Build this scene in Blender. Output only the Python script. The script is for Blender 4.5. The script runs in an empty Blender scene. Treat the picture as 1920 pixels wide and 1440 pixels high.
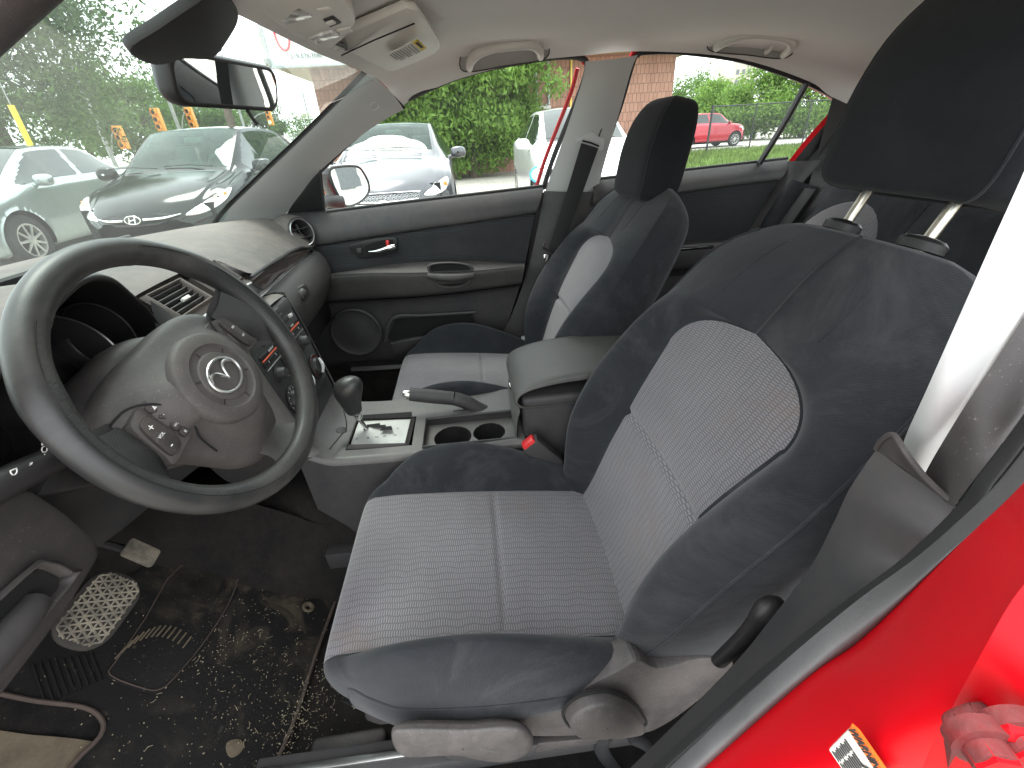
import bpy, bmesh, math, random
import numpy as np
from mathutils import Vector, Matrix
R = math.radians
random.seed(7)
SC = bpy.context.scene
COL = SC.collection

def V(x, y, z): return np.array((x, y, z), float)

# ------------------------------------------------------------------ mesh tools
def mk(name, verts, faces, mat, parent=None, smooth=True, sharp=None, uv=None, mi=None, recalc=False):
    me = bpy.data.meshes.new(name)
    me.from_pydata([tuple(map(float, v)) for v in verts], [], [tuple(f) for f in faces])
    mats = mat if isinstance(mat, (list, tuple)) else [mat]
    for m in mats: me.materials.append(m)
    if mi is not None: me.polygons.foreach_set('material_index', mi)
    if uv is not None:
        l = me.uv_layers.new(name='UVMap')
        idx = np.zeros(len(me.loops), dtype=np.int32); me.loops.foreach_get('vertex_index', idx)
        l.data.foreach_set('uv', np.asarray(uv, dtype=np.float32)[idx].ravel())
    if recalc:
        bm = bmesh.new(); bm.from_mesh(me); bmesh.ops.recalc_face_normals(bm, faces=bm.faces); bm.to_mesh(me); bm.free()
    if smooth:
        me.shade_smooth()
        if sharp: me.set_sharp_from_angle(angle=R(sharp))
    me.validate()
    o = bpy.data.objects.new(name, me); COL.objects.link(o)
    if parent is not None: o.parent = parent
    return o

def empty(name, parent=None, loc=(0, 0, 0)):
    o = bpy.data.objects.new(name, None); COL.objects.link(o); o.location = loc
    o.empty_display_size = .1
    if parent is not None: o.parent = parent
    return o

def tag(o, label=None, cat=None, group=None, kind=None):
    for k, v in (('label', label), ('category', cat), ('group', group), ('kind', kind)):
        if v: o[k] = v
    return o

def crs(P_, n, closed=False):
    """Catmull-Rom through rows of an array (k, ...) with n steps per span."""
    P_ = np.asarray(P_, float); k = len(P_); out = []
    spans = k if closed else k - 1
    for i in range(spans):
        if closed: a, b, c, d = P_[(i-1) % k], P_[i], P_[(i+1) % k], P_[(i+2) % k]
        else: a, b, c, d = P_[max(i-1, 0)], P_[i], P_[i+1], P_[min(i+2, k-1)]
        for s in range(n):
            t = s / n
            out.append(.5*((2*b)+(-a+c)*t+(2*a-5*b+4*c-d)*t*t+(-a+3*b-3*c+d)*t**3))
    if not closed: out.append(P_[-1])
    return np.array(out)

def gsurf(rows, su, sv, cu=False, cv=False):
    A = np.array(rows, float)
    A = crs(A, su, cu)
    A = np.swapaxes(crs(np.swapaxes(A, 0, 1), sv, cv), 0, 1)
    return A

def gfaces(nu, nv, cu=False, cv=False, off=0):
    F = []
    for i in range(nu if cu else nu-1):
        for j in range(nv if cv else nv-1):
            a = i*nv+j; b = i*nv+(j+1) % nv; c = ((i+1) % nu)*nv+(j+1) % nv; d = ((i+1) % nu)*nv+j
            F.append((a+off, b+off, c+off, d+off))
    return F

class M:
    """collects shapes, links them as one mesh object"""
    def __init__(s): s.v = []; s.f = []; s.m = []; s.uv = []
    def add(s, verts, faces, mi=0, uv=None):
        o = len(s.v); s.v += [tuple(map(float, v)) for v in verts]
        s.f += [tuple(i+o for i in f) for f in faces]; s.m += [mi]*len(faces)
        s.uv += [tuple(map(float, q)) for q in uv] if uv is not None else [(float(v[0])+float(v[1])*.7, float(v[2])+float(v[1])*.31) for v in verts]
        return s
    def bm(s, bmx, mi=0):
        bmx.verts.index_update()
        s.add([v.co for v in bmx.verts], [[v.index for v in f.verts] for f in bmx.faces], mi); bmx.free(); return s
    def box(s, c, size, ax=None, bev=.003, seg=2, mi=0, taper=None):
        """box at c, size along axes ax (3x3 rows) """
        b = bmesh.new(); bmesh.ops.create_cube(b, size=1)
        for v in b.verts:
            v.co.x *= size[0]; v.co.y *= size[1]; v.co.z *= size[2]
            if taper and v.co.z > 0: v.co.x *= taper[0]; v.co.y *= taper[1]
        if bev > 0: bmesh.ops.bevel(b, geom=list(b.edges), offset=min(bev, min(size)*.45), segments=seg, profile=.5, affect='EDGES')
        A = np.eye(3) if ax is None else np.array([np.asarray(a, float)/np.linalg.norm(a) for a in ax])
        for v in b.verts: v.co = Vector(np.asarray(c, float)+np.array(v.co) @ A)
        return s.bm(b, mi)
    def cyl(s, p0, p1, r0, r1=None, n=24, mi=0, caps=True, bev=0):
        p0, p1 = np.asarray(p0, float), np.asarray(p1, float); r1 = r0 if r1 is None else r1
        d = (p1-p0)/np.linalg.norm(p1-p0)
        prof = [(0, r0), (1, r1)]
        L = np.linalg.norm(p1-p0)
        if bev: prof = [(0, r0-bev), (bev*.3/L, r0-bev*.3), (bev/L, r0), (1-bev/L, r1), (1-bev*.3/L, r1-bev*.3), (1, r1-bev)]
        return s.lathe(p0, d, [(t*L, r) for t, r in prof], n, mi, caps)
    def lathe(s, o, d, prof, n=32, mi=0, caps=True, sx=1., e1=None):
        """prof: list of (height along d, radius)"""
        o = np.asarray(o, float); d = np.asarray(d, float); d = d/np.linalg.norm(d)
        if e1 is None: e1 = np.cross(d, (0, 0, 1) if abs(d[2]) < .9 else (1, 0, 0))
        e1 = np.asarray(e1, float); e1 = e1-d*(e1 @ d); e1 /= np.linalg.norm(e1); e2 = np.cross(d, e1)
        vs = []
        for h, r in prof:
            for k in range(n):
                a = 2*math.pi*k/n; vs.append(o+d*h+r*(math.cos(a)*e1*sx+math.sin(a)*e2))
        F = gfaces(len(prof), n, False, True)
        if caps: F.append(tuple(range(n-1, -1, -1))); F.append(tuple((len(prof)-1)*n+k for k in range(n)))
        return s.add(vs, F, mi)
    def tube(s, pts, r, n=12, closed=False, mi=0, sub=0, flat=1., up=None, caps=True):
        pts = np.asarray(pts, float)
        rr = np.full(len(pts), r, float) if np.isscalar(r) else np.asarray(r, float)
        if sub:
            q = crs(np.hstack([pts, rr[:, None]]), sub, closed); pts, rr = q[:, :3], q[:, 3]
        k = len(pts); vs = []
        N = None
        for i in range(k):
            a = pts[(i-1) % k] if closed or i > 0 else pts[i]; b = pts[(i+1) % k] if closed or i < k-1 else pts[i]
            t = b-a; t /= (np.linalg.norm(t) or 1)
            if up is not None: N = np.asarray(up, float)
            elif N is None: N = np.cross(t, (0, 0, 1) if abs(t[2]) < .9 else (1, 0, 0))
            N = N-t*(N @ t); N /= np.linalg.norm(N); B = np.cross(t, N)
            for j in range(n):
                an = 2*math.pi*j/n; vs.append(pts[i]+rr[i]*(math.cos(an)*N*flat+math.sin(an)*B))
        F = gfaces(k, n, closed, True)
        if caps and not closed: F.append(tuple(range(n-1, -1, -1))); F.append(tuple((k-1)*n+j for j in range(n)))
        return s.add(vs, F, mi)
    def poly(s, pts, thick, n=None, mi=0, bev=0):
        """flat polygon extruded by thick along -n (n = its facing normal)"""
        pts = [np.asarray(p, float) for p in pts]
        if n is None:
            n = np.zeros(3)
            for i in range(len(pts)): n += np.cross(pts[i], pts[(i+1) % len(pts)])
        n = np.asarray(n, float); n = n/np.linalg.norm(n)
        b = bmesh.new()
        vs = [b.verts.new(p) for p in pts]; f = b.faces.new(vs)
        r = bmesh.ops.extrude_face_region(b, geom=[f])
        for e in r['geom']:
            if isinstance(e, bmesh.types.BMVert): e.co -= Vector(n*thick)
        bmesh.ops.recalc_face_normals(b, faces=b.faces)
        if bev:
            ed = [e for e in b.edges if len(e.link_faces) == 2 and e.calc_face_angle(0) > .3]
            bmesh.ops.bevel(b, geom=ed, offset=bev, segments=2, profile=.5, affect='EDGES')
        return s.bm(b, mi)
    def grid(s, rows, su=4, sv=4, cu=False, cv=False, mi=0, uv=None):
        G = gsurf(rows, su, sv, cu, cv); nu, nv = G.shape[:2]
        return s.add(G.reshape(-1, 3), gfaces(nu, nv, cu, cv), mi)
    def ob(s, name, mat, parent=None, sharp=40, smooth=True, recalc=False):
        return mk(name, s.v, s.f, mat, parent, smooth, sharp, mi=s.m, recalc=recalc, uv=s.uv)

def rpoly(c, ex, ey, w, h, r, n=6):
    """rounded rectangle outline in 3-D, centre c, axes ex ey"""
    ex = np.asarray(ex, float)/np.linalg.norm(ex); ey = np.asarray(ey, float)/np.linalg.norm(ey); out = []
    for sx, sy, a0 in ((1, 1, 0), (-1, 1, 90), (-1, -1, 180), (1, -1, 270)):
        for k in range(n+1):
            a = R(a0+90*k/n)
            out.append(np.asarray(c, float)+ex*(sx*(w/2-r)+r*math.cos(a))+ey*(sy*(h/2-r)+r*math.sin(a)))
    return out

def catpoly(pts, n=6): return list(crs(pts, n, True))

def lettering(name, text, c, ex, ey, size, mat, parent, thick=.0003, font_align='CENTER'):
    """writing as a thin mesh lying on a surface; ex = reading direction, ey = up"""
    cu = bpy.data.curves.new(name, 'FONT'); cu.body = text; cu.size = size; cu.align_x = font_align; cu.align_y = 'CENTER'
    cu.extrude = thick; cu.resolution_u = 2
    o = bpy.data.objects.new(name, cu); COL.objects.link(o)
    dg = bpy.context.evaluated_depsgraph_get(); dg.update()
    me = bpy.data.meshes.new_from_object(o.evaluated_get(dg)); bpy.data.objects.remove(o); bpy.data.curves.remove(cu)
    ex = np.asarray(ex, float)/np.linalg.norm(ex); ey = np.asarray(ey, float); ey = ey-ex*(ex @ ey); ey /= np.linalg.norm(ey); ez = np.cross(ex, ey)
    for v in me.vertices: v.co = Vector(np.asarray(c, float)+ex*v.co.x+ey*v.co.y+ez*v.co.z)
    me.materials.clear(); me.materials.append(mat); me.name = name
    o = bpy.data.objects.new(name, me); COL.objects.link(o); o.parent = parent
    return o

# ------------------------------------------------------------------ materials
class NT:
    def __init__(s, name):
        s.m = bpy.data.materials.new(name); s.m.use_nodes = True; s.t = s.m.node_tree; s.t.nodes.clear()
        s.out = s.n('ShaderNodeOutputMaterial')
    def n(s, typ, **k):
        nd = s.t.nodes.new(typ)
        for a, b in k.items():
            if a.startswith('_'): nd.inputs[a[1:].replace('_', ' ')].default_value = b
            else: setattr(nd, a, b)
        return nd
    def l(s, a, b): s.t.links.new(a, b)
    def val(s, x, sock):
        if hasattr(x, 'is_linked') or hasattr(x, 'links'): s.l(x, sock)
        else: sock.default_value = x
    def math(s, op, a, b=0., c=None, clamp=False):
        nd = s.n('ShaderNodeMath', operation=op); nd.use_clamp = clamp
        s.val(a, nd.inputs[0]); s.val(b, nd.inputs[1])
        if c is not None: s.val(c, nd.inputs[2])
        return nd.outputs[0]
    def noise(s, vec, scale, detail=4, rough=.6, dist=0.):
        nd = s.n('ShaderNodeTexNoise'); nd.inputs['Scale'].default_value = scale; nd.inputs['Detail'].default_value = detail
        nd.inputs['Roughness'].default_value = rough; nd.inputs['Distortion'].default_value = dist
        if vec is not None: s.l(vec, nd.inputs['Vector'])
        return nd.outputs['Fac']
    def ramp(s, x, stops):
        nd = s.n('ShaderNodeValToRGB'); e = nd.color_ramp.elements
        while len(e) < len(stops): e.new(.5)
        for q, (p, c) in zip(e, stops): q.position = p; q.color = (c, c, c, 1) if np.isscalar(c) else (*c, 1)
        s.l(x, nd.inputs[0]); return nd.outputs[0]
    def mix(s, f, a, b, typ='MIX'):
        nd = s.n('ShaderNodeMix', data_type='RGBA', blend_type=typ)
        s.val(f, nd.inputs[0])
        for x, i in ((a, 6), (b, 7)):
            if isinstance(x, (tuple, list)): nd.inputs[i].default_value = (*x[:3], 1)
            else: s.l(x, nd.inputs[i])
        return nd.outputs[2]
    def schlick(s, f0=.045, top=.75):
        g = s.n('ShaderNodeNewGeometry'); d = s.n('ShaderNodeVectorMath', operation='DOT_PRODUCT')
        s.l(g.outputs['Incoming'], d.inputs[0]); s.l(g.outputs['Normal'], d.inputs[1])
        k = s.math('POWER', s.math('SUBTRACT', 1., s.math('ABSOLUTE', d.outputs['Value'])), 5.)
        return s.math('MINIMUM', s.math('ADD', s.math('MULTIPLY', k, 1-f0), f0), top)
    def obj(s): return s.n('ShaderNodeTexCoord').outputs['Object']
    def uv(s): return s.n('ShaderNodeTexCoord').outputs['UV']
    def bump(s, h, strength=.3, dist=.001, normal=None):
        nd = s.n('ShaderNodeBump'); nd.inputs['Strength'].default_value = strength; nd.inputs['Distance'].default_value = dist
        s.l(h, nd.inputs['Height'])
        if normal is not None: s.l(normal, nd.inputs['Normal'])
        return nd.outputs[0]
    def bsdf(s, col, rough=.5, metal=0., normal=None, **k):
        b = s.n('ShaderNodeBsdfPrincipled')
        if isinstance(col, (tuple, list)): b.inputs['Base Color'].default_value = (*col, 1)
        else: s.l(col, b.inputs['Base Color'])
        s.val(rough, b.inputs['Roughness']); s.val(metal, b.inputs['Metallic'])
        if normal is not None: s.l(normal, b.inputs['Normal'])
        for a, v in k.items(): s.val(v, b.inputs[a.replace('_', ' ')])
        s.l(b.outputs[0], s.out.inputs[0]); return b

def plastic(name, col, rough=.55, grain=900, gs=.25, dust=(.16, .13, .115), da=.35, dscale=6., spec=.4, speck=0.):
    t = NT(name); o = t.obj()
    d = t.noise(o, dscale, 5, .65, .4)
    f = t.ramp(d, [(.35, 0.), (.75, 1.)])
    f = t.math('MULTIPLY', f, da)
    c = t.mix(f, col, dust)
    v = t.noise(o, dscale*9, 3, .7)
    c = t.mix(t.math('MULTIPLY', t.ramp(v, [(.4, 0.), (.7, 1.)]), da*.35), c, dust)
    if speck > 0:
        s = t.noise(o, 420, 2, .6); c = t.mix(t.math('MULTIPLY', t.ramp(s, [(.66, 0.), (.74, 1.)]), speck), c, (.5, .46, .4))
    h = t.noise(o, grain, 2, .5)
    rg = t.math('ADD', t.math('MULTIPLY', f, .3), rough)
    t.bsdf(c, rg, normal=t.bump(h, gs, .0006), Specular_IOR_Level=spec)
    return t.m

def simple(name, col, rough=.5, metal=0., var=.12, scale=12., grain=0, **k):
    t = NT(name); o = t.obj(); n = t.noise(o, scale, 5, .6)
    c2 = tuple(min(1, x*(1+var*2)) for x in col); c1 = tuple(x*(1-var*2) for x in col)
    c = t.mix(t.ramp(n, [(.3, 0.), (.7, 1.)]), c1, c2)
    nm = t.bump(t.noise(o, grain, 2, .5), .3, .001) if grain else None
    t.bsdf(c, rough, metal, nm, **k); return t.m

def fabric(name, col, col2, fuzz=.5, dust=(.15, .14, .15), da=.35):
    t = NT(name); o = t.obj(); u = t.uv()
    w = t.n('ShaderNodeTexWave', wave_type='BANDS', bands_direction='DIAGONAL'); w.inputs['Scale'].default_value = 190
    w.inputs['Distortion'].default_value = .6; w.inputs['Detail'].default_value = 1; t.l(u, w.inputs['Vector'])
    n = t.noise(o, 9, 6, .7, .6); n2 = t.noise(o, 1400, 2, .6)
    c = t.mix(t.ramp(n, [(.3, 0.), (.72, 1.)]), col, col2)
    c = t.mix(t.math('MULTIPLY', w.outputs['Fac'], .35), c, tuple(x*.45 for x in col))
    st = t.noise(o, 3.3, 7, .75, 1.2)
    c = t.mix(t.math('MULTIPLY', t.ramp(st, [(.5, 0.), (.72, 1.)]), da), c, dust)
    c = t.mix(t.math('MULTIPLY', t.ramp(n2, [(.55, 0.), (.75, 1.)]), .25), c, tuple(x*2.4 for x in col2))
    h = t.math('ADD', t.math('MULTIPLY', w.outputs['Fac'], .6), n2)
    t.bsdf(c, .95, normal=t.bump(h, .35, .0006), Sheen_Weight=fuzz, Sheen_Roughness=.5, Specular_IOR_Level=.12)
    return t.m

def insert_fabric(name, light, dark, fuzz=.3, stain=(.17, .12, .10)):
    """ribbed cloth: fine ribs across, wavy dark lines along the seat (uv in metres)"""
    t = NT(name); u = t.uv(); o = t.obj()
    sep = t.n('ShaderNodeSeparateXYZ'); t.l(u, sep.inputs[0]); x, y = sep.outputs[0], sep.outputs[1]
    wob = t.math('MULTIPLY', t.math('SINE', t.math('MULTIPLY', y, 2*math.pi/.046)), .0012)
    wob2 = t.math('MULTIPLY', t.math('SUBTRACT', t.noise(u, 22, 2, .5), .5), .012)
    xx = t.math('ADD', x, t.math('ADD', wob, wob2))
    row = t.math('DIVIDE', xx, .0125)
    fr = t.math('FRACT', row); fl = t.math('FLOOR', row)
    line = t.math('ABSOLUTE', t.math('SUBTRACT', fr, .5))          # .5 at the line, 0 in the middle
    lm = t.ramp(line, [(.38, 0.), (.46, 1.)])
    ph = t.math('MULTIPLY', fl, .5)
    rib = t.math('FRACT', t.math('ADD', t.math('DIVIDE', y, .0039), ph))
    rm = t.ramp(t.math('ABSOLUTE', t.math('SUBTRACT', rib, .5)), [(.18, 0.), (.36, 1.)])
    f = t.math('MAXIMUM', t.math('MULTIPLY', lm, .62), t.math('MULTIPLY', rm, .70))
    bl = t.noise(o, 7, 5, .7, .5)
    lc = t.mix(t.ramp(bl, [(.3, 0.), (.7, 1.)]), light, tuple(a*.8 for a in light))
    st = t.noise(o, 4.1, 7, .75, 1.)
    c = t.mix(f, lc, dark)
    c = t.mix(t.math('MULTIPLY', t.ramp(st, [(.56, 0.), (.75, 1.)]), .5), c, stain)
    h = t.math('SUBTRACT', 1., f)
    t.bsdf(c, .9, normal=t.bump(h, .5, .0009), Sheen_Weight=fuzz, Specular_IOR_Level=.2)
    return t.m

def paint(name, col, flake=.0, rough=.25, coat=1., spec=.5):
    t = NT(name); o = t.obj(); n = t.noise(o, 5, 5, .6)
    c = t.mix(t.ramp(n, [(.3, 0.), (.7, 1.)]), tuple(x*.92 for x in col), tuple(min(1, x*1.06) for x in col))
    t.bsdf(c, rough, flake, Coat_Weight=coat, Coat_Roughness=.04, Specular_IOR_Level=spec); return t.m

def glass(name, tint=(.86, .93, .9), dirt_haze=.04, dcol=(.75, .82, .78), streak=0.):
    t = NT(name)
    tr = t.n('ShaderNodeBsdfTransparent'); tr.inputs[0].default_value = (*tint, 1)
    gl = t.n('ShaderNodeBsdfGlossy'); gl.inputs['Roughness'].default_value = .0; gl.inputs[0].default_value = (.8, .8, .8, 1)
    a = t.n('ShaderNodeMixShader'); t.l(t.schlick(), a.inputs[0]); t.l(tr.outputs[0], a.inputs[1]); t.l(gl.outputs[0], a.inputs[2])
    df = t.n('ShaderNodeBsdfDiffuse'); df.inputs[0].default_value = (*dcol, 1)
    tl = t.n('ShaderNodeBsdfTranslucent'); tl.inputs[0].default_value = (*dcol, 1)
    dd = t.n('ShaderNodeMixShader'); dd.inputs[0].default_value = .5; t.l(df.outputs[0], dd.inputs[1]); t.l(tl.outputs[0], dd.inputs[2])
    n = t.noise(t.obj(), 3.5, 6, .7, .8)
    f = t.math('MULTIPLY', t.ramp(n, [(.25, .5), (.8, 1.)]), dirt_haze)  # pale film mixed in to paint the windscreen's haze and reflections
    b = t.n('ShaderNodeMixShader'); t.l(f, b.inputs[0]); t.l(a.outputs[0], b.inputs[1]); t.l(dd.outputs[0], b.inputs[2])
    t.l(b.outputs[0], t.out.inputs[0]); return t.m

m_dark = plastic('charcoal_plastic', (.028, .029, .031), .55, da=.18)
m_dash = plastic('dusty_dash_plastic', (.062, .056, .053), .62, 700, .35, (.20, .165, .145), .75, 3.2, speck=.25)
m_dash2 = plastic('dusty_grey_plastic', (.036, .034, .034), .5, 800, .3, (.11, .098, .09), .45, 5, speck=.2)
m_console = plastic('console_grey_plastic', (.095, .093, .092), .42, 1200, .15, (.19, .17, .15), .35, 7, speck=.15)
m_black = plastic('black_plastic', (.012, .012, .013), .45, da=.08)
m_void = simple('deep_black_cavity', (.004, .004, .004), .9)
m_gloss = simple('black_gloss', (.01, .01, .011), .12)
m_dusttrim = plastic('dirty_seat_trim_plastic', (.045, .042, .042), .45, 1000, .35, (.135, .118, .112), .6, 9, speck=.4)
m_door = plastic('door_vinyl', (.03, .031, .033), .5, 500, .4, da=.22)
m_pillar = plastic('light_grey_pillar_plastic', (.50, .51, .50), .5, 500, .2, (.43, .42, .40), .3, 2, spec=.3)
m_head = plastic('headliner_cloth', (.74, .725, .70), .9, 650, .6, (.66, .64, .60), .35, 3, spec=.1)
m_headpl = plastic('beige_grey_plastic', (.62, .60, .56), .45, 600, .15, (.54, .51, .47), .3, 4)
m_fab = fabric('charcoal_seat_cloth', (.018, .0195, .022), (.031, .033, .037), .14, (.085, .083, .088), .42)
m_ins = insert_fabric('ribbed_grey_seat_cloth', (.225, .214, .224), (.058, .056, .061))
m_rubber = simple('weatherstrip_rubber', (.02, .02, .02), .6, grain=300)
m_chrome = simple('chrome', (.75, .75, .74), .12, 1., .05)
m_satin = simple('satin_silver', (.5, .5, .49), .32, 1., .1)
m_silverpl = simple('silver_painted_plastic', (.36, .36, .345), .45, .1, .08)
m_red = paint('red_car_paint', (.50, .0008, .006), 0., .45, .03, .18)
m_leather = plastic('steering_wheel_leather', (.04, .04, .038), .42, 260, .5, (.20, .18, .155), .55, 8)
m_perf = None
m_white_ink = simple('white_ink', (.7, .7, .68), .5)
m_redlamp = simple('red_plastic', (.62, .03, .03), .35)
m_carpet = plastic('black_carpet', (.010, .0098, .010), .95, 1500, 1., (.045, .038, .032), .45, 7, spec=.1, speck=.1)
m_glass = glass('clear_window_glass', (.90, .95, .92), .02)
m_wsglass = glass('hazy_windscreen_glass', (.80, .90, .85), .055)
m_mirror = simple('mirror_silver', (.9, .92, .91), .0, 1., 0.)

# ------------------------------------------------------------------ camera
def make_camera():
    cd = bpy.data.cameras.new('camera'); cam = bpy.data.objects.new('camera', cd); COL.objects.link(cam); SC.camera = cam
    cd.sensor_fit = 'HORIZONTAL'; cd.sensor_width = 36; cd.lens = 36*817/1920; cd.clip_start = .02; cd.clip_end = 900
    p, r, a = R(29.7), R(3.46), R(4.0)
    fw = np.array([math.cos(p)*math.cos(a), -math.cos(p)*math.sin(a), -math.sin(p)])
    rt = np.cross(fw, [0, 0, 1.]); rt /= np.linalg.norm(rt); up = np.cross(rt, fw)
    r2 = rt*math.cos(r)-up*math.sin(r); u2 = up*math.cos(r)+rt*math.sin(r)
    cam.matrix_world = Matrix(((r2[0], u2[0], -fw[0], -.915), (r2[1], u2[1], -fw[1], 0), (r2[2], u2[2], -fw[2], 1.2), (0, 0, 0, 1)))
make_camera()

# ------------------------------------------------------------------ daylight
w = bpy.data.worlds.new('World'); SC.world = w; w.use_nodes = True
wt = w.node_tree; wt.nodes.clear()
wo = wt.nodes.new('ShaderNodeOutputWorld'); bg = wt.nodes.new('ShaderNodeBackground'); bg.inputs[1].default_value = .12
sky = wt.nodes.new('ShaderNodeTexSky'); sky.sky_type = 'NISHITA'; sky.sun_disc = False
SUN_EL, SUN_ROT = 68, 60
sky.sun_elevation = R(SUN_EL); sky.sun_rotation = R(SUN_ROT); sky.air_density = 1.2; sky.dust_density = 2.5
tc = wt.nodes.new('ShaderNodeTexCoord'); nz = wt.nodes.new('ShaderNodeTexNoise'); nz.inputs['Scale'].default_value = 2.6
nz.inputs['Detail'].default_value = 7; nz.inputs['Roughness'].default_value = .6; nz.inputs['Distortion'].default_value = .5
mp = wt.nodes.new('ShaderNodeMapping'); mp.inputs['Scale'].default_value = (1, 1, 2.6)
wt.links.new(tc.outputs['Generated'], mp.inputs[0]); wt.links.new(mp.outputs[0], nz.inputs['Vector'])
rp = wt.nodes.new('ShaderNodeValToRGB'); rp.color_ramp.elements[0].position = .30; rp.color_ramp.elements[0].color = (.72, .72, .72, 1)
rp.color_ramp.elements[1].position = .55; rp.color_ramp.elements[1].color = (1, 1, 1, 1)
mx = wt.nodes.new('ShaderNodeMix'); mx.data_type = 'RGBA'; mx.inputs[7].default_value = (9.6, 9.9, 10.2, 1)
wt.links.new(nz.outputs['Fac'], rp.inputs[0]); wt.links.new(rp.outputs[0], mx.inputs[0])
wt.links.new(sky.outputs[0], mx.inputs[6]); wt.links.new(mx.outputs[2], bg.inputs[0]); wt.links.new(bg.outputs[0], wo.inputs[0])
sl = bpy.data.lights.new('sun', 'SUN'); sl.energy = .9; sl.angle = R(22); sl.color = (1, .965, .91)
so = bpy.data.objects.new('sun', sl); COL.objects.link(so)
# nishita: rotation measured clockwise from +y; light travels from the sun
az = R(SUN_ROT); sd = Vector((math.sin(az)*math.cos(R(SUN_EL)), math.cos(az)*math.cos(R(SUN_EL)), math.sin(R(SUN_EL))))
so.rotation_euler = (-sd).to_track_quat('-Z', 'Y').to_euler(); so.location = (0, 0, 20)
SC.view_settings.view_transform = 'Standard'; SC.view_settings.look = 'None'; SC.view_settings.exposure = 1.9
SC.view_settings.gamma = 1; SC.view_settings.use_curve_mapping = False
SC.cycles.max_bounces = 10; SC.cycles.diffuse_bounces = 5; SC.cycles.transparent_max_bounces = 16
SC.cycles.sample_clamp_indirect = 8; SC.cycles.use_denoising = True; SC.cycles.caustics_reflective = False; SC.cycles.caustics_refractive = False

# ------------------------------------------------------------------ the red car
CAR = tag(empty('red_sedan'), 'red sedan seen through its open driver door, grey cloth cabin with dusty dashboard', 'car')

# seats -------------------------------------------------------------------
def interp(x, xs, ys): return float(np.interp(x, xs, ys))
def smooth_interp(x, xs, ys):
    xs = np.array(xs, float); ys = np.array(ys, float)
    c = crs(np.stack([xs, ys], 1), 12); return float(np.interp(x, c[:, 0], c[:, 1]))

def split_grid(G, UV, ins, cv, parent, names, mats):
    """link a grid as two objects: cloth and insert; ins(i, j) says which quads belong to the insert"""
    nu, nv = G.shape[:2]
    FA, FB = [], []
    for f in gfaces(nu, nv, False, cv):
        i, j = divmod(f[0], nv)
        (FB if ins(i, j) else FA).append(f)
    out = []
    groups = [(FA, names[0], mats[0]), (FB, names[1], mats[1])]
    if names[0] == 'cushion_bolster':
        h = nv//2
        groups = [([f for f in FA if f[0] % nv < h], names[0], mats[0]), ([f for f in FA if f[0] % nv >= h], names[0], mats[0]), (FB, names[1], mats[1])]
    for F, nm, mt in groups:
        use = sorted({k for f in F for k in f}); mp_ = {k: q for q, k in enumerate(use)}
        vs = G.reshape(-1, 3)[use]; uv = UV.reshape(-1, 2)[use]
        o = mk(nm, vs, [tuple(mp_[k] for k in f) for f in F], mt, parent, uv=uv); out.append(o)
    return out

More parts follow.
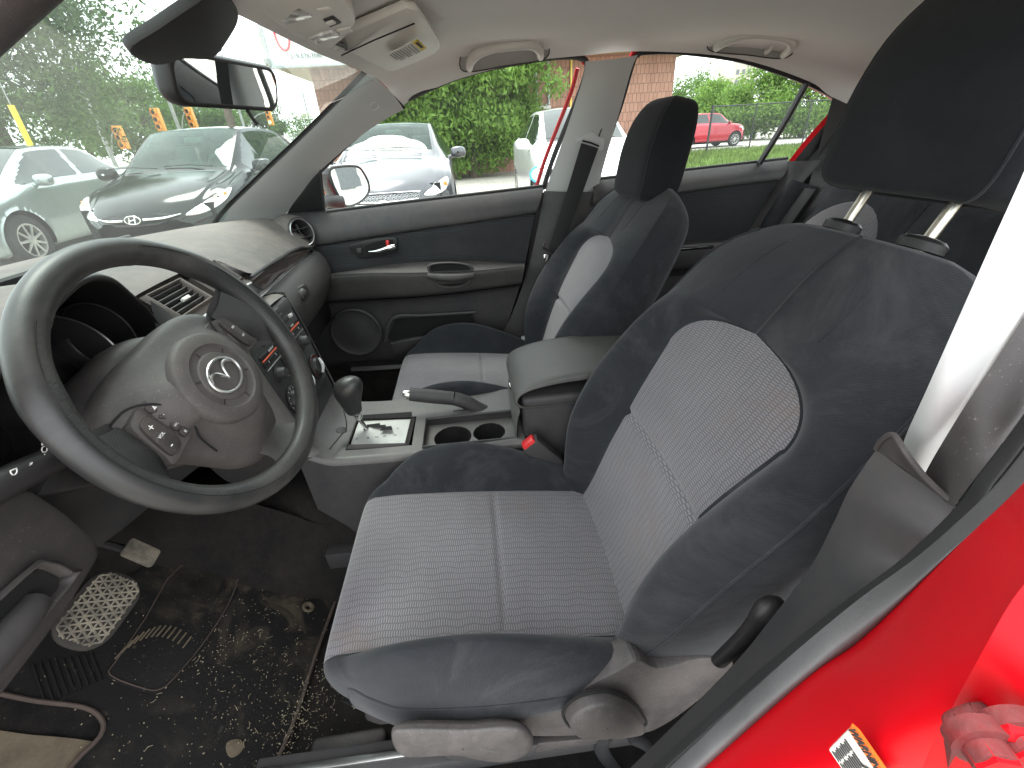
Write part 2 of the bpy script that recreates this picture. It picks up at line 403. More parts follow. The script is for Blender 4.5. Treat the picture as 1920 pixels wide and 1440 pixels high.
def seat(cx, s, rec=19.5, hup_=.768, hback=.135, hsc=1.05):
    """s = side of the door (-1 driver, +1 passenger)"""
    root = empty('front_seat', CAR, (0, 0, 0))
    # ---- cushion
    ys = list(np.arange(-.25, .20, .005)) + list(np.linspace(.20, .262, 20))
    prof = [(y, smooth_interp(y, [-.26, -.19, -.10, 0, .10, .20, .27], [.484, .494, .508, .522, .533, .541, .541])) for y in ys]
    nose = [(.273, .537), (.284, .529), (.291, .514), (.292, .496), (.287, .479), (.272, .467), (.25, .462)]
    prof = prof[:-1] + [tuple(p) for p in crs([prof[-1]]+nose, 6)]
    prof = np.array(prof)
    cols = []   # (kind, k, hfrac-drop)
    for x in np.linspace(-1, 1, 41): cols.append(('i', x))
    side = [(.05, -.002, 0), (.2, .040, 0), (.35, .070, 0), (.5, .088, 0), (.64, .092, 0), (.77, .080, 0), (.88, .052, 0), (.96, .018, 0), (1.0, -.012, 0),
            (1.01, -.014, .06), (1.02, -.014, .12), (1.05, -.01, .3), (1.05, -.012, .55), (1.02, -.012, .8), (.92, -.012, 1.), (.6, -.012, 1.02)]
    L = [('b', -1, *q) for q in side[::-1]]; Rr = [('b', 1, *q) for q in side]
    cols = L+cols+Rr
    wy = lambda y: smooth_interp(y, [-.25, -.15, -.05, .05, .15, .22, .27, .31], [.215, .236, .247, .250, .244, .228, .210, .196])
    G = np.zeros((len(prof), len(cols), 3)); UV = np.zeros((len(prof), len(cols), 2))
    sl_ = np.concatenate([[0], np.cumsum(np.hypot(*np.diff(prof, axis=0).T))])
    for i, (y, z) in enumerate(prof):
        wv = wy(y); rear = 1.; fr = smooth_interp(sl_[i], [0, .05, .10, .16, .23, .30, .37, .43, .48, .52, .60], [.12, .22, .42, .66, .88, 1, .93, .72, .38, .10, 0])
        if i > int(np.argmax(prof[:, 0])): wv = wy(float(prof[:, 0].max()))
        for j, c in enumerate(cols):
            if c[0] == 'i':
                X = .165*c[1]; dz = -.007*(1-c[1]**2)-.003*abs(c[1])**20
                g = 1-.05*abs(c[1])**3
                yy = y if y < .2 else .2+(y-.2)*g
                zz = z+dz
                # sewn tuck across the seat and along the insert's edge
                zz -= .011*math.exp(-((y-.006)/.0045)**2)*(1-abs(c[1])**8)
            else:
                X = c[1]*(.165+c[2]*(wv-.165)); top = z+(c[3]*rear*fr if c[3] > 0 else c[3])
                zb = min(.460, top-.010)
                zz = top-(top-zb)*min(c[4], 1)
                if c[4] > 1: zz = zb-.004
                g = .95-.32*min(1, c[2])**2
                yy = y if y < .16 else .16+(y-.16)*g
            G[i, j] = (cx+X, yy, zz)
            UV[i, j] = (X, sl_[i])
    n0 = len(L)
    split_grid(G, UV, lambda i, j: n0 <= j < n0+40, False, root, ('cushion_bolster', 'cushion_insert'), (m_fab, m_ins))
    # piping along both cushion edges
    for sg in (-1, 1):
        j = n0-9 if sg < 0 else n0+41+8
        pts = G[10::3, j].copy(); pts[:, 2] += .001
        M().tube(pts, .0022, 6).ob('piping', m_fab, root)
    # ---- backrest
    a = R(rec); up = np.array([0, -math.sin(a), math.cos(a)]); nn = np.array([0, math.cos(a), math.sin(a)]); O = np.array([cx, -.215, .53])
    ts = np.concatenate([np.arange(-.07, .52, .0055), np.linspace(.52, .60, 18)])
    dc = lambda t: smooth_interp(t, [-.07, .0, .12, .22, .33, .45, .55, .61], [.012, .004, .006, .0, -.022, -.050, -.076, -.092])
    wi = lambda t: (smooth_interp(t, [-.07, 0, .1, .19, .28, .34, .38], [.150, .150, .146, .143, .155, .165, .168]) if t < .345 else .168*max(0., 1-(max(0, t-.345)/.088)**2.3)**.5)
    wo_ = lambda t: smooth_interp(t, [-.07, 0, .10, .2, .3, .4, .48, .53, .565, .59, .60], [.205, .222, .245, .257, .262, .256, .244, .228, .205, .165, .12])
    bol = lambda t: smooth_interp(t, [-.07, 0, .1, .2, .3, .4, .5, .6], [.03, .055, .075, .072, .060, .040, .014, .002])
    th = lambda t: smooth_interp(t, [-.07, .1, .3, .45, .55, .60], [.135, .135, .125, .11, .09, .06])
    colf = [('i', x) for x in np.linspace(-1, 1, 37)]
    sd_ = [(.04, .0), (.15, .22), (.3, .55), (.45, .85), (.58, .98), (.7, .98), (.82, .82), (.91, .58), (.96, .44), (.985, .36), (1.0, .30)]
    bk = [(1.005, -.02), (1.03, -.25), (1.035, -.5), (1.0, -.75), (.93, -.92), (.8, -1.0), (.55, -1.03), (.28, -1.05)]
    cols = [('k', -1, *q) for q in bk[::-1]]+[('b', -1, *q) for q in sd_[::-1]]+colf+[('b', 1, *q) for q in sd_]+[('k', 1, *q) for q in bk]
    rows = list(ts); G = np.zeros((len(rows)+6, len(cols), 3)); UV = np.zeros((len(rows)+6, len(cols), 2))
    for i in range(len(rows)+6):
        t = rows[min(i, len(rows)-1)]; extra = max(0, i-len(rows)+1)/6
        wI, wO, D, B, T = wi(t), wo_(t), dc(t), bol(t), th(t)
        topf = interp(t, [.50, .60], [0, 1]); rnd = 1-.75*topf**3
        for j, c in enumerate(cols):
            if c[0] == 'i':
                X = wI*c[1]; d = D-.010*(1-c[1]**2)*min(1, wI/.1)
                d -= .009*math.exp(-((t-.190)/.006)**2)*(t < .3)
            elif c[0] == 'b':
                e = c[2]; X = c[1]*(wI+e*(wO-wI)); d = D+B*c[3]*(1 if wI > .05 else 1)
                if e <= .04: d = D-.002
            else:
                X = c[1]*wO*c[2]; d = D+(B*.30 if c[3] > -.1 else 0)+c[3]*T
            mid = D-T*.5; d = mid+(d-mid)*rnd
            if extra: X *= (1-extra*.98); d = mid+(d-mid)*(1-extra**1.5); tt = t-.010*extra
            else: tt = t
            # the shoulders are rounded in the middle-high sense: crown
            G[i, j] = O+np.array([X, 0, 0])+up*(tt-.028*(abs(X)/.25)**3*topf)+nn*d
            UV[i, j] = (X, tt)
    n0 = len(bk)+len(sd_); nr = len(rows)
    ia = [i for i in range(nr) if wi(rows[i]) > .004]
    split_grid(G, UV, lambda i, j: i < len(ia) and n0 <= j < n0+36, True, root, ('backrest', 'backrest_insert'), (m_fab, m_ins))
    for sg in (-1, 1):
        j = n0-len(sd_) if sg < 0 else n0+36+len(sd_)
        M().tube(G[4:nr-4:3, j]+nn*.001, .0022, 6).ob('piping', m_fab, root)
        # long curved seam in the bolster up to the shoulder
        j2 = n0-4 if sg < 0 else n0+36+4
        M().tube(G[int(nr*.78):nr-6:2, j2]-nn*.0006, .0014, 6).ob('seam', m_fab, root)
    # ---- headrest
    hc = O+up*hup_-nn*hback; hup = np.array([0, -math.sin(R(13)), math.cos(R(13))]); hn = np.array([0, math.cos(R(13)), math.sin(R(13))])
    rws = []
    for z, wd, dp, of in ((-.096, .30, .25, 0), (-.110, .66, .55, 0), (-.104, .90, .86, 0), (-.085, .985, .97, 0), (-.05, 1., 1.02, 0), (0, .985, 1.03, .002), (.05, .94, .99, .0),
                          (.085, .86, .90, -.004), (.115, .72, .74, -.010), (.130, .52, .5, -.016), (.134, .22, .22, -.02)):
        hw, hd = .130*hsc*wd, .056*dp
        ring = [(-1, -.55), (-1.01, 0), (-.99, .5), (-.90, .86), (-.6, .99), (0, 1.03), (.6, .99), (.90, .86), (.99, .5), (1.01, 0), (1, -.55), (.9, -.88), (.5, -1), (0, -1.02), (-.5, -1), (-.9, -.88)]
        rws.append([hc+np.array([x*hw, 0, 0])+hn*(y*hd+of)+hup*z for x, y in ring])
    Gh = gsurf(rws, 5, 4, False, True); nu, nv = Gh.shape[:2]
    F = gfaces(nu, nv, False, True)+[tuple(range(nv-1, -1, -1)), tuple((nu-1)*nv+k for k in range(nv))]
    uvh = [((q-hc)@np.array([1, 0, 0])+((q-hc)@hn), (q-hc)@hup) for q in Gh.reshape(-1, 3)]
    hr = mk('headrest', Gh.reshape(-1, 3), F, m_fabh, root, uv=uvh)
    for sg in (-1, 1):
        i0 = 3 if sg > 0 else 3
        k = 7*4 if sg > 0 else 3*4
        M().tube(Gh[4:-4:2, k], .0018, 6).ob('seam', m_fab, root)
        pb = O+np.array([sg*.064, 0, 0])+up*.555-nn*.135; pt = hc+np.array([sg*.064, 0, 0])-hup*.07
        M().cyl(pb, pt, .0068, n=20).ob('headrest_post', m_postmetal, root)
        M().lathe(pb+up*.052, up, [(-.006, .021), (.004, .021), (.008, .017), (.010, .0085)], 24, sx=1.35, e1=(1, 0, 0)).ob('post_guide', m_black, root)
    return root, O, up, nn

m_fabh = fabric('black_headrest_cloth', (.011, .012, .014), (.018, .0195, .022), .08, (.05, .05, .055), .12)  # headrest cloth: darker base and less dust colour than the seat cloth
m_postmetal = simple('brushed_post_metal', (.62, .60, .52), .28, 1., .15, 60)
drv, O1, up1, nn1 = seat(-.357, -1)
tag(drv, 'driver seat in charcoal cloth with ribbed grey inserts, nearest the camera')
pas, O2, up2, nn2 = seat(.357, 1, 17.8, .662, .090, .93)
tag(pas, 'front passenger seat in charcoal cloth beyond the console')

# ------------------------------------------------------------------ roof lining, pillars, glass
def strip(name, A, B, mat, parent, thick=.0, bulge=.0, bdir=(0, 0, 1), sub=6, across=6, sharp=None):
    """surface between two 3-D polylines with a bulge in the middle"""
    A = crs(A, sub); B = crs(B, sub); n = min(len(A), len(B)); bd = np.asarray(bdir, float)
    rows = []
    for i in range(n):
        rows.append([A[i]+(B[i]-A[i])*t+bd*bulge*4*t*(1-t) for t in np.linspace(0, 1, across)])
    G = np.array(rows)
    return mk(name, G.reshape(-1, 3), gfaces(*G.shape[:2]), mat, parent, sharp=sharp)

edge_side = np.array([V(.604, .16, 1.290), V(.592, .08, 1.322), V(.579, -.02, 1.347), V(.567, -.187, 1.373), V(.563, -.352, 1.381), V(.562, -.53, 1.384), V(.572, -.811, 1.358), V(.597, -1.065, 1.295), V(.615, -1.17, 1.250), V(.66, -1.42, 1.16)])
def roof_row(e, head=False):
    x, y, z = e
    mid = {0: 1.355}.get(0)
    top = np.interp(y, [-1.4, -1.1, -.8, -.3, 0, .2, .29], [1.30, 1.36, 1.40, 1.415, 1.405, 1.372, 1.358])
    r = [(x, y, z), (x-.022, y, z+(top-z)*.42), (x-.055, y, z+(top-z)*.68), (x-.13, y, z+(top-z)*.88), (.30, y, top-.004), (.12, y, top), (-.12, y, top), (-.30, y, top-.004), (-x+.13, y, z+(top-z)*.88), (-x+.055, y, z+(top-z)*.68), (-x+.022, y, z+(top-z)*.42), (-x, y, z)]
    return [np.array(q) for q in r]
rr = [roof_row(e) for e in edge_side]
hx = np.array([.604, .57, .545, .47, .30, .12, -.12, -.30, -.47, -.545, -.57, -.604])
hy = np.array([.16, .185, .19, .205, .222, .255, .28, .285, .24, .20, .185, .16])
hz = np.array([1.290, 1.315, 1.330, 1.345, 1.347, 1.352, 1.358, 1.355, 1.345, 1.330, 1.315, 1.290])
hdr_row = [np.array(q) for q in zip(hx, hy, hz)]
mid_row = [.5*(a+b)+np.array([0, 0, .006]) for a, b in zip(hdr_row, rr[1])]
lin = M(); lin.grid([hdr_row, mid_row]+rr[1:], 5, 5)
headliner = lin.ob('roof_lining', m_head, CAR, sharp=None)
# outer skin of the roof
osk = M(); osk.grid([[p*np.array([1.07, 1.0, 1])+np.array([0, .03 if i == 0 else 0, .045 if 1 < j < 10 else .012]) for j, p in enumerate(r)] for i, r in enumerate([hdr_row, mid_row]+rr[1:])], 2, 3)
osk.ob('roof_panel', m_red, CAR, sharp=None)

# windscreen: header curve down to the cowl
wb = [np.array(q) for q in ((.66, .70, 1.00), (.60, .80, .995), (.45, .94, .985), (.22, 1.03, .98), (0, 1.05, .98), (-.22, 1.03, .98), (-.45, .94, .985), (-.60, .80, .995), (-.66, .70, 1.00))]
wt_ = [np.array(q) for q in ((.56, .19, 1.335), (.53, .205, 1.345), (.40, .23, 1.353), (.2, .27, 1.362), (0, .295, 1.366), (-.2, .30, 1.366), (-.40, .26, 1.358), (-.53, .21, 1.345), (-.56, .19, 1.335))]
ws = M(); ws.grid([wt_, [.5*(a+b)+np.array([0, .02, .035]) for a, b in zip(wt_, wb)], wb], 8, 5)
ws.ob('windscreen', m_wsglass, CAR, sharp=None)

# passenger A-pillar trim
Af = [V(0.4900, 0.2253, 1.3582), V(0.5150, 0.3119, 1.3048), V(0.5450, 0.4595, 1.2135), V(0.5750, 0.6209, 1.1164), V(0.6000, 0.7735, 1.0176), V(.61, .84, .93)]
Ar = [V(0.6035, 0.1603, 1.2812), V(0.6225, 0.2763, 1.2337), V(0.6623, 0.4539, 1.1344), V(0.6872, 0.5369, 1.0720), V(0.7162, 0.6231, 0.9996), V(.70, .70, .90)]
strip('pillar_trim', Af, Ar, m_pillar, CAR, bulge=.022, bdir=(-.75, -.2, .35), across=12)
# black ceramic edge of the glass beside it
strip('glass_border', [p+np.array([.006, .004, -.002]) for p in Af], [p+np.array([-.012, .012, .004]) for p in Af], m_black, CAR, across=3)
# header end cover between pillar trim and lining
strip('pillar_seam', [V(0.4900, 0.2253, 1.3582)+V(0,-.002,-.002), V(0.5562, 0.2032, 1.3294), V(0.5996, 0.1599, 1.2810)], [V(0.4900, 0.2192, 1.3613), V(0.5550, 0.1951, 1.3326), V(0.5982, 0.1530, 1.2845)], m_black, CAR, across=2)
em = M(); c0 = V(0.5482, 0.2332, 1.2895); em.tube(rpoly(c0, V(0.5441, 0.2159, 1.2997)-V(0.5523, 0.2507, 1.2792), V(0.5529, 0.2216, 1.2779)-V(0.5436, 0.2445, 1.3010), .021, .017, .006), .0007, 6, closed=True); em.ob('airbag_mark', m_pillar, CAR)

# the driver's own A-pillar, top left of the view
strip('pillar_trim', [V(-.60, .16, 1.30), V(-.63, .30, 1.235), V(-.67, .5, 1.13), V(-.72, .72, 1.0)], [V(-.53, .21, 1.345), V(-.55, .34, 1.275), V(-.585, .52, 1.17), V(-.64, .78, 1.0)], m_pillar, CAR, bulge=.02, bdir=(.3, -.3, -.2))
strip('roof_rail', [V(-.60, .16, 1.30), V(-.575, -.1, 1.365), V(-.565, -.4, 1.385), V(-.57, -.8, 1.362)], [V(-.68, .18, 1.275), V(-.65, -.1, 1.35), V(-.64, -.4, 1.37), V(-.645, -.8, 1.345)], m_rubber, CAR, bulge=.012, bdir=(0, 0, -1))
strip('body_rail', [V(-.68, .18, 1.275), V(-.65, -.1, 1.35), V(-.64, -.4, 1.37), V(-.645, -.8, 1.345)], [V(-.71, .2, 1.31), V(-.68, -.1, 1.395), V(-.665, -.4, 1.41), V(-.67, -.8, 1.385)], m_red, CAR, bulge=.01, bdir=(-1, 0, 0))
strip('body_rail', [V(-.68, .18, 1.275), V(-.71, .35, 1.20), V(-.76, .60, 1.05), V(-.80, .78, .92)], [V(-.66, .22, 1.32), V(-.68, .38, 1.25), V(-.71, .62, 1.11), V(-.75, .86, .97)], m_red, CAR, bulge=.01, bdir=(-1, 0, 0))

M().tube([V(-0.6450, 0.2428, 1.2440), V(-0.6300, 0.2304, 1.2583), V(-0.6120, 0.2185, 1.2741), V(-0.5950, 0.2039, 1.2906), V(-0.5800, 0.1865, 1.3072)], .015, 12, sub=4).ob('pillar_trim', m_dash2, CAR, sharp=None)
# passenger B-pillar trim (upper, light) and dark lower part
Bf = [V(0.5590, -0.3631, 1.3675), V(0.5755, -0.3592, 1.3263), V(0.6277, -0.3215, 1.1958), V(0.6763, -0.2820, 1.0743), V(0.6979, -0.2705, 1.0202)]
Br = [V(0.5557, -0.5106, 1.3757), V(0.5681, -0.4993, 1.3447), V(0.6113, -0.4832, 1.2369), V(0.6674, -0.4602, 1.0965), V(0.7027, -0.4522, 1.0083)]
strip('pillar_trim', Bf, Br, m_pillar, CAR, bulge=.022, bdir=(-1, 0, -.2), across=12)
Lf = [V(0.6900, -0.2618, 1.0283), V(0.6800, -0.2291, 0.8880), V(0.6800, -0.1852, 0.7380), V(0.6800, -0.1162, 0.5753), V(0.6900, -0.0460, 0.4633)]
Lr = [V(0.6900, -0.4672, 1.0154), V(0.7000, -0.4778, 0.8666), V(0.7100, -0.4679, 0.7067), V(0.7200, -0.3902, 0.5348), V(0.7300, -0.2574, 0.3490)]
strip('pillar_trim', Lf, Lr, m_door, CAR, bulge=.03, bdir=(-1, 0, 0), across=10)
# side window seals and glass
def seal(pts, r=.007, nm='window_seal'):
    M().tube(pts, r, 8, sub=5).ob(nm, m_rubber, CAR)
s1 = [V(0.6724, 0.4568, 1.1339), V(0.6428, 0.3324, 1.2130), V(0.6136, 0.1976, 1.2861), V(0.6023, 0.1195, 1.3142), V(0.5895, 0.0130, 1.3462), V(0.5817, -0.0879, 1.3657), V(0.5773, -0.1887, 1.3768), V(0.5747, -0.2893, 1.3833), V(0.5765, -0.3519, 1.3787), V(0.5844, -0.3744, 1.3591), V(0.6067, -0.3611, 1.3032), V(0.6439, -0.3248, 1.2103), V(0.6794, -0.2901, 1.1215), V(0.7143, -0.2641, 1.0343)]
seal(s1, .008)
redf = [p+np.array([.03, -.012, .006]) for p in s1[4:]]
M().tube([p+np.array([.034, .020, .0]) for p in s1[9:]], .0065, 8, sub=5).ob('door_frame', m_red, CAR)
M().tube([p+np.array([.024, .0, .012]) for p in s1[1:10]], .010, 8, sub=5).ob('door_frame', m_red, CAR)
s2 = [V(0.7079, -0.4536, 1.0502), V(0.6599, -0.4717, 1.1703), V(0.6222, -0.4931, 1.2646), V(0.5836, -0.5079, 1.3610), V(0.5767, -0.5179, 1.3782), V(0.5748, -0.5415, 1.3831), V(0.5764, -0.6486, 1.3791), V(0.5850, -0.8161, 1.3575), V(0.5962, -0.9359, 1.3296), V(0.6111, -1.0716, 1.2921), V(0.6265, -1.1809, 1.2538), V(0.6423, -1.2758, 1.2142)]
seal(s2, .007)
M().tube([p+np.array([.026, 0, .010]) for p in s2[3:]], .010, 8, sub=5).ob('door_frame', m_red, CAR)
M().tube([V(0.5994, -1.0633, 1.2914), V(0.6418, -1.0469, 1.1854), V(0.6880, -1.0197, 1.0699)], .013, 8, sub=5, flat=.6).ob('window_divider', m_black, CAR)
# ------------------------------------------------------------------ passenger door
DR = empty('front_door', CAR); tag(DR, 'passenger door with cloth panel, armrest and round speaker')
M().grid([[V(0.6856, 0.4659, 1.1260), V(0.6319, 0.2567, 1.2603), V(0.5959, 0.0081, 1.3504), V(0.5837, -0.2047, 1.3806), V(0.5825, -0.3639, 1.3838)], [V(0.7373, 0.5003, 0.9968), V(0.7298, 0.3245, 1.0155), V(0.7269, 0.0861, 1.0227), V(0.7228, -0.1365, 1.0329), V(0.7221, -0.2710, 1.0348)]], 4, 4).ob('side_window', m_glass, DR, sharp=None)
# upper roll under the glass
top = [V(0.7000, 0.6179, 0.9982), V(0.7000, 0.4756, 1.0056), V(0.7000, 0.2117, 1.0186), V(0.7000, -0.0428, 1.0292), V(0.7000, -0.2618, 1.0391)]
gro = [V(0.6700, 0.5888, 0.9026), V(0.6700, 0.5161, 0.9079), V(0.6700, 0.2234, 0.9310), V(0.6700, 0.0025, 0.9454), V(0.6720, -0.2279, 0.9608)]
rows = [[p+np.array([.035, 0, -.004]) for p in top], [p+np.array([.006, 0, .004]) for p in top], [p*.75+q*.25+np.array([-.012, 0, 0]) for p, q in zip(top, gro)], [p*.4+q*.6+np.array([-.017, 0, 0]) for p, q in zip(top, gro)], [q+np.array([-.006, 0, .004]) for q in gro], [q+np.array([.012, 0, -.002]) for q in gro]]
M().grid(rows, 5, 5).ob('upper_trim', m_door, DR, sharp=None)
M().tube([p+np.array([.004, 0, .004]) for p in top[1:]], .005, 8, sub=5).ob('belt_seal', m_rubber, DR)
# cloth panel
m_doorcloth = plastic('door_cloth', (.030, .033, .036), .95, 300, .5, da=.18, spec=.1)
def wavy_cloth():
    t = NT('ribbed_door_cloth'); o = t.obj(); sep = t.n('ShaderNodeSeparateXYZ'); t.l(o, sep.inputs[0])
    z = t.math('ADD', sep.outputs[2], t.math('MULTIPLY', t.noise(o, 26, 2, .5), .007))
    wv = t.math('SINE', t.math('MULTIPLY', z, 2*math.pi/.0075)); r = t.ramp(wv, [(.35, 0.), (.9, 1.)])
    c = t.mix(r, (.034, .036, .038), (.017, .018, .020)); c = t.mix(t.math('MULTIPLY', t.ramp(t.noise(o, 6, 5, .7), [(.45, 0.), (.75, 1.)]), .3), c, (.07, .065, .065))
    t.bsdf(c, .95, normal=t.bump(t.math('MULTIPLY', r, -1), .5, .0015), Sheen_Weight=.3, Specular_IOR_Level=.1); return t.m
m_doorcloth = wavy_cloth()
bot = [V(0.6650, 0.5880, 0.8047), V(0.6650, 0.4725, 0.8105), V(0.6620, 0.2029, 0.8277), V(0.6600, -0.0091, 0.8175), V(0.6600, -0.1848, 0.7944)]
rows = [[p+np.array([.008, 0, 0]) for p in gro], [p*.85+q*.15+np.array([0, 0, 0]) for p, q in zip(gro, bot)], [p*.5+q*.5+np.array([.004, 0, 0]) for p, q in zip(gro, bot)], [p*.1+q*.9+np.array([.004, 0, 0]) for p, q in zip(gro, bot)], [q+np.array([.012, 0, -.01]) for q in bot]]
M().grid(rows, 6, 5).ob('cloth_panel', m_doorcloth, DR, sharp=None)
# armrest: dusty top, face
fe = [V(0.6400, 0.5532, 0.8051), V(0.6050, 0.4772, 0.8198), V(0.5980, 0.3425, 0.8183), V(0.5950, 0.1998, 0.8095), V(0.5950, -0.0057, 0.8006), V(0.6050, -0.1743, 0.8014)]
be = [V(0.6650, 0.5601, 0.8062), V(0.6660, 0.4724, 0.8121), V(0.6640, 0.3528, 0.8239), V(0.6620, 0.1934, 0.8289), V(0.6610, -0.0092, 0.8173), V(0.6610, -0.1869, 0.7940)]
lo = [V(0.6550, 0.5649, 0.7084), V(0.6280, 0.4811, 0.7163), V(0.6200, 0.3486, 0.7174), V(0.6150, 0.1921, 0.7155), V(0.6150, 0.0068, 0.7214), V(0.6200, -0.1618, 0.7294)]
rows = [be, [a*.5+b*.5+V(0, 0, .004) for a, b in zip(be, fe)], [a*.15+b*.85+V(0, 0, .003) for a, b in zip(be, fe)], [p+V(-.006, 0, -.006) for p in fe], [a*.5+b*.5+V(-.008, 0, 0) for a, b in zip(fe, lo)], [a*.1+b*.9+V(-.002, 0, 0) for a, b in zip(fe, lo)], [p+V(.03, 0, -.006) for p in lo]]
M().grid(rows, 5, 5).ob('armrest', m_dash2, DR, sharp=None)
M().tube([V(0.5980, 0.4750, 0.8216), V(0.5900, 0.3407, 0.8203), V(0.5880, 0.1991, 0.8095), V(0.5880, -0.0055, 0.8006), V(0.5980, -0.1678, 0.8018)], .0016, 6, sub=4).ob('armrest_edge', m_rubber, DR)
# pull cup in the armrest
pc = M(); cup = catpoly([V(0.5920, 0.1543, 0.8340), V(0.5920, 0.0781, 0.8371), V(0.5920, 0.0108, 0.8210), V(0.5920, 0.0047, 0.7892), V(0.5920, 0.0266, 0.7552), V(0.5920, 0.0801, 0.7444), V(0.5920, 0.1340, 0.7584), V(0.5920, 0.1539, 0.7993)], 5)
cc = sum(cup)/len(cup)
ring = [cup, [cc+(p-cc)*.93+V(-.004, 0, 0) for p in cup], [cc+(p-cc)*.86 for p in cup], [cc+(p-cc)*.80+V(.012, 0, 0) for p in cup]]
pc.grid(ring, 2, 1, False, True); pc.ob('pull_cup', m_dash2, DR, sharp=None)
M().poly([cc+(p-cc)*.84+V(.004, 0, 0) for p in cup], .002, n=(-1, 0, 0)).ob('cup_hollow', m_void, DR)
M().tube([V(0.5860, 0.1610, 0.7978), V(0.5780, 0.1108, 0.7905), V(0.5780, 0.0566, 0.7861), V(0.5860, 0.0050, 0.7871)], [.010, .013, .013, .010], 12, sub=4).ob('pull_handle', m_dash2, DR)
# inner door release
hb = catpoly([V(0.6680, 0.4196, 0.8977), V(0.6680, 0.3937, 0.9083), V(0.6680, 0.3340, 0.9181), V(0.6680, 0.2653, 0.9185), V(0.6680, 0.2546, 0.9070), V(0.6680, 0.2622, 0.8752), V(0.6680, 0.2751, 0.8652), V(0.6680, 0.3461, 0.8595), V(0.6680, 0.3870, 0.8571), V(0.6680, 0.4120, 0.8755)], 4)
M().poly([p+V(-.006, 0, 0) for p in hb], .012, n=(-1, 0, 0), bev=.002).ob('handle_bezel', m_black, DR)
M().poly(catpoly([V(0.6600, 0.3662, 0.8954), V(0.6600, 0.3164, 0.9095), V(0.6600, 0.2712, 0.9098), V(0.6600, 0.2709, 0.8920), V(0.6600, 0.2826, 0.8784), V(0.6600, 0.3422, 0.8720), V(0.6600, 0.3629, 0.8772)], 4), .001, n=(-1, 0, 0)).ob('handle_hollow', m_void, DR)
M().tube([V(0.6540, 0.3544, 0.8779), V(0.6460, 0.3238, 0.8792), V(0.6440, 0.2858, 0.8875), V(0.6500, 0.2645, 0.8900)], [.004, .0062, .008, .009], 12, sub=5).ob('door_handle', m_chrome, DR)
M().box(V(0.6550, 0.2866, 0.9013), (.012, .010, .020), bev=.002).ob('lock_flag', m_redlamp, DR)
M().box(V(0.6590, 0.3868, 0.8828), (.006, .017, .017), bev=.003).ob('lock_knob', m_dark, DR)
# lower panel with pocket and speaker
lt = [V(0.6600, 0.6430, 0.7034), V(0.6550, 0.5265, 0.7111), V(0.6550, 0.3565, 0.7064), V(0.6550, 0.1972, 0.7028), V(0.6550, 0.0070, 0.7089), V(0.6600, -0.1660, 0.7171)]
lb = [V(0.6900, 0.7232, 0.4224), V(0.6900, 0.5617, 0.4439), V(0.6900, 0.3947, 0.4410), V(0.6900, 0.2254, 0.4381), V(0.6900, 0.0749, 0.4396), V(0.6900, -0.0930, 0.5239)]
rows = [lt, [p*.93+q*.07+V(.01, 0, 0) for p, q in zip(lt, lb)], [p*.66+q*.34+V(.004, 0, 0) for p, q in zip(lt, lb)], [p*.33+q*.67+V(-.004, 0, 0) for p, q in zip(lt, lb)], [p*.04+q*.96 for p, q in zip(lt, lb)], [q+V(.03, 0, -.005) for q in lb]]
M().grid(rows, 5, 5).ob('lower_panel', m_door, DR, sharp=None)
sp = V(0.6520, 0.4624, 0.5900)
M().lathe(sp, (-1, 0, 0), [(0, .096), (.006, .095), (.009, .089), (.006, .083), (.0045, .080), (.010, .05), (.012, .0)], 48, caps=False).ob('speaker_grille', m_dark, DR)
pk = [V(0.6400, 0.3416, 0.5398), V(0.6320, 0.2846, 0.5511), V(0.6300, 0.2133, 0.5582), V(0.6350, 0.1024, 0.5630), V(0.6500, 0.0188, 0.5862)]
rows = [[p+V(.012, 0, 0) for p in pk], pk, [p+V(-.004, 0, -.006) for p in pk], [p+V(.004, 0, -.05) for p in pk], [p+V(.03, 0, -.10) for p in pk]]
M().grid(rows, 3, 5).ob('map_pocket', m_door, DR, sharp=None)
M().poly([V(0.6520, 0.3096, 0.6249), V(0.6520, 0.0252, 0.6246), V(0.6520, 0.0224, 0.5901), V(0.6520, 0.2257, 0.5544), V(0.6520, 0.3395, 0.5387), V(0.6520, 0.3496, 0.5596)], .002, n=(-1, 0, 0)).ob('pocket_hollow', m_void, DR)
strip('pocket_rim', [V(0.6480, 0.3520, 0.5439), V(0.6480, 0.3088, 0.6264), V(0.6480, 0.1944, 0.6265), V(0.6480, 0.0195, 0.6213)], [V(0.6450, 0.3671, 0.5467), V(0.6450, 0.3175, 0.6409), V(0.6450, 0.1922, 0.6401), V(0.6450, 0.0102, 0.6364)], m_door, DR, bulge=.004, bdir=(-1, 0, 0))
M().box((.735, .20, .70), (.05, 1.10, .62), bev=0).ob('door_core', m_black, DR)
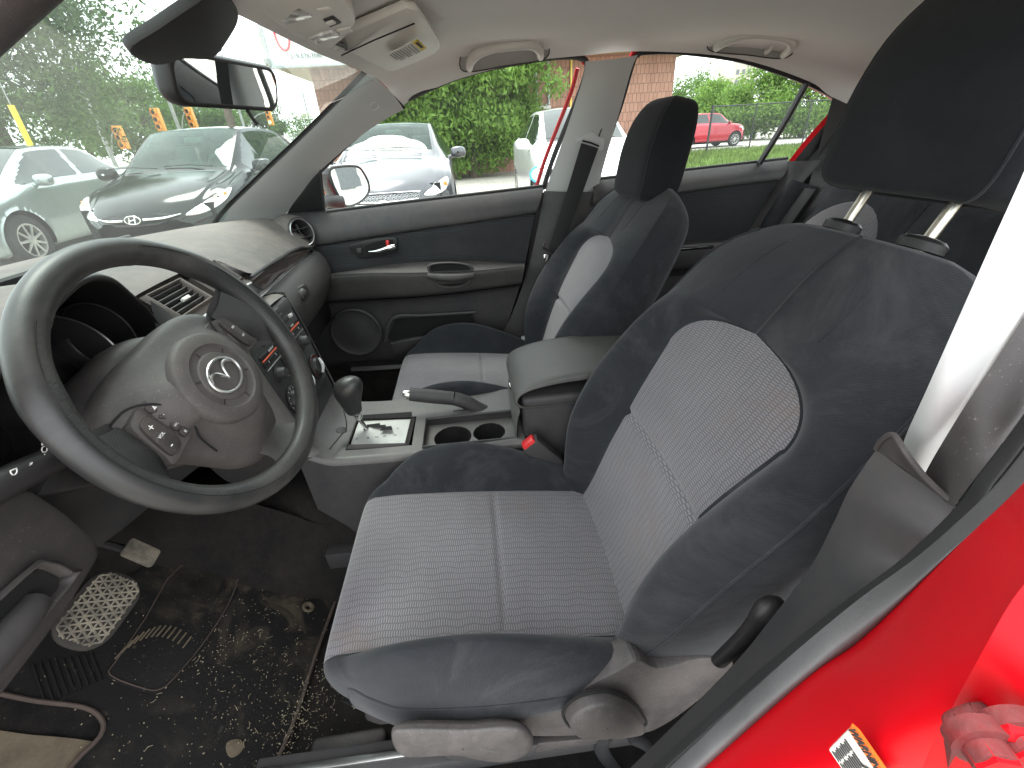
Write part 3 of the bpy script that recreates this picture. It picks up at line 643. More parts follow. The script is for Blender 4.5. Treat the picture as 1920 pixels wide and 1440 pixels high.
# rear edge of the door and outer skin
strip('door_edge', [V(0.7000, -0.2655, 1.0372), V(0.6780, -0.2287, 0.9564), V(0.6680, -0.1917, 0.7957), V(0.6680, -0.1687, 0.7125), V(0.6900, -0.0993, 0.5233)], [p+V(.10, -.004, 0) for p in (V(0.7000, -0.2655, 1.0372), V(0.6780, -0.2287, 0.9564), V(0.6680, -0.1917, 0.7957), V(0.6680, -0.1687, 0.7125), V(0.6900, -0.0993, 0.5233))], m_black, DR)
M().grid([[V(.80, y, .98) for y in (.75, .4, 0, -.3, -.35)], [V(.86, y, .85) for y in (.78, .4, 0, -.3, -.35)], [V(.865, y, .6) for y in (.8, .4, 0, -.28, -.3)], [V(.84, y, .30) for y in (.8, .4, 0, -.2, -.22)]], 3, 3).ob('door_skin', m_red, DR, sharp=None)
strip('sill_ledge', [V(.73, .75, 1.00), V(.73, .3, 1.01), V(.73, -.3, 1.02)], [V(.80, .75, .98), V(.80, .3, .98), V(.80, -.3, .98)], m_red, DR)
# sail triangle and outside mirror
tri = [V(0.6639, 0.4528, 1.1402), V(0.7198, 0.4911, 1.0004), V(0.7238, 0.6321, 0.9904), V(0.6911, 0.5466, 1.0722)]
M().poly(tri, .006, n=(-1, 0, -.4), bev=.0015).ob('sail_panel', m_black, DR)
M().tube([V(0.6611, 0.4511, 1.1373), V(0.7150, 0.4875, 1.0026)], .004, 8).ob('sail_edge', m_rubber, DR)
SM = empty('side_mirror', CAR)
mc = V(0.9300, 0.4386, 1.0635)
def mir(u, v, x=.915): return None
mo = [V(0.8484, 0.4739, 1.1280), V(0.8916, 0.4420, 1.1341), V(0.9456, 0.4013, 1.1290), V(0.9646, 0.3859, 1.1090), V(0.9751, 0.3752, 1.0651), V(0.9639, 0.3818, 1.0343), V(0.9264, 0.4082, 1.0097), V(0.8801, 0.4423, 1.0007), V(0.8614, 0.4569, 1.0113), V(0.8520, 0.4660, 1.0438), V(0.8440, 0.4749, 1.0908)]
mnr = V(-.598, -.80, .05)
mo = catpoly(mo, 4); mcx = sum(mo)/len(mo)
back = V(-.015, .07, 0)
rings = [[mcx+(p-mcx)*.93 for p in mo], [mcx+(p-mcx)*1.03+mnr*.004 for p in mo], [mcx+(p-mcx)*1.09-mnr*.010 for p in mo], [mcx+(p-mcx)*1.05-mnr*.05 for p in mo], [mcx+(p-mcx)*.75-mnr*.085 for p in mo], [mcx+(p-mcx)*.1-mnr*.09 for p in mo]]
M().grid(rings, 4, 1, False, True).ob('mirror_housing', m_gloss, SM, sharp=None)
mg = [mcx+(p-mcx)*.935+mnr*.002 for p in mo]
mgo = M(); mgo.add([mcx+mnr*.002]+mg, [(0, i+1, (i+1) % len(mg)+1) for i in range(len(mg))]); mgo.ob('mirror_glass', m_mirror, SM)
M().tube([mcx+V(-.06, .03, -.05), V(.80, .50, 1.03), V(.74, .52, 1.02)], [.025, .022, .02], 10, sub=4).ob('mirror_arm', m_black, SM)
# ------------------------------------------------------------------ rear door on the passenger side
RD = empty('rear_door', CAR)
M().grid([[V(0.6599, -0.4339, 1.1902), V(0.5824, -0.5101, 1.3841), V(0.5835, -0.6831, 1.3812), V(0.5937, -0.8540, 1.3558), V(0.6173, -1.0747, 1.2966), V(0.6473, -1.2773, 1.2218)], [V(0.7192, -0.4362, 1.0419), V(0.7176, -0.5687, 1.0459), V(0.7153, -0.7593, 1.0517), V(0.7121, -0.9116, 1.0599), V(0.7094, -1.0337, 1.0664), V(0.7067, -1.1796, 1.0734)]], 4, 4).ob('side_window', m_glass, RD, sharp=None)
top = [V(0.7000, -0.4309, 1.0488), V(0.7000, -0.5808, 1.0549), V(0.7000, -0.7531, 1.0597), V(0.7000, -0.9422, 1.0671), V(0.7000, -1.1313, 1.0747)]
gro = [V(0.6720, -0.4267, 0.9685), V(0.6700, -0.5768, 0.9815), V(0.6700, -0.7474, 0.9930), V(0.6700, -0.9193, 1.0029), V(0.6720, -1.0944, 1.0109)]
rows = [[p+V(.035, 0, -.004) for p in top], [p+V(.006, 0, .004) for p in top], [p*.75+q*.25+V(-.012, 0, 0) for p, q in zip(top, gro)], [p*.4+q*.6+V(-.017, 0, 0) for p, q in zip(top, gro)], [q+V(-.006, 0, .004) for q in gro], [q+V(.012, 0, -.002) for q in gro]]
M().grid(rows, 5, 5).ob('upper_trim', m_door, RD, sharp=None)
M().tube([p+V(.004, 0, .004) for p in top], .005, 8, sub=5).ob('belt_seal', m_rubber, RD)
bot = [V(0.6700, -0.4328, 0.7999), V(0.6700, -0.5915, 0.8169), V(0.6700, -0.7620, 0.8235), V(0.6700, -0.8944, 0.8234), V(0.6700, -1.0134, 0.8244)]
M().grid([[p+V(.008, 0, 0) for p in gro], [p*.5+q*.5+V(.004, 0, 0) for p, q in zip(gro, bot)], [q+V(.006, 0, -.01) for q in bot]], 5, 5).ob('cloth_panel', m_doorcloth, RD, sharp=None)
fe = [p+V(-.06, 0, -.006) for p in bot]; lo = [p+V(-.05, 0, -.08) for p in bot]
M().grid([[p+V(.006, 0, 0) for p in bot], [p+V(-.03, 0, .0) for p in bot], fe, lo, [p+V(.06, 0, -.02) for p in lo]], 4, 4).ob('armrest', m_door, RD, sharp=None)
M().box(V(0.6300, -0.7952, 0.8141), (.05, .13, .012), bev=.004).ob('switch_plate', m_gloss, RD)
M().grid([[V(.665, y, .70) for y in (-.45, -.8, -1.1, -1.25)], [V(.67, y, .35) for y in (-.45, -.8, -1.0, -1.1)]], 2, 3).ob('lower_panel', m_door, RD)
M().grid([[V(.80, y, 1.02) for y in (-.36, -.8, -1.2, -1.5)], [V(.87, y, .85) for y in (-.36, -.8, -1.2, -1.5)], [V(.85, y, .30) for y in (-.36, -.8, -1.0, -1.1)]], 3, 3).ob('door_skin', m_red, RD, sharp=None)
M().box((.735, -.80, .72), (.05, .86, .62), bev=0).ob('door_core', m_black, RD)
M().box((.735, -.36, .62), (.05, .16, .86), bev=0).ob('pillar_core', m_black, CAR)
strip('sill_ledge', [V(.73, -.4, 1.015), V(.73, -.8, 1.03), V(.72, -1.2, 1.04)], [V(.80, -.36, 1.00), V(.80, -.8, 1.02), V(.80, -1.2, 1.02)], m_red, RD)
# body in front of the rear wheel seen through the quarter glass, dark door edge and rear pillar
M().grid([[V(.60, -1.16, 1.25), V(.62, -1.42, 1.16), V(.62, -1.7, 1.06)], [V(.655, -1.20, 1.06), V(.67, -1.45, 1.02), V(.67, -1.75, .99)], [V(.665, -1.20, .5), V(.68, -1.5, .5), V(.68, -1.8, .5)]], 3, 3).ob('rear_side_trim', m_door, CAR)
strip('rear_fender', [V(0.7000, -1.1317, 1.0663), V(0.6800, -1.1557, 1.1244), V(0.6600, -1.1953, 1.1935), V(0.6200, -1.2370, 1.2719)], [V(0.6900, -1.1409, 1.0578), V(0.6700, -1.1648, 1.1144), V(0.6500, -1.2065, 1.1866), V(0.6100, -1.2433, 1.2610)], m_red, CAR, across=4)
strip('rear_pillar_seal', [V(0.6900, -1.1409, 1.0578), V(0.6700, -1.1648, 1.1144), V(0.6500, -1.2065, 1.1866), V(0.6100, -1.2433, 1.2610)], [V(0.6800, -1.1740, 1.0480), V(0.6600, -1.1991, 1.1031), V(0.6400, -1.2413, 1.1756), V(0.6000, -1.2823, 1.2473)], m_rubber, CAR, bulge=.004, bdir=(-1, 0, 0))
strip('rear_pillar_trim', [V(0.6850, -1.1222, 1.0708), V(0.6800, -1.0871, 0.9829), V(0.6800, -1.0400, 0.8869), V(0.6800, -0.9751, 0.7564)], [V(0.6400, -1.2193, 1.0704), V(0.6400, -1.1564, 0.9909), V(0.6400, -1.1103, 0.8699), V(0.6400, -1.0440, 0.7206)], m_door, CAR, bulge=.015, bdir=(-1, .3, 0), across=10)
strip('rear_pillar_trim', [V(0.6780, -1.1725, 1.0482), V(0.6600, -1.1991, 1.1031), V(0.6400, -1.2413, 1.1756), V(0.6000, -1.2823, 1.2473)], [V(0.5800, -1.2933, 1.0206), V(0.5800, -1.2892, 1.0844), V(0.5700, -1.3078, 1.1588), V(0.5500, -1.3334, 1.2278)], m_door, CAR, bulge=.01, bdir=(-1, .3, 0), across=8)
M().box((.715, -1.50, .72), (.03, .70, .62), bev=0).ob('quarter_core', m_black, CAR)
# passenger grab handles
m_hbase_shade = plastic('shaded_handle_plastic', (.40, .39, .37), .5, 600, .15, (.34, .32, .29), .3, 4)  # darker grey paints in the shade of the recess behind the grip
def grab(pL, pR, u, hook=False):
    g = empty('grab_handle', CAR)
    d = pR-pL; n = V(-.75, 0, -.66)
    upv = np.cross(n, d/np.linalg.norm(d)); upv *= np.sign(upv[2]); upv /= np.linalg.norm(upv)
    L = np.linalg.norm(d); f = lambda a, b, c: pL+d*a+upv*b+n*c
    base = catpoly([f(-.03, -.012, 0), f(0., .045, 0), f(.15, .072, 0), f(.5, .077, 0), f(.85, .072, 0), f(1., .045, 0), f(1.03, -.012, 0), f(.5, -.016, 0)], 5)
    M().poly([p+n*.004 for p in base], .01, n=n, bev=.002).ob('handle_base', m_hbase_shade, g)
    b = M(); M().tube([p+n*.005 for p in base], .0016, 6, closed=True).ob('base_shadow_line', m_dash2, g)  # dark line round the base, painted as its shadow outline
    b.tube([f(.05, -.004, .006), f(.07, .02, .022), f(.15, .046, .036), f(.3, .058, .042), (f(.5, .060, .043)), f(.7, .058, .042), f(.85, .046, .036), f(.93, .02, .022), f(.95, -.004, .006)], [.012, .013, .0135, .012, .011, .012, .0135, .013, .012], 14, sub=6, flat=.8)
    b.ob('grip', m_headpl, g)
    if hook: M().tube([f(.70, .034, .008), f(.705, .015, .02), f(.69, .0, .012)], [.006, .005, .007], 8, sub=4).ob('coat_hook', m_headpl, g)
grab(V(0.5450, -0.0270, 1.3712), V(0.5450, -0.2438, 1.3906), 1)
grab(V(0.5450, -0.7169, 1.3912), V(0.5450, -0.9435, 1.3645), 1, True)
# overhead console with two lamps
OH = empty('overhead_console', CAR)
on = V(0, -.12, -1)
o4 = catpoly([V(-0.2962, 0.2133, 1.3620), V(-0.2108, 0.2306, 1.3580), V(-0.1117, 0.2395, 1.3540), V(0.0148, 0.2264, 1.3490), V(0.0392, 0.2050, 1.3490), V(-0.0752, 0.1417, 1.3560), V(-0.1496, 0.1311, 1.3610), V(-0.2320, 0.1387, 1.3670), V(-0.3053, 0.1549, 1.3700)], 5)
M().poly([p+V(0, 0, -.004) for p in o4], .03, n=on, bev=.004).ob('console_shell', m_headpl, OH)
m_lens = simple('lamp_lens', (.85, .80, .72), .08, .25, .35, 70, grain=200)
def quad_on(pts, off, th, nm, mt, par, bev=.0015): return M().poly([p+V(0, 0, -off) for p in pts], th, n=on, bev=bev).ob(nm, mt, par)
quad_on([V(-0.1400, 0.2311, 1.3640), V(-0.1678, 0.1919, 1.3660), V(-0.1348, 0.1846, 1.3630), V(-0.1143, 0.2274, 1.3600)], .011, .006, 'lamp_lens', m_lens, OH)
quad_on([V(-0.0404, 0.2190, 1.3560), V(-0.0642, 0.1780, 1.3580), V(-0.0455, 0.1713, 1.3560), V(-0.0141, 0.2154, 1.3530)], .011, .006, 'lamp_lens', m_lens, OH)
quad_on([V(-0.1131, 0.1775, 1.3620), V(-0.1251, 0.1596, 1.3630), V(-0.0963, 0.1556, 1.3610), V(-0.0820, 0.1762, 1.3590)], .0095, .004, 'button_recess', m_dark, OH)
quad_on([V(-0.1069, 0.1762, 1.3620), V(-0.1144, 0.1638, 1.3630), V(-0.1064, 0.1605, 1.3610), V(-0.1037, 0.1727, 1.3590)], .012, .004, 'rocker_switch', m_headpl, OH)
quad_on([V(-0.0630, 0.1720, 1.3580), V(-0.0746, 0.1479, 1.3600), V(-0.0550, 0.1487, 1.3580), V(-0.0447, 0.1674, 1.3560)], .0095, .004, 'button', m_headpl, OH)
quad_on([V(-0.1571, 0.1730, 1.3640), V(-0.1602, 0.1567, 1.3660), V(-0.1539, 0.1521, 1.3640), V(-0.1433, 0.1703, 1.3630)], .0095, .004, 'button', m_headpl, OH)
# passenger sun visor with its yellow and white notice
VI = empty('sun_visor', CAR)
vn = V(-.15, -.35, -1)
vis = [V(0.0641, 0.2171, 1.3620), V(0.0078, 0.1335, 1.3720), V(-0.0500, 0.0644, 1.3780), V(-0.0348, 0.0473, 1.3780), V(0.0178, 0.0393, 1.3740), V(0.1349, 0.0245, 1.3660), V(0.1982, 0.0255, 1.3640), V(0.2553, 0.0407, 1.3620), V(0.3338, 0.1133, 1.3520), V(0.3569, 0.1475, 1.3480), V(0.3174, 0.1580, 1.3460), V(0.2327, 0.1695, 1.3460), V(0.0808, 0.1892, 1.3500)]
vb = M().poly([p+V(0, 0, -.004) for p in vis], .014, n=vn, bev=.005).ob('visor_board', m_headpl, VI)
M().tube([V(0.0898, 0.2028, 1.3410), V(0.0070, 0.1300, 1.3470), V(-0.0571, 0.0555, 1.3550)], .0011, 6).ob('visor_crease', m_void, VI)
M().tube([V(0.0405, 0.2000, 1.3490), V(0.0622, 0.1933, 1.3460)], .006, 8).ob('visor_clip', m_pillar, VI)
M().poly([V(0.0133, 0.1949, 1.3490), V(0.0288, 0.1814, 1.3480), V(0.0679, 0.1856, 1.3450), V(0.0856, 0.2008, 1.3450)], .002, n=vn).ob('clip_recess', m_dark, VI)
m_label = simple('paper_label', (.62, .60, .55), .6); m_yel = simple('yellow_label', (.75, .55, .05), .6); m_ink = simple('black_ink', (.02, .02, .02), .6)
lab = [V(0.1212, 0.1279, 1.3430), V(0.0445, 0.0678, 1.3490), V(0.1162, 0.0573, 1.3460), V(0.2022, 0.1157, 1.3410)]
M().poly(lab, .0008, n=vn).ob('notice_label', m_label, VI)
M().poly([V(0.0436, 0.0707, 1.3475), V(0.0308, 0.0601, 1.3495), V(0.0940, 0.0487, 1.3465), V(0.1107, 0.0591, 1.3445)], .0008, n=vn).ob('warning_band', m_yel, VI)
e1 = (V(0.0950, 0.0561, 1.3430)-V(0.1784, 0.1132, 1.3380)); e2 = (V(0.1139, 0.1270, 1.3420)-V(0.2022, 0.1157, 1.3410))
lx = V(0.0940, 0.0487, 1.3465)-V(0.0308, 0.0601, 1.3495)
lettering('lettering', 'WARNING', V(0.0579, 0.0594, 1.3455), lx, V(0.0308, 0.0601, 1.3495)-V(0.0436, 0.0707, 1.3475), .0085, m_ink, VI)
for k in range(9):
    a = lab[0]+(lab[1]-lab[0])*(.12+.095*k); b = lab[3]+(lab[2]-lab[3])*(.12+.095*k)
    M().tube([a+(b-a)*.1+V(0, 0, -.0009), a+(b-a)*(.95 if k % 3 else .7)+V(0, 0, -.0009)], .0006, 4).ob('text_line', m_ink, VI)
# rear-view mirror
RM = empty('rearview_mirror', CAR)
yaw, pit = .257, -.241
mn = np.array([-math.sin(yaw)*math.cos(pit), -math.cos(yaw)*math.cos(pit), math.sin(pit)])
mxv = np.cross(mn, (0, 0, 1.)); mxv /= np.linalg.norm(mxv); mxv *= np.sign(mxv[0]); myv = np.cross(mn, mxv); myv *= np.sign(myv[2])
mcn = V(.003, .371, 1.297)
def mring(sx, sy, dep, r=.022):
    pts = rpoly(mcn-mn*dep, mxv, myv, .236*sx, .066*sy, r, 6)
    return [p+myv*(-.010*((p-mcn) @ mxv/.118)**2*0)+myv*(.004*math.copysign(1, (p-mcn) @ myv)*(-abs((p-mcn) @ mxv)/.118)) for p in pts]
M().grid([mring(.96, .9, .001), mring(1.0, 1.02, -.001), mring(1.045, 1.16, .002), mring(1.07, 1.22, .012), mring(1.05, 1.15, .026), mring(.9, .8, .040, .018), mring(.4, .3, .047, .008)], 4, 1, False, True).ob('mirror_housing', m_black, RM, sharp=None)
mgp = mring(.985, .97, -.0005); g = M(); g.add([mcn]+mgp, [(0, i+1, (i+1) % len(mgp)+1) for i in range(len(mgp))]); g.ob('mirror_glass', m_mirror, RM)
M().tube([mcn-mn*.04, mcn+V(-.005, .05, .03), V(-0.0530, 0.3584, 1.3450)], [.008, .009, .014], 10, sub=5).ob('mirror_stem', m_black, RM)
M().tube([mcn+mxv*.03-myv*.036, mcn+mxv*.036-myv*.048+mn*.004, mcn+mxv*.04-myv*.056+mn*.008], [.005, .0045, .009], 10, sub=3, flat=.6).ob('dip_tab', m_black, RM)
# black shade around the mirror mount on the glass
fr = [V(-0.2841, 0.3515, 1.3007), V(-0.2839, 0.3120, 1.3185), V(-0.2798, 0.2674, 1.3387), V(-0.2744, 0.2506, 1.3463), V(-0.2289, 0.2479, 1.3476), V(-0.1950, 0.2588, 1.3426), V(-0.1681, 0.2828, 1.3318), V(-0.1417, 0.3271, 1.3117), V(-0.1911, 0.3421, 1.3049), V(-0.2218, 0.3628, 1.2956)]
M().poly(catpoly(fr, 4), .012, n=V(0, -.412, -.911), bev=.003).ob('sensor_shroud', m_rubber, RM)

# ------------------------------------------------------------------ dashboard
DB = empty('dashboard', CAR)
def lerp(a, b, t): return a+(b-a)*t
# top pad, passenger side and middle (columns run along x)
padx = [-.74, -.62, -.54, -.46, -.36, -.27, -.21, -.165, -.13, -.02, .100, .112, .22, .40, .54, .62, .70]
front = {-.74: (.52, .97), -.62: (.50, .98), -.54: (.475, 1.005), -.46: (.452, 1.052), -.36: (.466, 1.080), -.27: (.498, 1.060), -.21: (.528, 1.020), -.165: (.560, 1.000), -.13: (.572, .999), -.02: (.574, 1.000), .100: (.562, .998), .112: (.498, .961), .22: (.504, .957), .40: (.522, .945), .54: (.53, .930), .62: (.525, .915), .70: (.53, .905)}
rows = []
for x in padx:
    fy, fz = front[x]; wy = np.interp(abs(x), [0, .3, .5, .65, .75], [1.06, 1.02, .93, .80, .70]); col = []
    cr = np.interp(x, [-.74, -.5, -.36, -.2, -.1, .1, .3, .55, .62, .70], [1.0, 1.045, 1.055, 1.04, 1.035, 1.03, 1.026, 1.018, 1.012, .985])
    for t in (0, .03, .10, .22, .4, .62, .82, 1.):
        y = fy+(wy-fy)*t
        if x < -.15: zf = fz-.0+(cr-fz)*min(1, t*1.3)
        else: zf = fz+(cr-fz)*(1-(1-min(1, t*2.2))**2.2)
        zf = lerp(zf, 1.005, max(0, (t-.5)*2)**1.5*.9)
        if t == 0: zf -= .000
        col.append((x, y, zf))
    rows.append(col)
DP = M(); DP.grid(rows, 6, 6); dpo = DP.ob('dash_pad', m_dash, DB, sharp=None)
# front lips below the pad
def edge_pts(xs): return [np.array([x, *[np.interp(x, padx, [front[q][k] for q in padx]) for k in (0, 1)]]) for x in xs]
lipx = [.10, .16, .22, .31, .40, .47, .54, .60]
pe = [V(0.1000, 0.4985, 0.9582), V(0.1600, 0.5001, 0.9581), V(0.2200, 0.5022, 0.9570), V(0.3100, 0.5134, 0.9496), V(0.4000, 0.5217, 0.9454), V(0.4700, 0.5256, 0.9394), V(0.5400, 0.5295, 0.9311), V(0.6000, 0.5203, 0.9092)]
te = [V(0.1000, 0.5027, 0.9005), V(0.1600, 0.5074, 0.8981), V(0.2200, 0.5125, 0.8960), V(0.3100, 0.5207, 0.8943), V(0.4000, 0.5223, 0.8985), V(0.4700, 0.5230, 0.8997), V(0.5400, 0.5244, 0.9027), V(0.6000, 0.5260, 0.9010)]
M().tube([p+V(0, -.002, -.002) for p in pe], .004, 8, sub=4).ob('pad_seam', m_black, DB)
def gloss_brown():
    t = NT('glossy_brown_trim'); o = t.obj()
    c = t.mix(t.ramp(t.noise(o, 14, 5, .65), [(.35, 0.), (.7, 1.)]), (.052, .038, .033), (.085, .066, .058))
    t.bsdf(c, .18, normal=t.bump(t.noise(o, 16, 1, .4), .2, .006), Specular_IOR_Level=.9, Coat_Weight=.8, Coat_Roughness=.06); return t.m
m_brown = gloss_brown()
strip('trim_panel', [p+V(0, .012, 0) for p in pe], [p+V(0, .006, 0) for p in te], m_brown, DB, bulge=.004, bdir=(0, -1, .3), sub=6, across=6)
M().tube([p+V(0, .003, 0) for p in te], .0022, 8, sub=4).ob('trim_edge', m_satin, DB)
# glovebox / lower passenger panel: bulging roll
gx = [.10, .22, .35, .48, .58, .64, .675, .695]
prof = {0: (.0, .0), 1: (-.020, -.012), 2: (-.038, -.045), 3: (-.040, -.085), 4: (-.022, -.135), 5: (.018, -.19), 6: (.07, -.235), 7: (.12, -.26)}
rows = []
for x in gx:
    y0 = np.interp(x, [.10, .22, .4, .6], [.503, .513, .522, .527]); z0 = .899; rr_ = []
    for k in range(8):
        dy, dz = prof[k]; f = 1-.35*max(0, (x-.6)/.095)**2; e = max(0, (x-.62)/.075)**2*.05
        rr_.append((x, y0+dy*f+e, z0+dz*f))
    rows.append(rr_)
M().grid(rows, 5, 5).ob('glovebox_panel', m_dash2, DB, sharp=None)
M().tube([V(0.6000, 0.5277, 0.9012), V(0.6050, 0.5113, 0.8779), V(0.6100, 0.4941, 0.8488), V(0.6100, 0.4884, 0.8157), V(0.6000, 0.5096, 0.7646), V(0.6000, 0.5476, 0.7161)], .0012, 6, sub=5).ob('panel_seam', m_void, DB)
M().box((.66, .66, .80), (.09, .22, .28), bev=.02).ob('dash_end', m_black, DB)
M().box((.38, .74, .76), (.66, .40, .26), bev=.03).ob('dash_core', m_black, DB)
# glovebox latch
lc = V(0.2880, 0.4776, 0.8530)
LP = [V(0.2880, 0.5024, 0.8506), V(0.2970, 0.4931, 0.8634), V(0.3110, 0.4741, 0.8754), V(0.3150, 0.4681, 0.8708), V(0.3150, 0.4634, 0.8461), V(0.3110, 0.4672, 0.8385), V(0.2970, 0.4846, 0.8232), V(0.2880, 0.4931, 0.8240)]
lpn = V(-.05, -1, .1)
M().poly([p+V(0, -.006, 0) for p in catpoly(LP, 3)], .012, n=lpn, bev=.002).ob('latch_bezel', m_dash2, DB)
lcc = sum(LP)/8
M().poly([lcc+(p-lcc)*.8+V(0, -.007, 0) for p in catpoly(LP, 3)], .001, n=lpn).ob('latch_recess', m_black, DB)
M().tube([V(0.2880, 0.4953, 0.8409)+V(0, -.007, 0), V(0.2970, 0.4863, 0.8523)+V(0, -.010, 0), V(0.3050, 0.4768, 0.8595)+V(0, -.007, 0)], [.010, .013, .010], 12, sub=4).ob('glovebox_latch', m_dash2, DB)
M().lathe(V(0.2860, 0.4899, 0.8426)+V(0, -.018, 0), (0, -1, .1), [(0, .006), (.003, .006), (.003, .003)], 16).ob('key_lock', m_black, DB)
# round end vent
vc = V(.615, .545, .962); vn_ = V(-.50, -.83, .27); vn_ /= np.linalg.norm(vn_)
VE = M()
VE.lathe(vc, vn_, [(-.05, .046), (-.01, .047), (.002, .046), (.005, .043), (.003, .0395), (-.004, .038), (-.03, .036), (-.05, .03)], 40, caps=False)
VE.ob('vent_bezel', m_dash2, DB)
M().lathe(vc, vn_, [(.0055, .0435), (.0065, .042), (.0055, .0395), (.004, .039)], 40, caps=False).ob('vent_ring', m_satin, DB)
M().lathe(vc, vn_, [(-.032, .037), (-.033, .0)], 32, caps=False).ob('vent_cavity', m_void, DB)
e_up = V(0, 0, 1)-vn_*vn_[2]; e_up /= np.linalg.norm(e_up); e_si = np.cross(vn_, e_up)
for k in (-.017, .012):
    w_ = (.037**2-k*k)**.5*.97
    M().box(vc+e_up*k-vn_*.008, (2*w_, .0022, .022), ax=(e_si, e_up+vn_*.25, vn_), bev=.0008).ob('vent_slat', m_dark, DB)
M().box(vc-vn_*.012, (.003, .06, .012), ax=(e_si, e_up, vn_), bev=.0008).ob('vent_slat', m_dark, DB)
# housing shell around the vent blending to the pad
hou = []
for rr2, dep in ((.047, .001), (.053, -.006), (.060, -.022), (.068, -.05)):
    hou.append([vc+vn_*dep+rr2*(math.cos(a_)*e_si*1.0+math.sin(a_)*e_up*1.02) for a_ in np.linspace(0, 2*math.pi, 20, endpoint=False)])
M().grid(hou, 3, 2, False, True).ob('vent_housing', m_dash, DB, sharp=None)

# two centre vents on the sloping face
def centre_vent(tl, tr, br, bl, nsl):
    """four corners of the opening"""
    n = np.cross(tr-tl, bl-tl); n /= np.linalg.norm(n); n *= -np.sign(n[1]) if n[1] > 0 else 1
    if n[1] > 0: n = -n
    g = [tl, tr, br, bl]; c = sum(g)/4
    rim = []
    for s_, d_ in ((1.22, -.004), (1.10, .004), (1.02, .003), (.99, -.002), (.97, -.03)):
        rim.append([c+(p-c)*s_+n*d_ for q in range(4) for p in (g[q], lerp(g[q], g[(q+1) % 4], .06), lerp(g[q], g[(q+1) % 4], .94))])
    M().grid(rim, 2, 1, False, True).ob('vent_frame', m_dash, DB, sharp=50)
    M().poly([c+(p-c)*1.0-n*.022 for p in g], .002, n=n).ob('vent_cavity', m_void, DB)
    for k in range(nsl):
        t = (k+.7)/(nsl+.4); a = lerp(tl, bl, t)-n*.004; b = lerp(tr, br, t)-n*.004
        d = (b-a)/np.linalg.norm(b-a); q = np.cross(d, n)
        M().box((a+b)/2-n*.004, (np.linalg.norm(b-a)*.98, .0024, .014), ax=(d, q+n*.5, np.cross(d, q+n*.5)), bev=.0008).ob('vent_slat', m_dash2, DB)
    a = lerp(lerp(tl, bl, .62), lerp(tr, br, .62), .55)+n*.001
    d = (tr-tl)/np.linalg.norm(tr-tl)
    M().box(a, (.022, .007, .008), ax=(d, np.cross(d, n), n), bev=.002).ob('vent_tab', m_headpl, DB)
    for k in range(5):
        t = (k+.5)/5; a = lerp(tl, tr, t)-n*.014; b = lerp(bl, br, t)-n*.014
        M().box((a+b)/2, (.0016, np.linalg.norm(b-a)*.95, .008), ax=((tr-tl), (b-a), n), bev=0).ob('vent_fin', m_black, DB)
vt = [V(-.132, .562, .992), V(-.034, .562, .992), V(-.032, .523, .954), V(-.128, .525, .952)]
centre_vent(vt[0], vt[1], vt[2], vt[3], 5)
vt = [V(.008, .560, .994), V(.092, .557, .996), V(.092, .517, .957), V(.008, .520, .956)]
centre_vent(vt[0], vt[1], vt[2], vt[3], 5)
# face carrying the vents, down to the display band
fA = [V(-.165, .600, .995), V(-.13, .605, .992), V(-.02, .60, .997), V(.06, .58, .993), V(.10, .560, .978)]
fB = [V(-.165, .545, .930), V(-.13, .545, .932), V(-.02, .545, .938), V(.06, .538, .944), V(.10, .525, .946)]
strip('vent_fascia', [p+V(0, .012, -.0) for p in fA], [p+V(0, .004, 0) for p in fB], m_dash, DB)
strip('vent_fascia_roll', [np.array([x, *[np.interp(x, padx, [front[q][k] for q in padx]) for k in (0, 1)]]) for x in (-.165, -.13, -.02, .05, .10)], [p+V(0, .010, 0) for p in fA], m_dash, DB)
strip('vent_sill', [V(-.165, .528, .948), V(-.08, .526, .950), V(0, .524, .952), V(.105, .516, .955)], [V(-.165, .518, .931), V(-.08, .517, .934), V(0, .515, .938), V(.105, .500, .946)], m_dash, DB)
# satin line, display band
lineA = [V(-0.1550, 0.5507, 0.9023), V(-0.0850, 0.5314, 0.9160), V(-0.0400, 0.5174, 0.9238), V(0.0200, 0.5028, 0.9380), V(0.1000, 0.4881, 0.9549)]
M().tube([V(-.16, .518, .929), V(-.08, .517, .933), V(0, .515, .937), V(.06, .508, .941), V(.10, .501, .944)], .0028, 8, sub=4).ob('trim_edge', m_satin, DB)
M().tube([V(-.16, .500, .898), V(-.08, .500, .899), V(0, .499, .899), V(.06, .499, .899), V(.12, .500, .899)], .0035, 8, sub=4).ob('trim_edge', m_dash, DB)
strip('display_band', [V(-.16, .520, .930), V(-.08, .519, .934), V(0, .517, .938), V(.06, .510, .942), V(.10, .504, .945)], [V(-.16, .504, .896), V(-.08, .504, .897), V(0, .504, .897), V(.06, .502, .897), V(.11, .502, .899)], m_dash2, DB)
m_amber = simple('amber_display', (.20, .085, .025), .2, 0, .25, 40)
M().poly([V(-0.0550, 0.5285, 0.9025)+V(0,-.004,0), V(-0.0520, 0.5131, 0.9257)+V(0,-.004,0), V(0.0050, 0.5086, 0.9274)+V(0,-.004,0), V(0.0100, 0.5146, 0.9110)+V(0,-.004,0), V(-0.0200, 0.5297, 0.8968)+V(0,-.004,0)], .003, n=(0, -1, .4)).ob('clock_display', m_amber, DB)
M().poly([V(0.0550, 0.5009, 0.9395), V(0.0900, 0.4965, 0.9453), V(0.1000, 0.4824, 0.9264), V(0.0650, 0.4912, 0.9175)], .003, n=(0, -1, .4)).ob('pocket_recess', m_dark, DB)
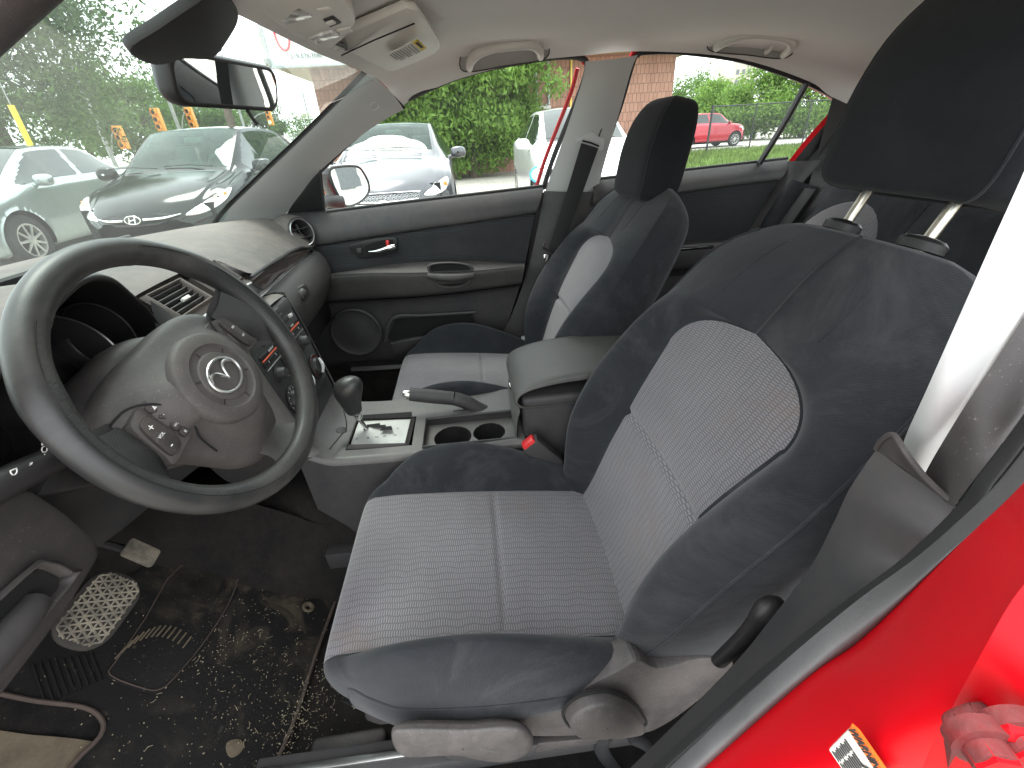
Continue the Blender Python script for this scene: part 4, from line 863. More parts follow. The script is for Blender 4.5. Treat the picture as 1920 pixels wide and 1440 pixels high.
M().tube([V(0.0900, 0.4965, 0.9453)+V(0,-.003,0), V(0.1000, 0.4824, 0.9264)+V(0,-.003,0)], .002, 6).ob('pocket_edge', m_black, DB)
# shelf from the display down to the stack
shA = [V(-.16, .503, .897), V(-.08, .503, .897), V(0, .503, .897), V(.08, .502, .898), V(.13, .503, .899)]
shB = [V(-.125, .450, .902), V(-.07, .447, .907), V(0, .446, .908), V(.07, .447, .907), V(.125, .450, .902)]
strip('stack_hood', shA, shB, m_dash, DB, bulge=.006, bdir=(0, -.3, 1))
# ------------------------------------------------------------------ centre stack
CS = empty('centre_stack', CAR)
sT, sB = V(0, .444, .902), V(0, .392, .648)
sdn = (sB-sT)/np.linalg.norm(sB-sT); sn = np.cross((1, 0, 0), sdn); sn = sn if sn[1] < 0 else -sn; sL = np.linalg.norm(sB-sT)
def S(x, t, d=0): return V(x, 0, 0)+sT+sdn*t+sn*d      # t metres down the stack
body = [S(-.118, 0), S(.118, 0), S(.122, .10), S(.108, sL), S(-.108, sL), S(-.122, .10)]
M().poly(body, .08, n=sn, bev=.004).ob('stack_panel', m_dark, CS)
for sg in (-1, 1):
    a = [S(sg*.121, -.004, 0), S(sg*.126, .10, .002), S(sg*.112, sL, .004), S(sg*.110, sL+.03, .010)]
    b = [S(sg*.145, -.01, -.03), S(sg*.152, .10, -.03), S(sg*.140, sL, -.02), S(sg*.135, sL+.03, .0)]
    strip('side_rail', a, b, m_console, CS, bulge=.008, bdir=sn, across=8)
    strip('side_panel', b, [p-sn*.16+V(sg*.02, 0, 0) for p in b], m_black, CS, across=3)
def sb(x, t, w_, h, d=.004, mat=m_dark, nm='button', bev=.0015): M().box(S(x, t, d/2), (w_, h, d), ax=((1, 0, 0), -sdn, sn), bev=bev).ob(nm, mat, CS)
sb(0, .016, .23, .026, .003, m_dash2, 'button_row_panel')
sb(-.025, .010, .045, .010, .006, m_dash2); sb(.030, .010, .045, .010, .006, m_dash2); sb(-.025, .023, .045, .010, .006, m_dash2); sb(.030, .023, .045, .010, .006, m_dash2)
sb(0, .040, .150, .009, .0035, m_void, 'disc_slot'); sb(.085, .038, .016, .007, .007, m_pillar, 'eject_button')
m_amb = simple('orange_line', (.75, .13, .06), .4)
sb(0, .064, .215, .003, .0045, m_amb, 'red_line'); sb(0, .057, .22, .009, .0035, m_black, 'preset_button'); sb(0, .072, .22, .010, .0035, m_black, 'preset_button')
sb(0, .083, .22, .0016, .0045, m_satin, 'silver_line')
for i, tx in enumerate(('1', '2', '3', '4', '5', '6')): lettering('digit', tx, S(-.09+.036*i, .072, .0042), (1, 0, 0), -sdn, .007, m_white_ink, CS)
lettering('lettering', 'SCAN', S(.07, .057, .0042), (1, 0, 0), -sdn, .006, m_white_ink, CS); lettering('lettering', 'AUTO-M', S(-.06, .057, .0042), (1, 0, 0), -sdn, .006, m_white_ink, CS)
def knob(x, t, r, cap=m_dark, h=.018, nm='knob'):
    M().lathe(S(x, t), sn, [(0, r*1.35), (.003, r*1.33), (.0035, r*1.1), (.004, r), (h*.8, r*.86), (h, r*.72), (h*1.02, 0)], 32).ob(nm, cap, CS)
    M().lathe(S(x, t), sn, [(.001, r*1.42), (.0035, r*1.40), (.0036, r*1.33)], 32, caps=False).ob('knob_ring', m_dash2, CS)
knob(-.078, .106, .0125); knob(.078, .102, .0125)
sb(0, .104, .085, .030, .003, m_black, 'seek_button')
sb(0, .128, .10, .0016, .0045, m_satin, 'silver_line')
for x in (-.078, 0, .078):
    M().lathe(S(x, .172), sn, [(0, .031), (.004, .031), (.005, .029), (.0045, .024), (.003, .0235), (.006, .022), (.012, .019), (.013, 0)], 40).ob('climate_dial', m_black, CS)
    M().lathe(S(x, .172), sn, [(.0052, .031), (.0065, .0298), (.0052, .0285)], 40, caps=False).ob('dial_ring', m_dash2, CS)
    a_ = .35 if x < 0 else .5
    d_ = V(math.sin(a_), 0, 0)-sdn*math.cos(a_)
    M().tube([S(x, .172, .014)-d_*.018, S(x, .172, .019), S(x, .172, .014)+d_*.018], [.0028, .0038, .0028], 8, sub=4).ob('dial_grip', m_pillar, CS)
    for k in range(11):
        aa = R(-130+26*k); q = V(math.sin(aa), 0, 0)-sdn*math.cos(aa)
        M().box(S(x, .172, .0052)+q*.0262, (.0012, .0035, .0006), ax=(np.cross(q, sn), q, sn), bev=0).ob('dial_mark', m_redlamp if k > 6 or x > 0 else m_white_ink, CS)
sb(0, .222, .19, .014, .004, m_black, 'lower_button_row')
# ------------------------------------------------------------------ instrument cluster
IC = empty('instrument_cluster', CAR)
hx_ = [-.56, -.50, -.45, -.36, -.28, -.22, -.185, -.172]
hyz = {-.56: (.485, .985), -.50: (.462, 1.030), -.45: (.449, 1.060), -.36: (.462, 1.079), -.28: (.492, 1.062), -.22: (.520, 1.022), -.185: (.532, .98), -.172: (.534, .93)}
hedge = [V(x, *hyz[x]) for x in hx_]
M().grid([[p+V(0, .004, .004) for p in hedge], [p+V(0, -.003, -.001) for p in hedge], [p+V(0, .006, -.008) for p in hedge], [p+V(0, .06, -.010) for p in hedge], [p+V(0, .16, -.016) for p in hedge]], 3, 6).ob('cluster_hood', m_black, IC, sharp=None)
M().box((-.36, .665, .95), (.44, .02, .22), bev=0).ob('cluster_back', m_void, IC)
sa = R(20); gn = V(0, -math.cos(sa), math.sin(sa))
for c_, r_ in ((V(-.250, .567, .970), .052), (V(-.355, .530, .970), .068), (V(-.460, .545, .945), .052)):
    M().lathe(c_, gn, [(-.060, r_*.86), (-.02, r_*.96), (0, r_), (.003, r_*1.02), (.001, r_*1.05), (-.06, r_*1.06)], 56, caps=False).ob('gauge_tunnel', m_black, IC)
    M().lathe(c_, gn, [(.0022, r_*.985), (.0042, r_*1.0), (.0022, r_*1.015)], 56, caps=False).ob('gauge_ring', m_satin, IC)
    M().lathe(c_, gn, [(-.055, r_*.87), (-.056, 0)], 40, caps=False).ob('gauge_face', m_gloss, IC)
# dark panel between the cluster and the centre vents, and around the column
M().grid([[V(-.168, .535, .995), V(-.150, .53, .97), V(-.135, .522, .925)], [V(-.182, .534, .96), V(-.165, .522, .94), V(-.140, .51, .905)], [V(-.20, .535, .92), V(-.175, .52, .90), V(-.140, .50, .88)], [V(-.24, .53, .87), V(-.19, .51, .86), V(-.130, .48, .82)], [V(-.26, .55, .80), V(-.20, .54, .78), V(-.125, .50, .72)]], 4, 4).ob('column_surround', m_dark, IC, sharp=None)
# lower dash, driver side: block with a pull pocket left of the column, knee panel
LD = empty('lower_dash', CAR)
bl = [V(-.76, .475, .93), V(-.66, .470, .935), V(-.56, .478, .925), V(-.520, .484, .905), V(-.500, .492, .85), V(-.484, .500, .785), V(-.49, .503, .765), V(-.56, .500, .752), V(-.66, .498, .748), V(-.76, .50, .75)]
M().poly(bl, .16, n=(0, -1, .12), bev=.010).ob('fuse_panel', m_dash2, LD)
pq = [V(-.72, .480, .842), V(-.585, .480, .842), V(-.560, .482, .830), V(-.548, .486, .800), V(-.553, .490, .788), V(-.72, .490, .788)]
cq = sum(pq)/6
M().grid([[cq+(p-cq)*1.12+V(0, .000, 0) for p in pq], [cq+(p-cq)*1.04+V(0, -.006, 0) for p in pq], [cq+(p-cq)*.96+V(0, .000, 0) for p in pq], [cq+(p-cq)*.9+V(0, .02, 0) for p in pq]], 3, 3, False, True).ob('pocket_frame', m_dash2, LD, sharp=None)
M().poly([cq+(p-cq)*.95+V(0, .004, 0) for p in pq], .002, n=(0, -1, 0)).ob('pocket_recess', m_void, LD)
M().tube([V(-.74, .480, .804), V(-.62, .480, .806), V(-.585, .486, .806)], [.016, .016, .013], 12, sub=3).ob('bonnet_pull', m_dark, LD)
strip('underside_trim', [V(-.76, .505, .752), V(-.60, .505, .752), V(-.485, .51, .770)], [V(-.76, .60, .70), V(-.60, .62, .69), V(-.47, .64, .70)], m_dash2, LD, bulge=.012, bdir=(0, -.5, -1))
M().tube([V(-.78, .560, .722), V(-.66, .566, .718), V(-.56, .575, .715)], .006, 8, sub=4).ob('lower_edge', m_console, LD)
kn = [[V(-.50, .52, .90), V(-.42, .53, .86), V(-.34, .535, .83), V(-.24, .525, .84), V(-.13, .49, .83)],
      [V(-.49, .56, .82), V(-.42, .575, .77), V(-.34, .58, .755), V(-.24, .565, .77), V(-.13, .52, .78)],
      [V(-.48, .60, .745), V(-.42, .605, .71), V(-.34, .60, .69), V(-.24, .585, .68), V(-.13, .54, .69)],
      [V(-.48, .64, .72), V(-.42, .64, .69), V(-.34, .64, .668), V(-.24, .63, .660), V(-.13, .58, .66)],
      [V(-.48, .80, .74), V(-.42, .80, .72), V(-.34, .80, .70), V(-.24, .80, .69), V(-.13, .76, .68)]]
M().grid(kn, 5, 5).ob('knee_panel', m_dark, LD, sharp=None)
M().poly([V(-0.5092, 0.5000, 0.8840), V(-0.4669, 0.5000, 0.9003), V(-0.4365, 0.5200, 0.8730), V(-0.4197, 0.5200, 0.8250)], .02, n=(.2, -1, .2), bev=.003).ob('column_gap_cover', m_dark, LD)
# ------------------------------------------------------------------ steering wheel
SW = empty('steering_wheel', CAR)
wc = V(-.365, .371, .948); wn = V(-.14494, -.89818, .41505); ex0 = V(.98723, -.15932, 0); ey0 = V(.06613, .40975, .90980)
WR = R(13); wx = ex0*math.cos(WR)+ey0*math.sin(WR); wy_ = ey0*math.cos(WR)-ex0*math.sin(WR)
def Wp(x, y, d=0): return wc+wx*x+wy_*y+wn*d
RIM = .1705
def leather_mat(name, perf):
    t = NT(name); o = t.obj()
    d = t.noise(o, 7, 6, .7, .5)
    c = t.mix(t.math('MULTIPLY', t.ramp(d, [(.42, 0.), (.78, 1.)]), .55), (.019, .020, .020), (.11, .10, .088))
    if perf:
        vo = t.n('ShaderNodeTexVoronoi'); vo.inputs['Scale'].default_value = 480; vo.inputs['Randomness'].default_value = .1; t.l(o, vo.inputs['Vector'])
        h = t.ramp(vo.outputs['Distance'], [(.15, 0.), (.45, 1.)])
        c = t.mix(t.math('MULTIPLY', t.ramp(vo.outputs['Distance'], [(.1, 1.), (.4, 0.)]), .5), c, (.010, .010, .010))
        nb = t.bump(h, .45, .0010)
    else: nb = t.bump(t.noise(o, 500, 3, .6), .2, .0006)
    t.bsdf(c, .40, normal=nb, Specular_IOR_Level=.5); return t.m
m_rimA = leather_mat('smooth_rim_skin', False); m_rimB = leather_mat('dimpled_rim_skin', True)
n1 = 288; n2 = 28; vs = []
for i in range(n1):
    a = 2*math.pi*i/n1; rad = wx*math.cos(a)+wy_*math.sin(a); deg = math.degrees(a) % 360
    for j in range(n2):
        b = 2*math.pi*j/n2
        g = 1+.09*math.exp(-((deg-34)/9)**2)+.09*math.exp(-((deg-146)/9)**2)-.05*math.exp(-((deg-90)/25)**2)
        grip = math.cos(b) < 0 and not 62 < deg < 118
        rr_ = .0168*g*(1+.04*math.cos(2*b))-(.0006 if grip else 0)
        vs.append(wc+rad*(RIM+rr_*math.cos(b))+wn*rr_*1.02*math.sin(b))
F = gfaces(n1, n2, True, True); mi = []
for f in F:
    i, j = divmod(f[0], n2); deg = 360*i/n1; b = 360*(j+.5)/n2
    mi.append(1 if 90 < b < 270 and not 62 < deg < 118 else 0)
mk('rim', vs, F, [m_rimA, m_rimB], SW, mi=mi)
for b in (88,):
    bb = R(b); M().tube([wc+(wx*math.cos(a)+wy_*math.sin(a))*(RIM+.0169*math.cos(bb))+wn*.0169*1.02*math.sin(bb) for a in np.linspace(R(-240), R(60), 120)], .0005, 5).ob('rim_seam', m_void, SW)
hc_ = [(0, .066), (.04, .066), (.08, .061), (.106, .050), (.122, .032), (.126, .004), (.118, -.026), (.102, -.040), (.084, -.068), (.068, -.100), (.052, -.128), (.030, -.146)]
cov = hc_+[(0, -.152)]+[(-x, y) for x, y in hc_[:0:-1]]
cz = np.array([.0, -.020])
rings = []
for s_, d_ in ((.90, -.075), (.985, -.062), (1.0, -.048), (.985, -.038), (.94, -.030), (.84, -.022), (.74, -.014), (.64, -.003), (.54, .008), (.42, .0145), (.2, .0165), (.01, .0165)):
    rings.append([Wp(*(cz+(np.array(q)-cz)*s_), d_) for q in cov])
m_bag = plastic('airbag_cover_plastic', (.030, .028, .028), .5, 900, .3, (.125, .112, .103), .55, 5, speck=.22)
M().grid(rings, 3, 3, False, True).ob('airbag_cover', m_bag, SW, sharp=None)
for sg in (-1, 1):
    M().tube([Wp(sg*.118, .034, -.028), Wp(sg*.096, .036, -.013), Wp(sg*.078, .022, -.004), Wp(sg*.070, .0, .000), Wp(sg*.070, -.030, -.006), Wp(sg*.075, -.046, -.012), Wp(sg*.072, -.075, -.020)], .0014, 6, sub=5).ob('cover_seam', m_void, SW)
ec = (.001, -.017)
M().lathe(Wp(*ec, 0), wn, [(.004, .0645), (.0125, .0635), (.0165, .060), (.0185, .050), (.0190, .046), (.0175, .0445), (.0165, .043), (.0165, .0345), (.0180, .0335), (.0185, .032), (.0185, 0)], 72, caps=False).ob('centre_disc', m_bag, SW)
for k in range(6):
    a = R(30+60*k); q = wx*math.cos(a)+wy_*math.sin(a)
    M().box(Wp(*ec, .0168)+q*.0385, (.007, .0015, .0014), ax=(q, np.cross(wn, q), wn), bev=.0004).ob('notch', m_black, SW)
EM = M(); EM.tube([Wp(ec[0]+.0278*math.cos(a), ec[1]+.0222*math.sin(a), .0200) for a in np.linspace(0, 2*math.pi, 56, endpoint=False)], .0021, 8, closed=True)
EM.ob('emblem_ring', m_satin, SW)
def Ew(x, y): return Wp(ec[0]+x, ec[1]+y, .0200)
for sg in (-1, 1):
    wing = [(sg*.0268, .0030), (sg*.0225, .0085), (sg*.0160, .0118), (sg*.0090, .0100), (sg*.0040, .0030), (0, -.0065)]
    M().tube([Ew(*q) for q in wing], [.0012, .0024, .0026, .0022, .0020, .0016], 8, sub=5).ob('emblem_wing', m_satin, SW)
def wbtn(pts, d, mat, nm, th=.006):
    pts = [Wp(*q, d) for q in pts]
    return M().poly(catpoly(pts, 4), th, n=wn, bev=.0010).ob(nm, mat, SW)
m_btn = plastic('button_plastic', (.022, .021, .021), .42, 900, .15, da=.35, speck=.3)
podL = [(-.079, .030), (-.068, .020), (-.071, -.027), (-.078, -.034), (-.100, -.036), (-.124, -.037), (-.121, -.022), (-.114, .018), (-.100, .026)]
wbtn(podL, -.009, m_bag, 'button_cluster', .03); wbtn([(-x, y) for x, y in podL], -.009, m_bag, 'button_cluster', .03)
PD = -.0045
for pts, nm in (([(-.0850, .0245), (-.0740, .0195), (-.0750, .0115), (-.0865, .0155)], 'button'), ([(-.0755, .0090), (-.0725, .0030), (-.0810, -.0015), (-.0860, .0070)], 'button'),
                ([(-.1020, .0180), (-.0940, .0155), (-.0930, -.010), (-.0990, -.0280), (-.1170, -.0295), (-.1165, -.012), (-.1100, .0130)], 'volume_rocker'), ([(-.0765, -.0065), (-.0730, -.0160), (-.0875, -.0175), (-.0850, -.0065)], 'button'), ([(-.0785, -.0200), (-.0810, -.0290), (-.0890, -.0285), (-.0868, -.0190)], 'button'),
                ([(.085, .0235), (.074, .0185), (.075, .008), (.087, .012)], 'button'), ([(.077, .000), (.0745, -.018), (.088, -.020), (.089, .003)], 'button'), ([(.094, .0195), (.108, .014), (.116, -.026), (.098, -.028)], 'cruise_rocker')):
    wbtn(pts, PD, m_btn, nm)
PT = PD+.0006
for tx, q, sz in (('+', (-.1035, .007), .013), ('VOL', (-.1050, -.006), .0052), ('-', (-.1090, -.0200), .013), ('MODE', (-.0800, -.0118), .0042), ('x', (-.0838, -.0240), .007), ('RES', (.105, .004), .004), ('SET', (.107, -.014), .004)):
    lettering('lettering', tx, Wp(*q, PT), wx, wy_, sz, m_white_ink, SW)
for (cx_, cy_, sg) in ((-.0800, .0178, 1), (-.0792, .0042, -1)):
    M().poly([Wp(cx_-.0026, cy_-.002*sg, PT+.0003), Wp(cx_+.0026, cy_-.002*sg, PT+.0003), Wp(cx_, cy_+.0028*sg, PT+.0003)], .0006, n=wn).ob('arrow_mark', m_white_ink, SW)
def pad(ptsA, ptsB, nm, mat): strip(nm, ptsA, ptsB, mat, SW, bulge=.009, bdir=wn, across=10)
for sg in (-1, 1):
    pad([Wp(sg*.112, .030, -.024), Wp(sg*.132, .036, -.014), Wp(sg*.156, .052, -.002)], [Wp(sg*.112, -.030, -.024), Wp(sg*.134, -.042, -.018), Wp(sg*.152, -.060, -.006)], 'spoke_pad', m_rimB)
    strip('spoke_back', [Wp(sg*.112, .038, -.024), Wp(sg*.16, .056, -.008)], [Wp(sg*.112, -.036, -.055), Wp(sg*.15, -.060, -.016)], m_dark, SW)
    if sg > 0: pad([Wp(-.032, -.130, -.030), Wp(-.034, -.146, -.018), Wp(-.050, -.160, -.006)], [Wp(.032, -.130, -.030), Wp(.034, -.146, -.018), Wp(.050, -.160, -.006)], 'spoke_pad', m_rimA)
# column shroud and stalks
SC2 = empty('steering_column', CAR)
M().grid([[Wp(x*s_, y*s_-.006, -d_) for x, y in ((-.062, .0), (-.055, .045), (-.02, .066), (.02, .066), (.055, .045), (.062, .0), (.052, -.05), (.02, -.066), (-.02, -.066), (-.052, -.05))] for s_, d_ in ((.95, .060), (1.22, .070), (1.3, .10), (1.2, .16), (1.1, .24))], 3, 3, False, True).ob('column_shroud', m_bag, SC2, sharp=None)
M().tube([Wp(-.06, .0, -.085), V(-.45, .455, .915), V(-.525, .463, .932), V(-.60, .48, .94)], [.010, .011, .0145, .0165], 16, sub=5).ob('light_stalk', m_black, SC2)
M().tube([Wp(.06, .035, -.085), V(-0.2000, 0.4394, 0.9593), V(-0.1650, 0.4220, 0.9671)], [.010, .0105, .0145], 16, sub=5).ob('wiper_stalk', m_dash2, SC2)
M().box(V(-0.1750, 0.4301, 0.9658), (.018, .022, .022), ax=((1, .1, .15), (0, 1, 0), (-.1, 0, 1)), bev=.005).ob('stalk_tip', m_dark, SC2)
for q, (sx_, ch) in enumerate(((-.50, 'o'), (-.515, '-O-'), (-.535, '*'), (-.55, 'D'))):
    lettering('lettering', ch, V(sx_, .4535+.0*q, .943+.004*(q % 2)), (-.3, .1, -1), (1, 0, .2), .010, m_white_ink, SC2)
# ------------------------------------------------------------------ centre console
CC = empty('centre_console', CAR)
# top deck built in strips around the openings
zt = .592
deckN = [V(-.118, .42, .640), V(-.112, .37, .603), V(-.105, .33, .590), V(-.10, .20, .582), V(-.10, .05, .582), V(-.10, -.08, .586)]
deckF = [V(.13, .40, .648), V(.132, .37, .605), V(.132, .33, .590), V(.132, .20, .584), V(.132, .05, .584), V(.132, -.08, .588)]
def deck(ta, tb, a, b, off=0, nm='console_deck', mat=m_console):
    """piece of deck between fractions a,b across and positions ta,tb along"""
    A = crs(deckN, 8); B = crs(deckF, 8); ya = A[:, 1]
    def at(y, f):
        i = lambda C_: np.array([np.interp(-y, -C_[:, 1], C_[:, k]) for k in range(3)])
        return lerp(i(A), i(B), f)+V(0, 0, off)
    ys_ = np.linspace(ta, tb, 8)
    rows = [[at(y, f) for f in np.linspace(a, b, 6)] for y in ys_]
    return M().grid(rows, 2, 2).ob(nm, mat, CC, sharp=None)
deck(.42, .345, 0, 1); deck(.345, .185, 0, .10); deck(.345, .185, .62, 1); deck(.345, .335, .10, .62); deck(.185, .170, 0, 1)
deck(.170, -.08, 0, .035); deck(.170, -.08, .53, 1); deck(.170, .160, .035, .53); deck(-.065, -.08, .035, .53)
strip('console_side', [p+V(-.0, 0, 0) for p in deckN], [p+V(-.012, 0, -.016) for p in deckN], m_console, CC, bulge=.003, bdir=(-1, 0, 1))
strip('console_side', [p+V(-.012, 0, -.016) for p in deckN], [V(-.125, .42, .46), V(-.125, .37, .40), V(-.13, .33, .36), V(-.13, .2, .33), V(-.13, .05, .33), V(-.13, -.08, .33)], m_dark, CC)
strip('console_side', deckF, [p+V(.010, 0, -.25) for p in deckF], m_dark, CC)
M().tube([V(0.1400, 0.4127, 0.6284), V(0.1380, 0.3989, 0.5786), V(0.1380, 0.3732, 0.5651), V(0.1380, 0.3185, 0.5480), V(0.1380, 0.2523, 0.5474), V(0.1380, 0.0962, 0.5434), V(0.1380, -0.0711, 0.5492)], .0045, 8, sub=4).ob('console_rim', m_console, CC)
M().tube([V(0.0200, 0.3514, 0.6386), V(-0.0400, 0.3328, 0.6273), V(-0.0600, 0.3487, 0.6131), V(-0.1050, 0.3584, 0.6151)], .0012, 6, sub=4).ob('panel_seam', m_void, CC)
M().lathe(V(-0.0500, 0.3429, 0.6265)+V(0, 0, -.001), (0, -.25, 1), [(0, .013), (.0015, .012), (.002, .0)], 24).ob('coin_cap', m_dark, CC)
M().lathe(V(0.0600, 0.4086, 0.6670)+V(0, 0, 0), (0, -.7, .6), [(-.01, .011), (.006, .011), (.007, .009), (.007, 0)], 24).ob('lighter_socket', m_console, CC)
# shift gate
gq = [V(-0.0680, 0.3295, 0.5888), V(-0.0680, 0.2019, 0.5769), V(0.0240, 0.1939, 0.5901), V(0.0240, 0.3249, 0.5994)]; gc = sum(gq)/4
gnm = V(0, .02, 1)
gfr = [gc+(p-gc)*1.12+V(0, 0, -.002) for p in gq]
M().grid([gfr, [gc+(p-gc)*1.02+V(0, 0, .004) for p in gq], [gc+(p-gc)*1.0+V(0, 0, .007) for p in gq]], 1, 1, False, True).ob('gate_surround', m_dash2, CC, sharp=50)
M().poly(catpoly([p for q in range(4) for p in (lerp(gc+(gq[q]-gc)*.98, gc+(gq[(q+1) % 4]-gc)*.98, .04), lerp(gc+(gq[q]-gc)*.98, gc+(gq[(q+1) % 4]-gc)*.98, .5), lerp(gc+(gq[q]-gc)*.98, gc+(gq[(q+1) % 4]-gc)*.98, .96))], 3), .006, n=(0, 0, 1), bev=0).ob('gate_plate', m_silverpl, CC)
GZ = float(gc[2])
slot = [V(-0.0050, 0.3072, 0.5948), V(0.0080, 0.3063, 0.5985), V(0.0100, 0.2706, 0.5960), V(0.0000, 0.2673, 0.5912), V(0.0000, 0.2545, 0.5897), V(-0.0080, 0.2529, 0.5854), V(-0.0080, 0.2401, 0.5838), V(-0.0200, 0.2352, 0.5805), V(-0.0240, 0.2360, 0.5803), V(-0.0240, 0.2649, 0.5840), V(-0.0120, 0.2609, 0.5877), V(-0.0060, 0.2842, 0.5927), V(0.0000, 0.2949, 0.5962), V(-0.0100, 0.2965, 0.5922), V(-0.0140, 0.3058, 0.5931)]
sp_ = [V(p[0], p[1], 0) for p in slot]
M().poly([V(p[0], p[1], GZ+.0072) for p in slot], .0008, n=(0, 0, 1)).ob('gate_slot', m_void, CC)
for u_, ch, f in ((.315, 'P', 0), (.288, 'R', 0), (.268, 'N', 0), (.249, 'D', 0), (.225, 'M', 0)): lettering('lettering', ch, V(-.050, u_, GZ+.0072), (0, -1, 0), (1, 0, 0), .010, m_dark, CC)
lettering('lettering', '+', V(-.022, .222, GZ+.0072), (0, -1, 0), (1, 0, 0), .011, m_dark, CC); lettering('lettering', '-', V(-.022, .262, GZ+.0072), (0, -1, 0), (1, 0, 0), .011, m_dark, CC)
strip('storage_slot', [V(0.0600, 0.3228, 0.5930), V(0.0600, 0.1978, 0.5882)], [V(0.0350, 0.3180, 0.5927), V(0.0350, 0.1956, 0.5862)], m_void, CC)
# selector lever
SL = empty('gear_lever', CAR)
pb = V(-0.0080, 0.3002, 0.5945); pk1 = V(-0.0080, 0.3144, 0.6401)
M().cyl(pb, V(-0.0080, 0.3115, 0.6305), .0048, n=16).ob('lever_rod', m_chrome, SL)
kd = (V(-0.0080, 0.3257, 0.6879)-V(-0.0080, 0.3115, 0.6305)); kL = np.linalg.norm(kd); kd /= kL
k0 = V(-0.0080, 0.3104, 0.6242)
M().lathe(k0, kd, [(0, .0075), (.012, .0105), (.020, .0115), (.021, .010)], 24).ob('lever_collar', m_chrome, SL)
kr = [(.020, .0125, 0), (.026, .0150, 0), (.040, .0180, -.001), (.055, .0220, -.003), (.070, .0265, -.005), (.084, .0275, -.007), (.096, .0235, -.008), (.104, .0150, -.008), (.107, .002, -.008)]
ks = np.cross(kd, (1, 0, 0)); ks /= np.linalg.norm(ks); ks = ks if ks[1] < 0 else -ks
M().grid([[k0+kd*(.02+(h-.02)*1.08)-ks*o_*2.2+1.14*r_*(math.cos(a)*V(1, 0, 0)*.80+math.sin(a)*ks*1.12) for a in np.linspace(0, 2*math.pi, 16, endpoint=False)] for h, r_, o_ in kr], 4, 2, False, True).ob('lever_knob', m_rimA, SL, sharp=None)
# cup holder
ca, cb_ = .158, -.062
def wall(pts, dz, nm, mat): strip(nm, pts, [p+V(0, 0, -dz) for p in pts], mat, CC, across=3, sub=1)
cx0, cx1 = -.092, .025; cz = .583
fr_ = [V(cx0, ca, cz), V(cx0, cb_, cz), V(cx1, cb_, cz), V(cx1, ca, cz), V(cx0, ca, cz)]
wall(fr_, .022, 'tray_wall', m_dark)
M().tube([p+V(0, 0, .001) for p in fr_[:-1]], .0035, 6, closed=True).ob('tray_rim', m_dark, CC)
# tray floor with two round wells
def floor_with_wells():
    xs = np.linspace(cx0, cx1, 60); ys_ = np.linspace(cb_, ca, 110); vs_ = [(x, y, cz-.020) for y in ys_ for x in xs]
    cs = ((-.035, .092, .046), (-.030, .002, .040)); keep = []
    V_ = np.array(vs_)
    for c_ in cs:
        d_ = np.hypot(V_[:, 0]-c_[0], V_[:, 1]-c_[1]); m_ = np.abs(d_-c_[2]) < .0014
        V_[m_, 0] = c_[0]+(V_[m_, 0]-c_[0])/d_[m_]*c_[2]; V_[m_, 1] = c_[1]+(V_[m_, 1]-c_[1])/d_[m_]*c_[2]
    for f in gfaces(110, 60):
        c = V_[list(f)].mean(0)
        if all(np.hypot(c[0]-q[0], c[1]-q[1]) > q[2]-.0006 for q in cs): keep.append(f)
    mk('tray_floor', V_, keep, m_console, CC, smooth=False)
    for c_ in cs:
        M().lathe((c_[0], c_[1], cz-.020), (0, 0, -1), [(0, c_[2]), (.004, c_[2]*.985), (.065, c_[2]*.9), (.066, 0)], 40, caps=False).ob('cup_well', m_black, CC)
floor_with_wells()
# handbrake
HB = empty('handbrake', CAR)
t0, t1, t2 = V(0.0550, 0.1934, 0.6443), V(0.0550, 0.0857, 0.6193), V(0.0550, -0.0135, 0.5614)
M().tube([t0, lerp(t0, t1, .5), t1], [.0175, .0185, .0180], 18, sub=3, flat=.9).ob('grip', m_dark, HB)
M().tube([t1, lerp(t1, t2, .3)+V(0, 0, .003), lerp(t1, t2, .7)+V(0, 0, -.004), t2+V(0, -.02, -.016)], [.0178, .0180, .0175, .018], 18, sub=4).ob('lever_body', m_dark, HB)
M().lathe(t0, t0-t1, [(-.002, .0105), (.006, .0105), (.009, .0095), (.014, .0095), (.017, .007), (.017, 0)], 18).ob('release_button', m_chrome, HB)
strip('handbrake_gaiter', [V(0.0500, 0.0897, 0.5853), V(0.0500, 0.0131, 0.5846), V(0.0500, -0.0489, 0.5656)], [V(0.0500, 0.0926, 0.5604), V(0.0500, 0.0160, 0.5512), V(0.0500, -0.0481, 0.5521)], m_black, HB)
# armrest box
AB = empty('armrest_box', CAR)
prof = [(-.062, .672), (-.060, .690), (-.070, .706), (-.095, .720), (-.15, .733), (-.22, .739), (-.30, .741), (-.37, .735), (-.40, .71), (-.40, .67), (-.2, .662), (-.09, .660)]
rows = []
for f, ins in ((-1.0, .72), (-.98, .92), (-.90, .99), (-.78, 1.0), (-.3, 1.012), (.3, 1.012), (.78, 1.0), (.90, .99), (.98, .92), (1.0, .72)):
    cyy, czz = -.23, .69; rows.append([V(.012+f*.108, cyy+(y-cyy)*(1 if abs(f) < .9 else .985 if abs(f) < .99 else .95), czz+(z-czz)*ins) for y, z in prof])
ab = M(); ab.grid(rows, 3, 4, False, True); ab.ob('armrest_lid', plastic('armrest_vinyl', (.062, .065, .063), .45, 500, .3, (.15, .12, .105), .3, 6), AB, sharp=None)
M().box((.012, -.235, .515), (.205, .315, .345), bev=.012, seg=3).ob('box_body', m_dark, AB)
strip('box_front', [V(-.095, -.072, .66), V(.0, -.066, .66), V(.115, -.072, .66)], [V(-.098, -.062, .585), V(0, -.058, .585), V(.125, -.062, .585)], m_console, AB, bulge=.004, bdir=(0, 1, 0))
M().box((.02, -.064, .664), (.03, .012, .012), bev=.003).ob('lid_catch', m_chrome, AB)
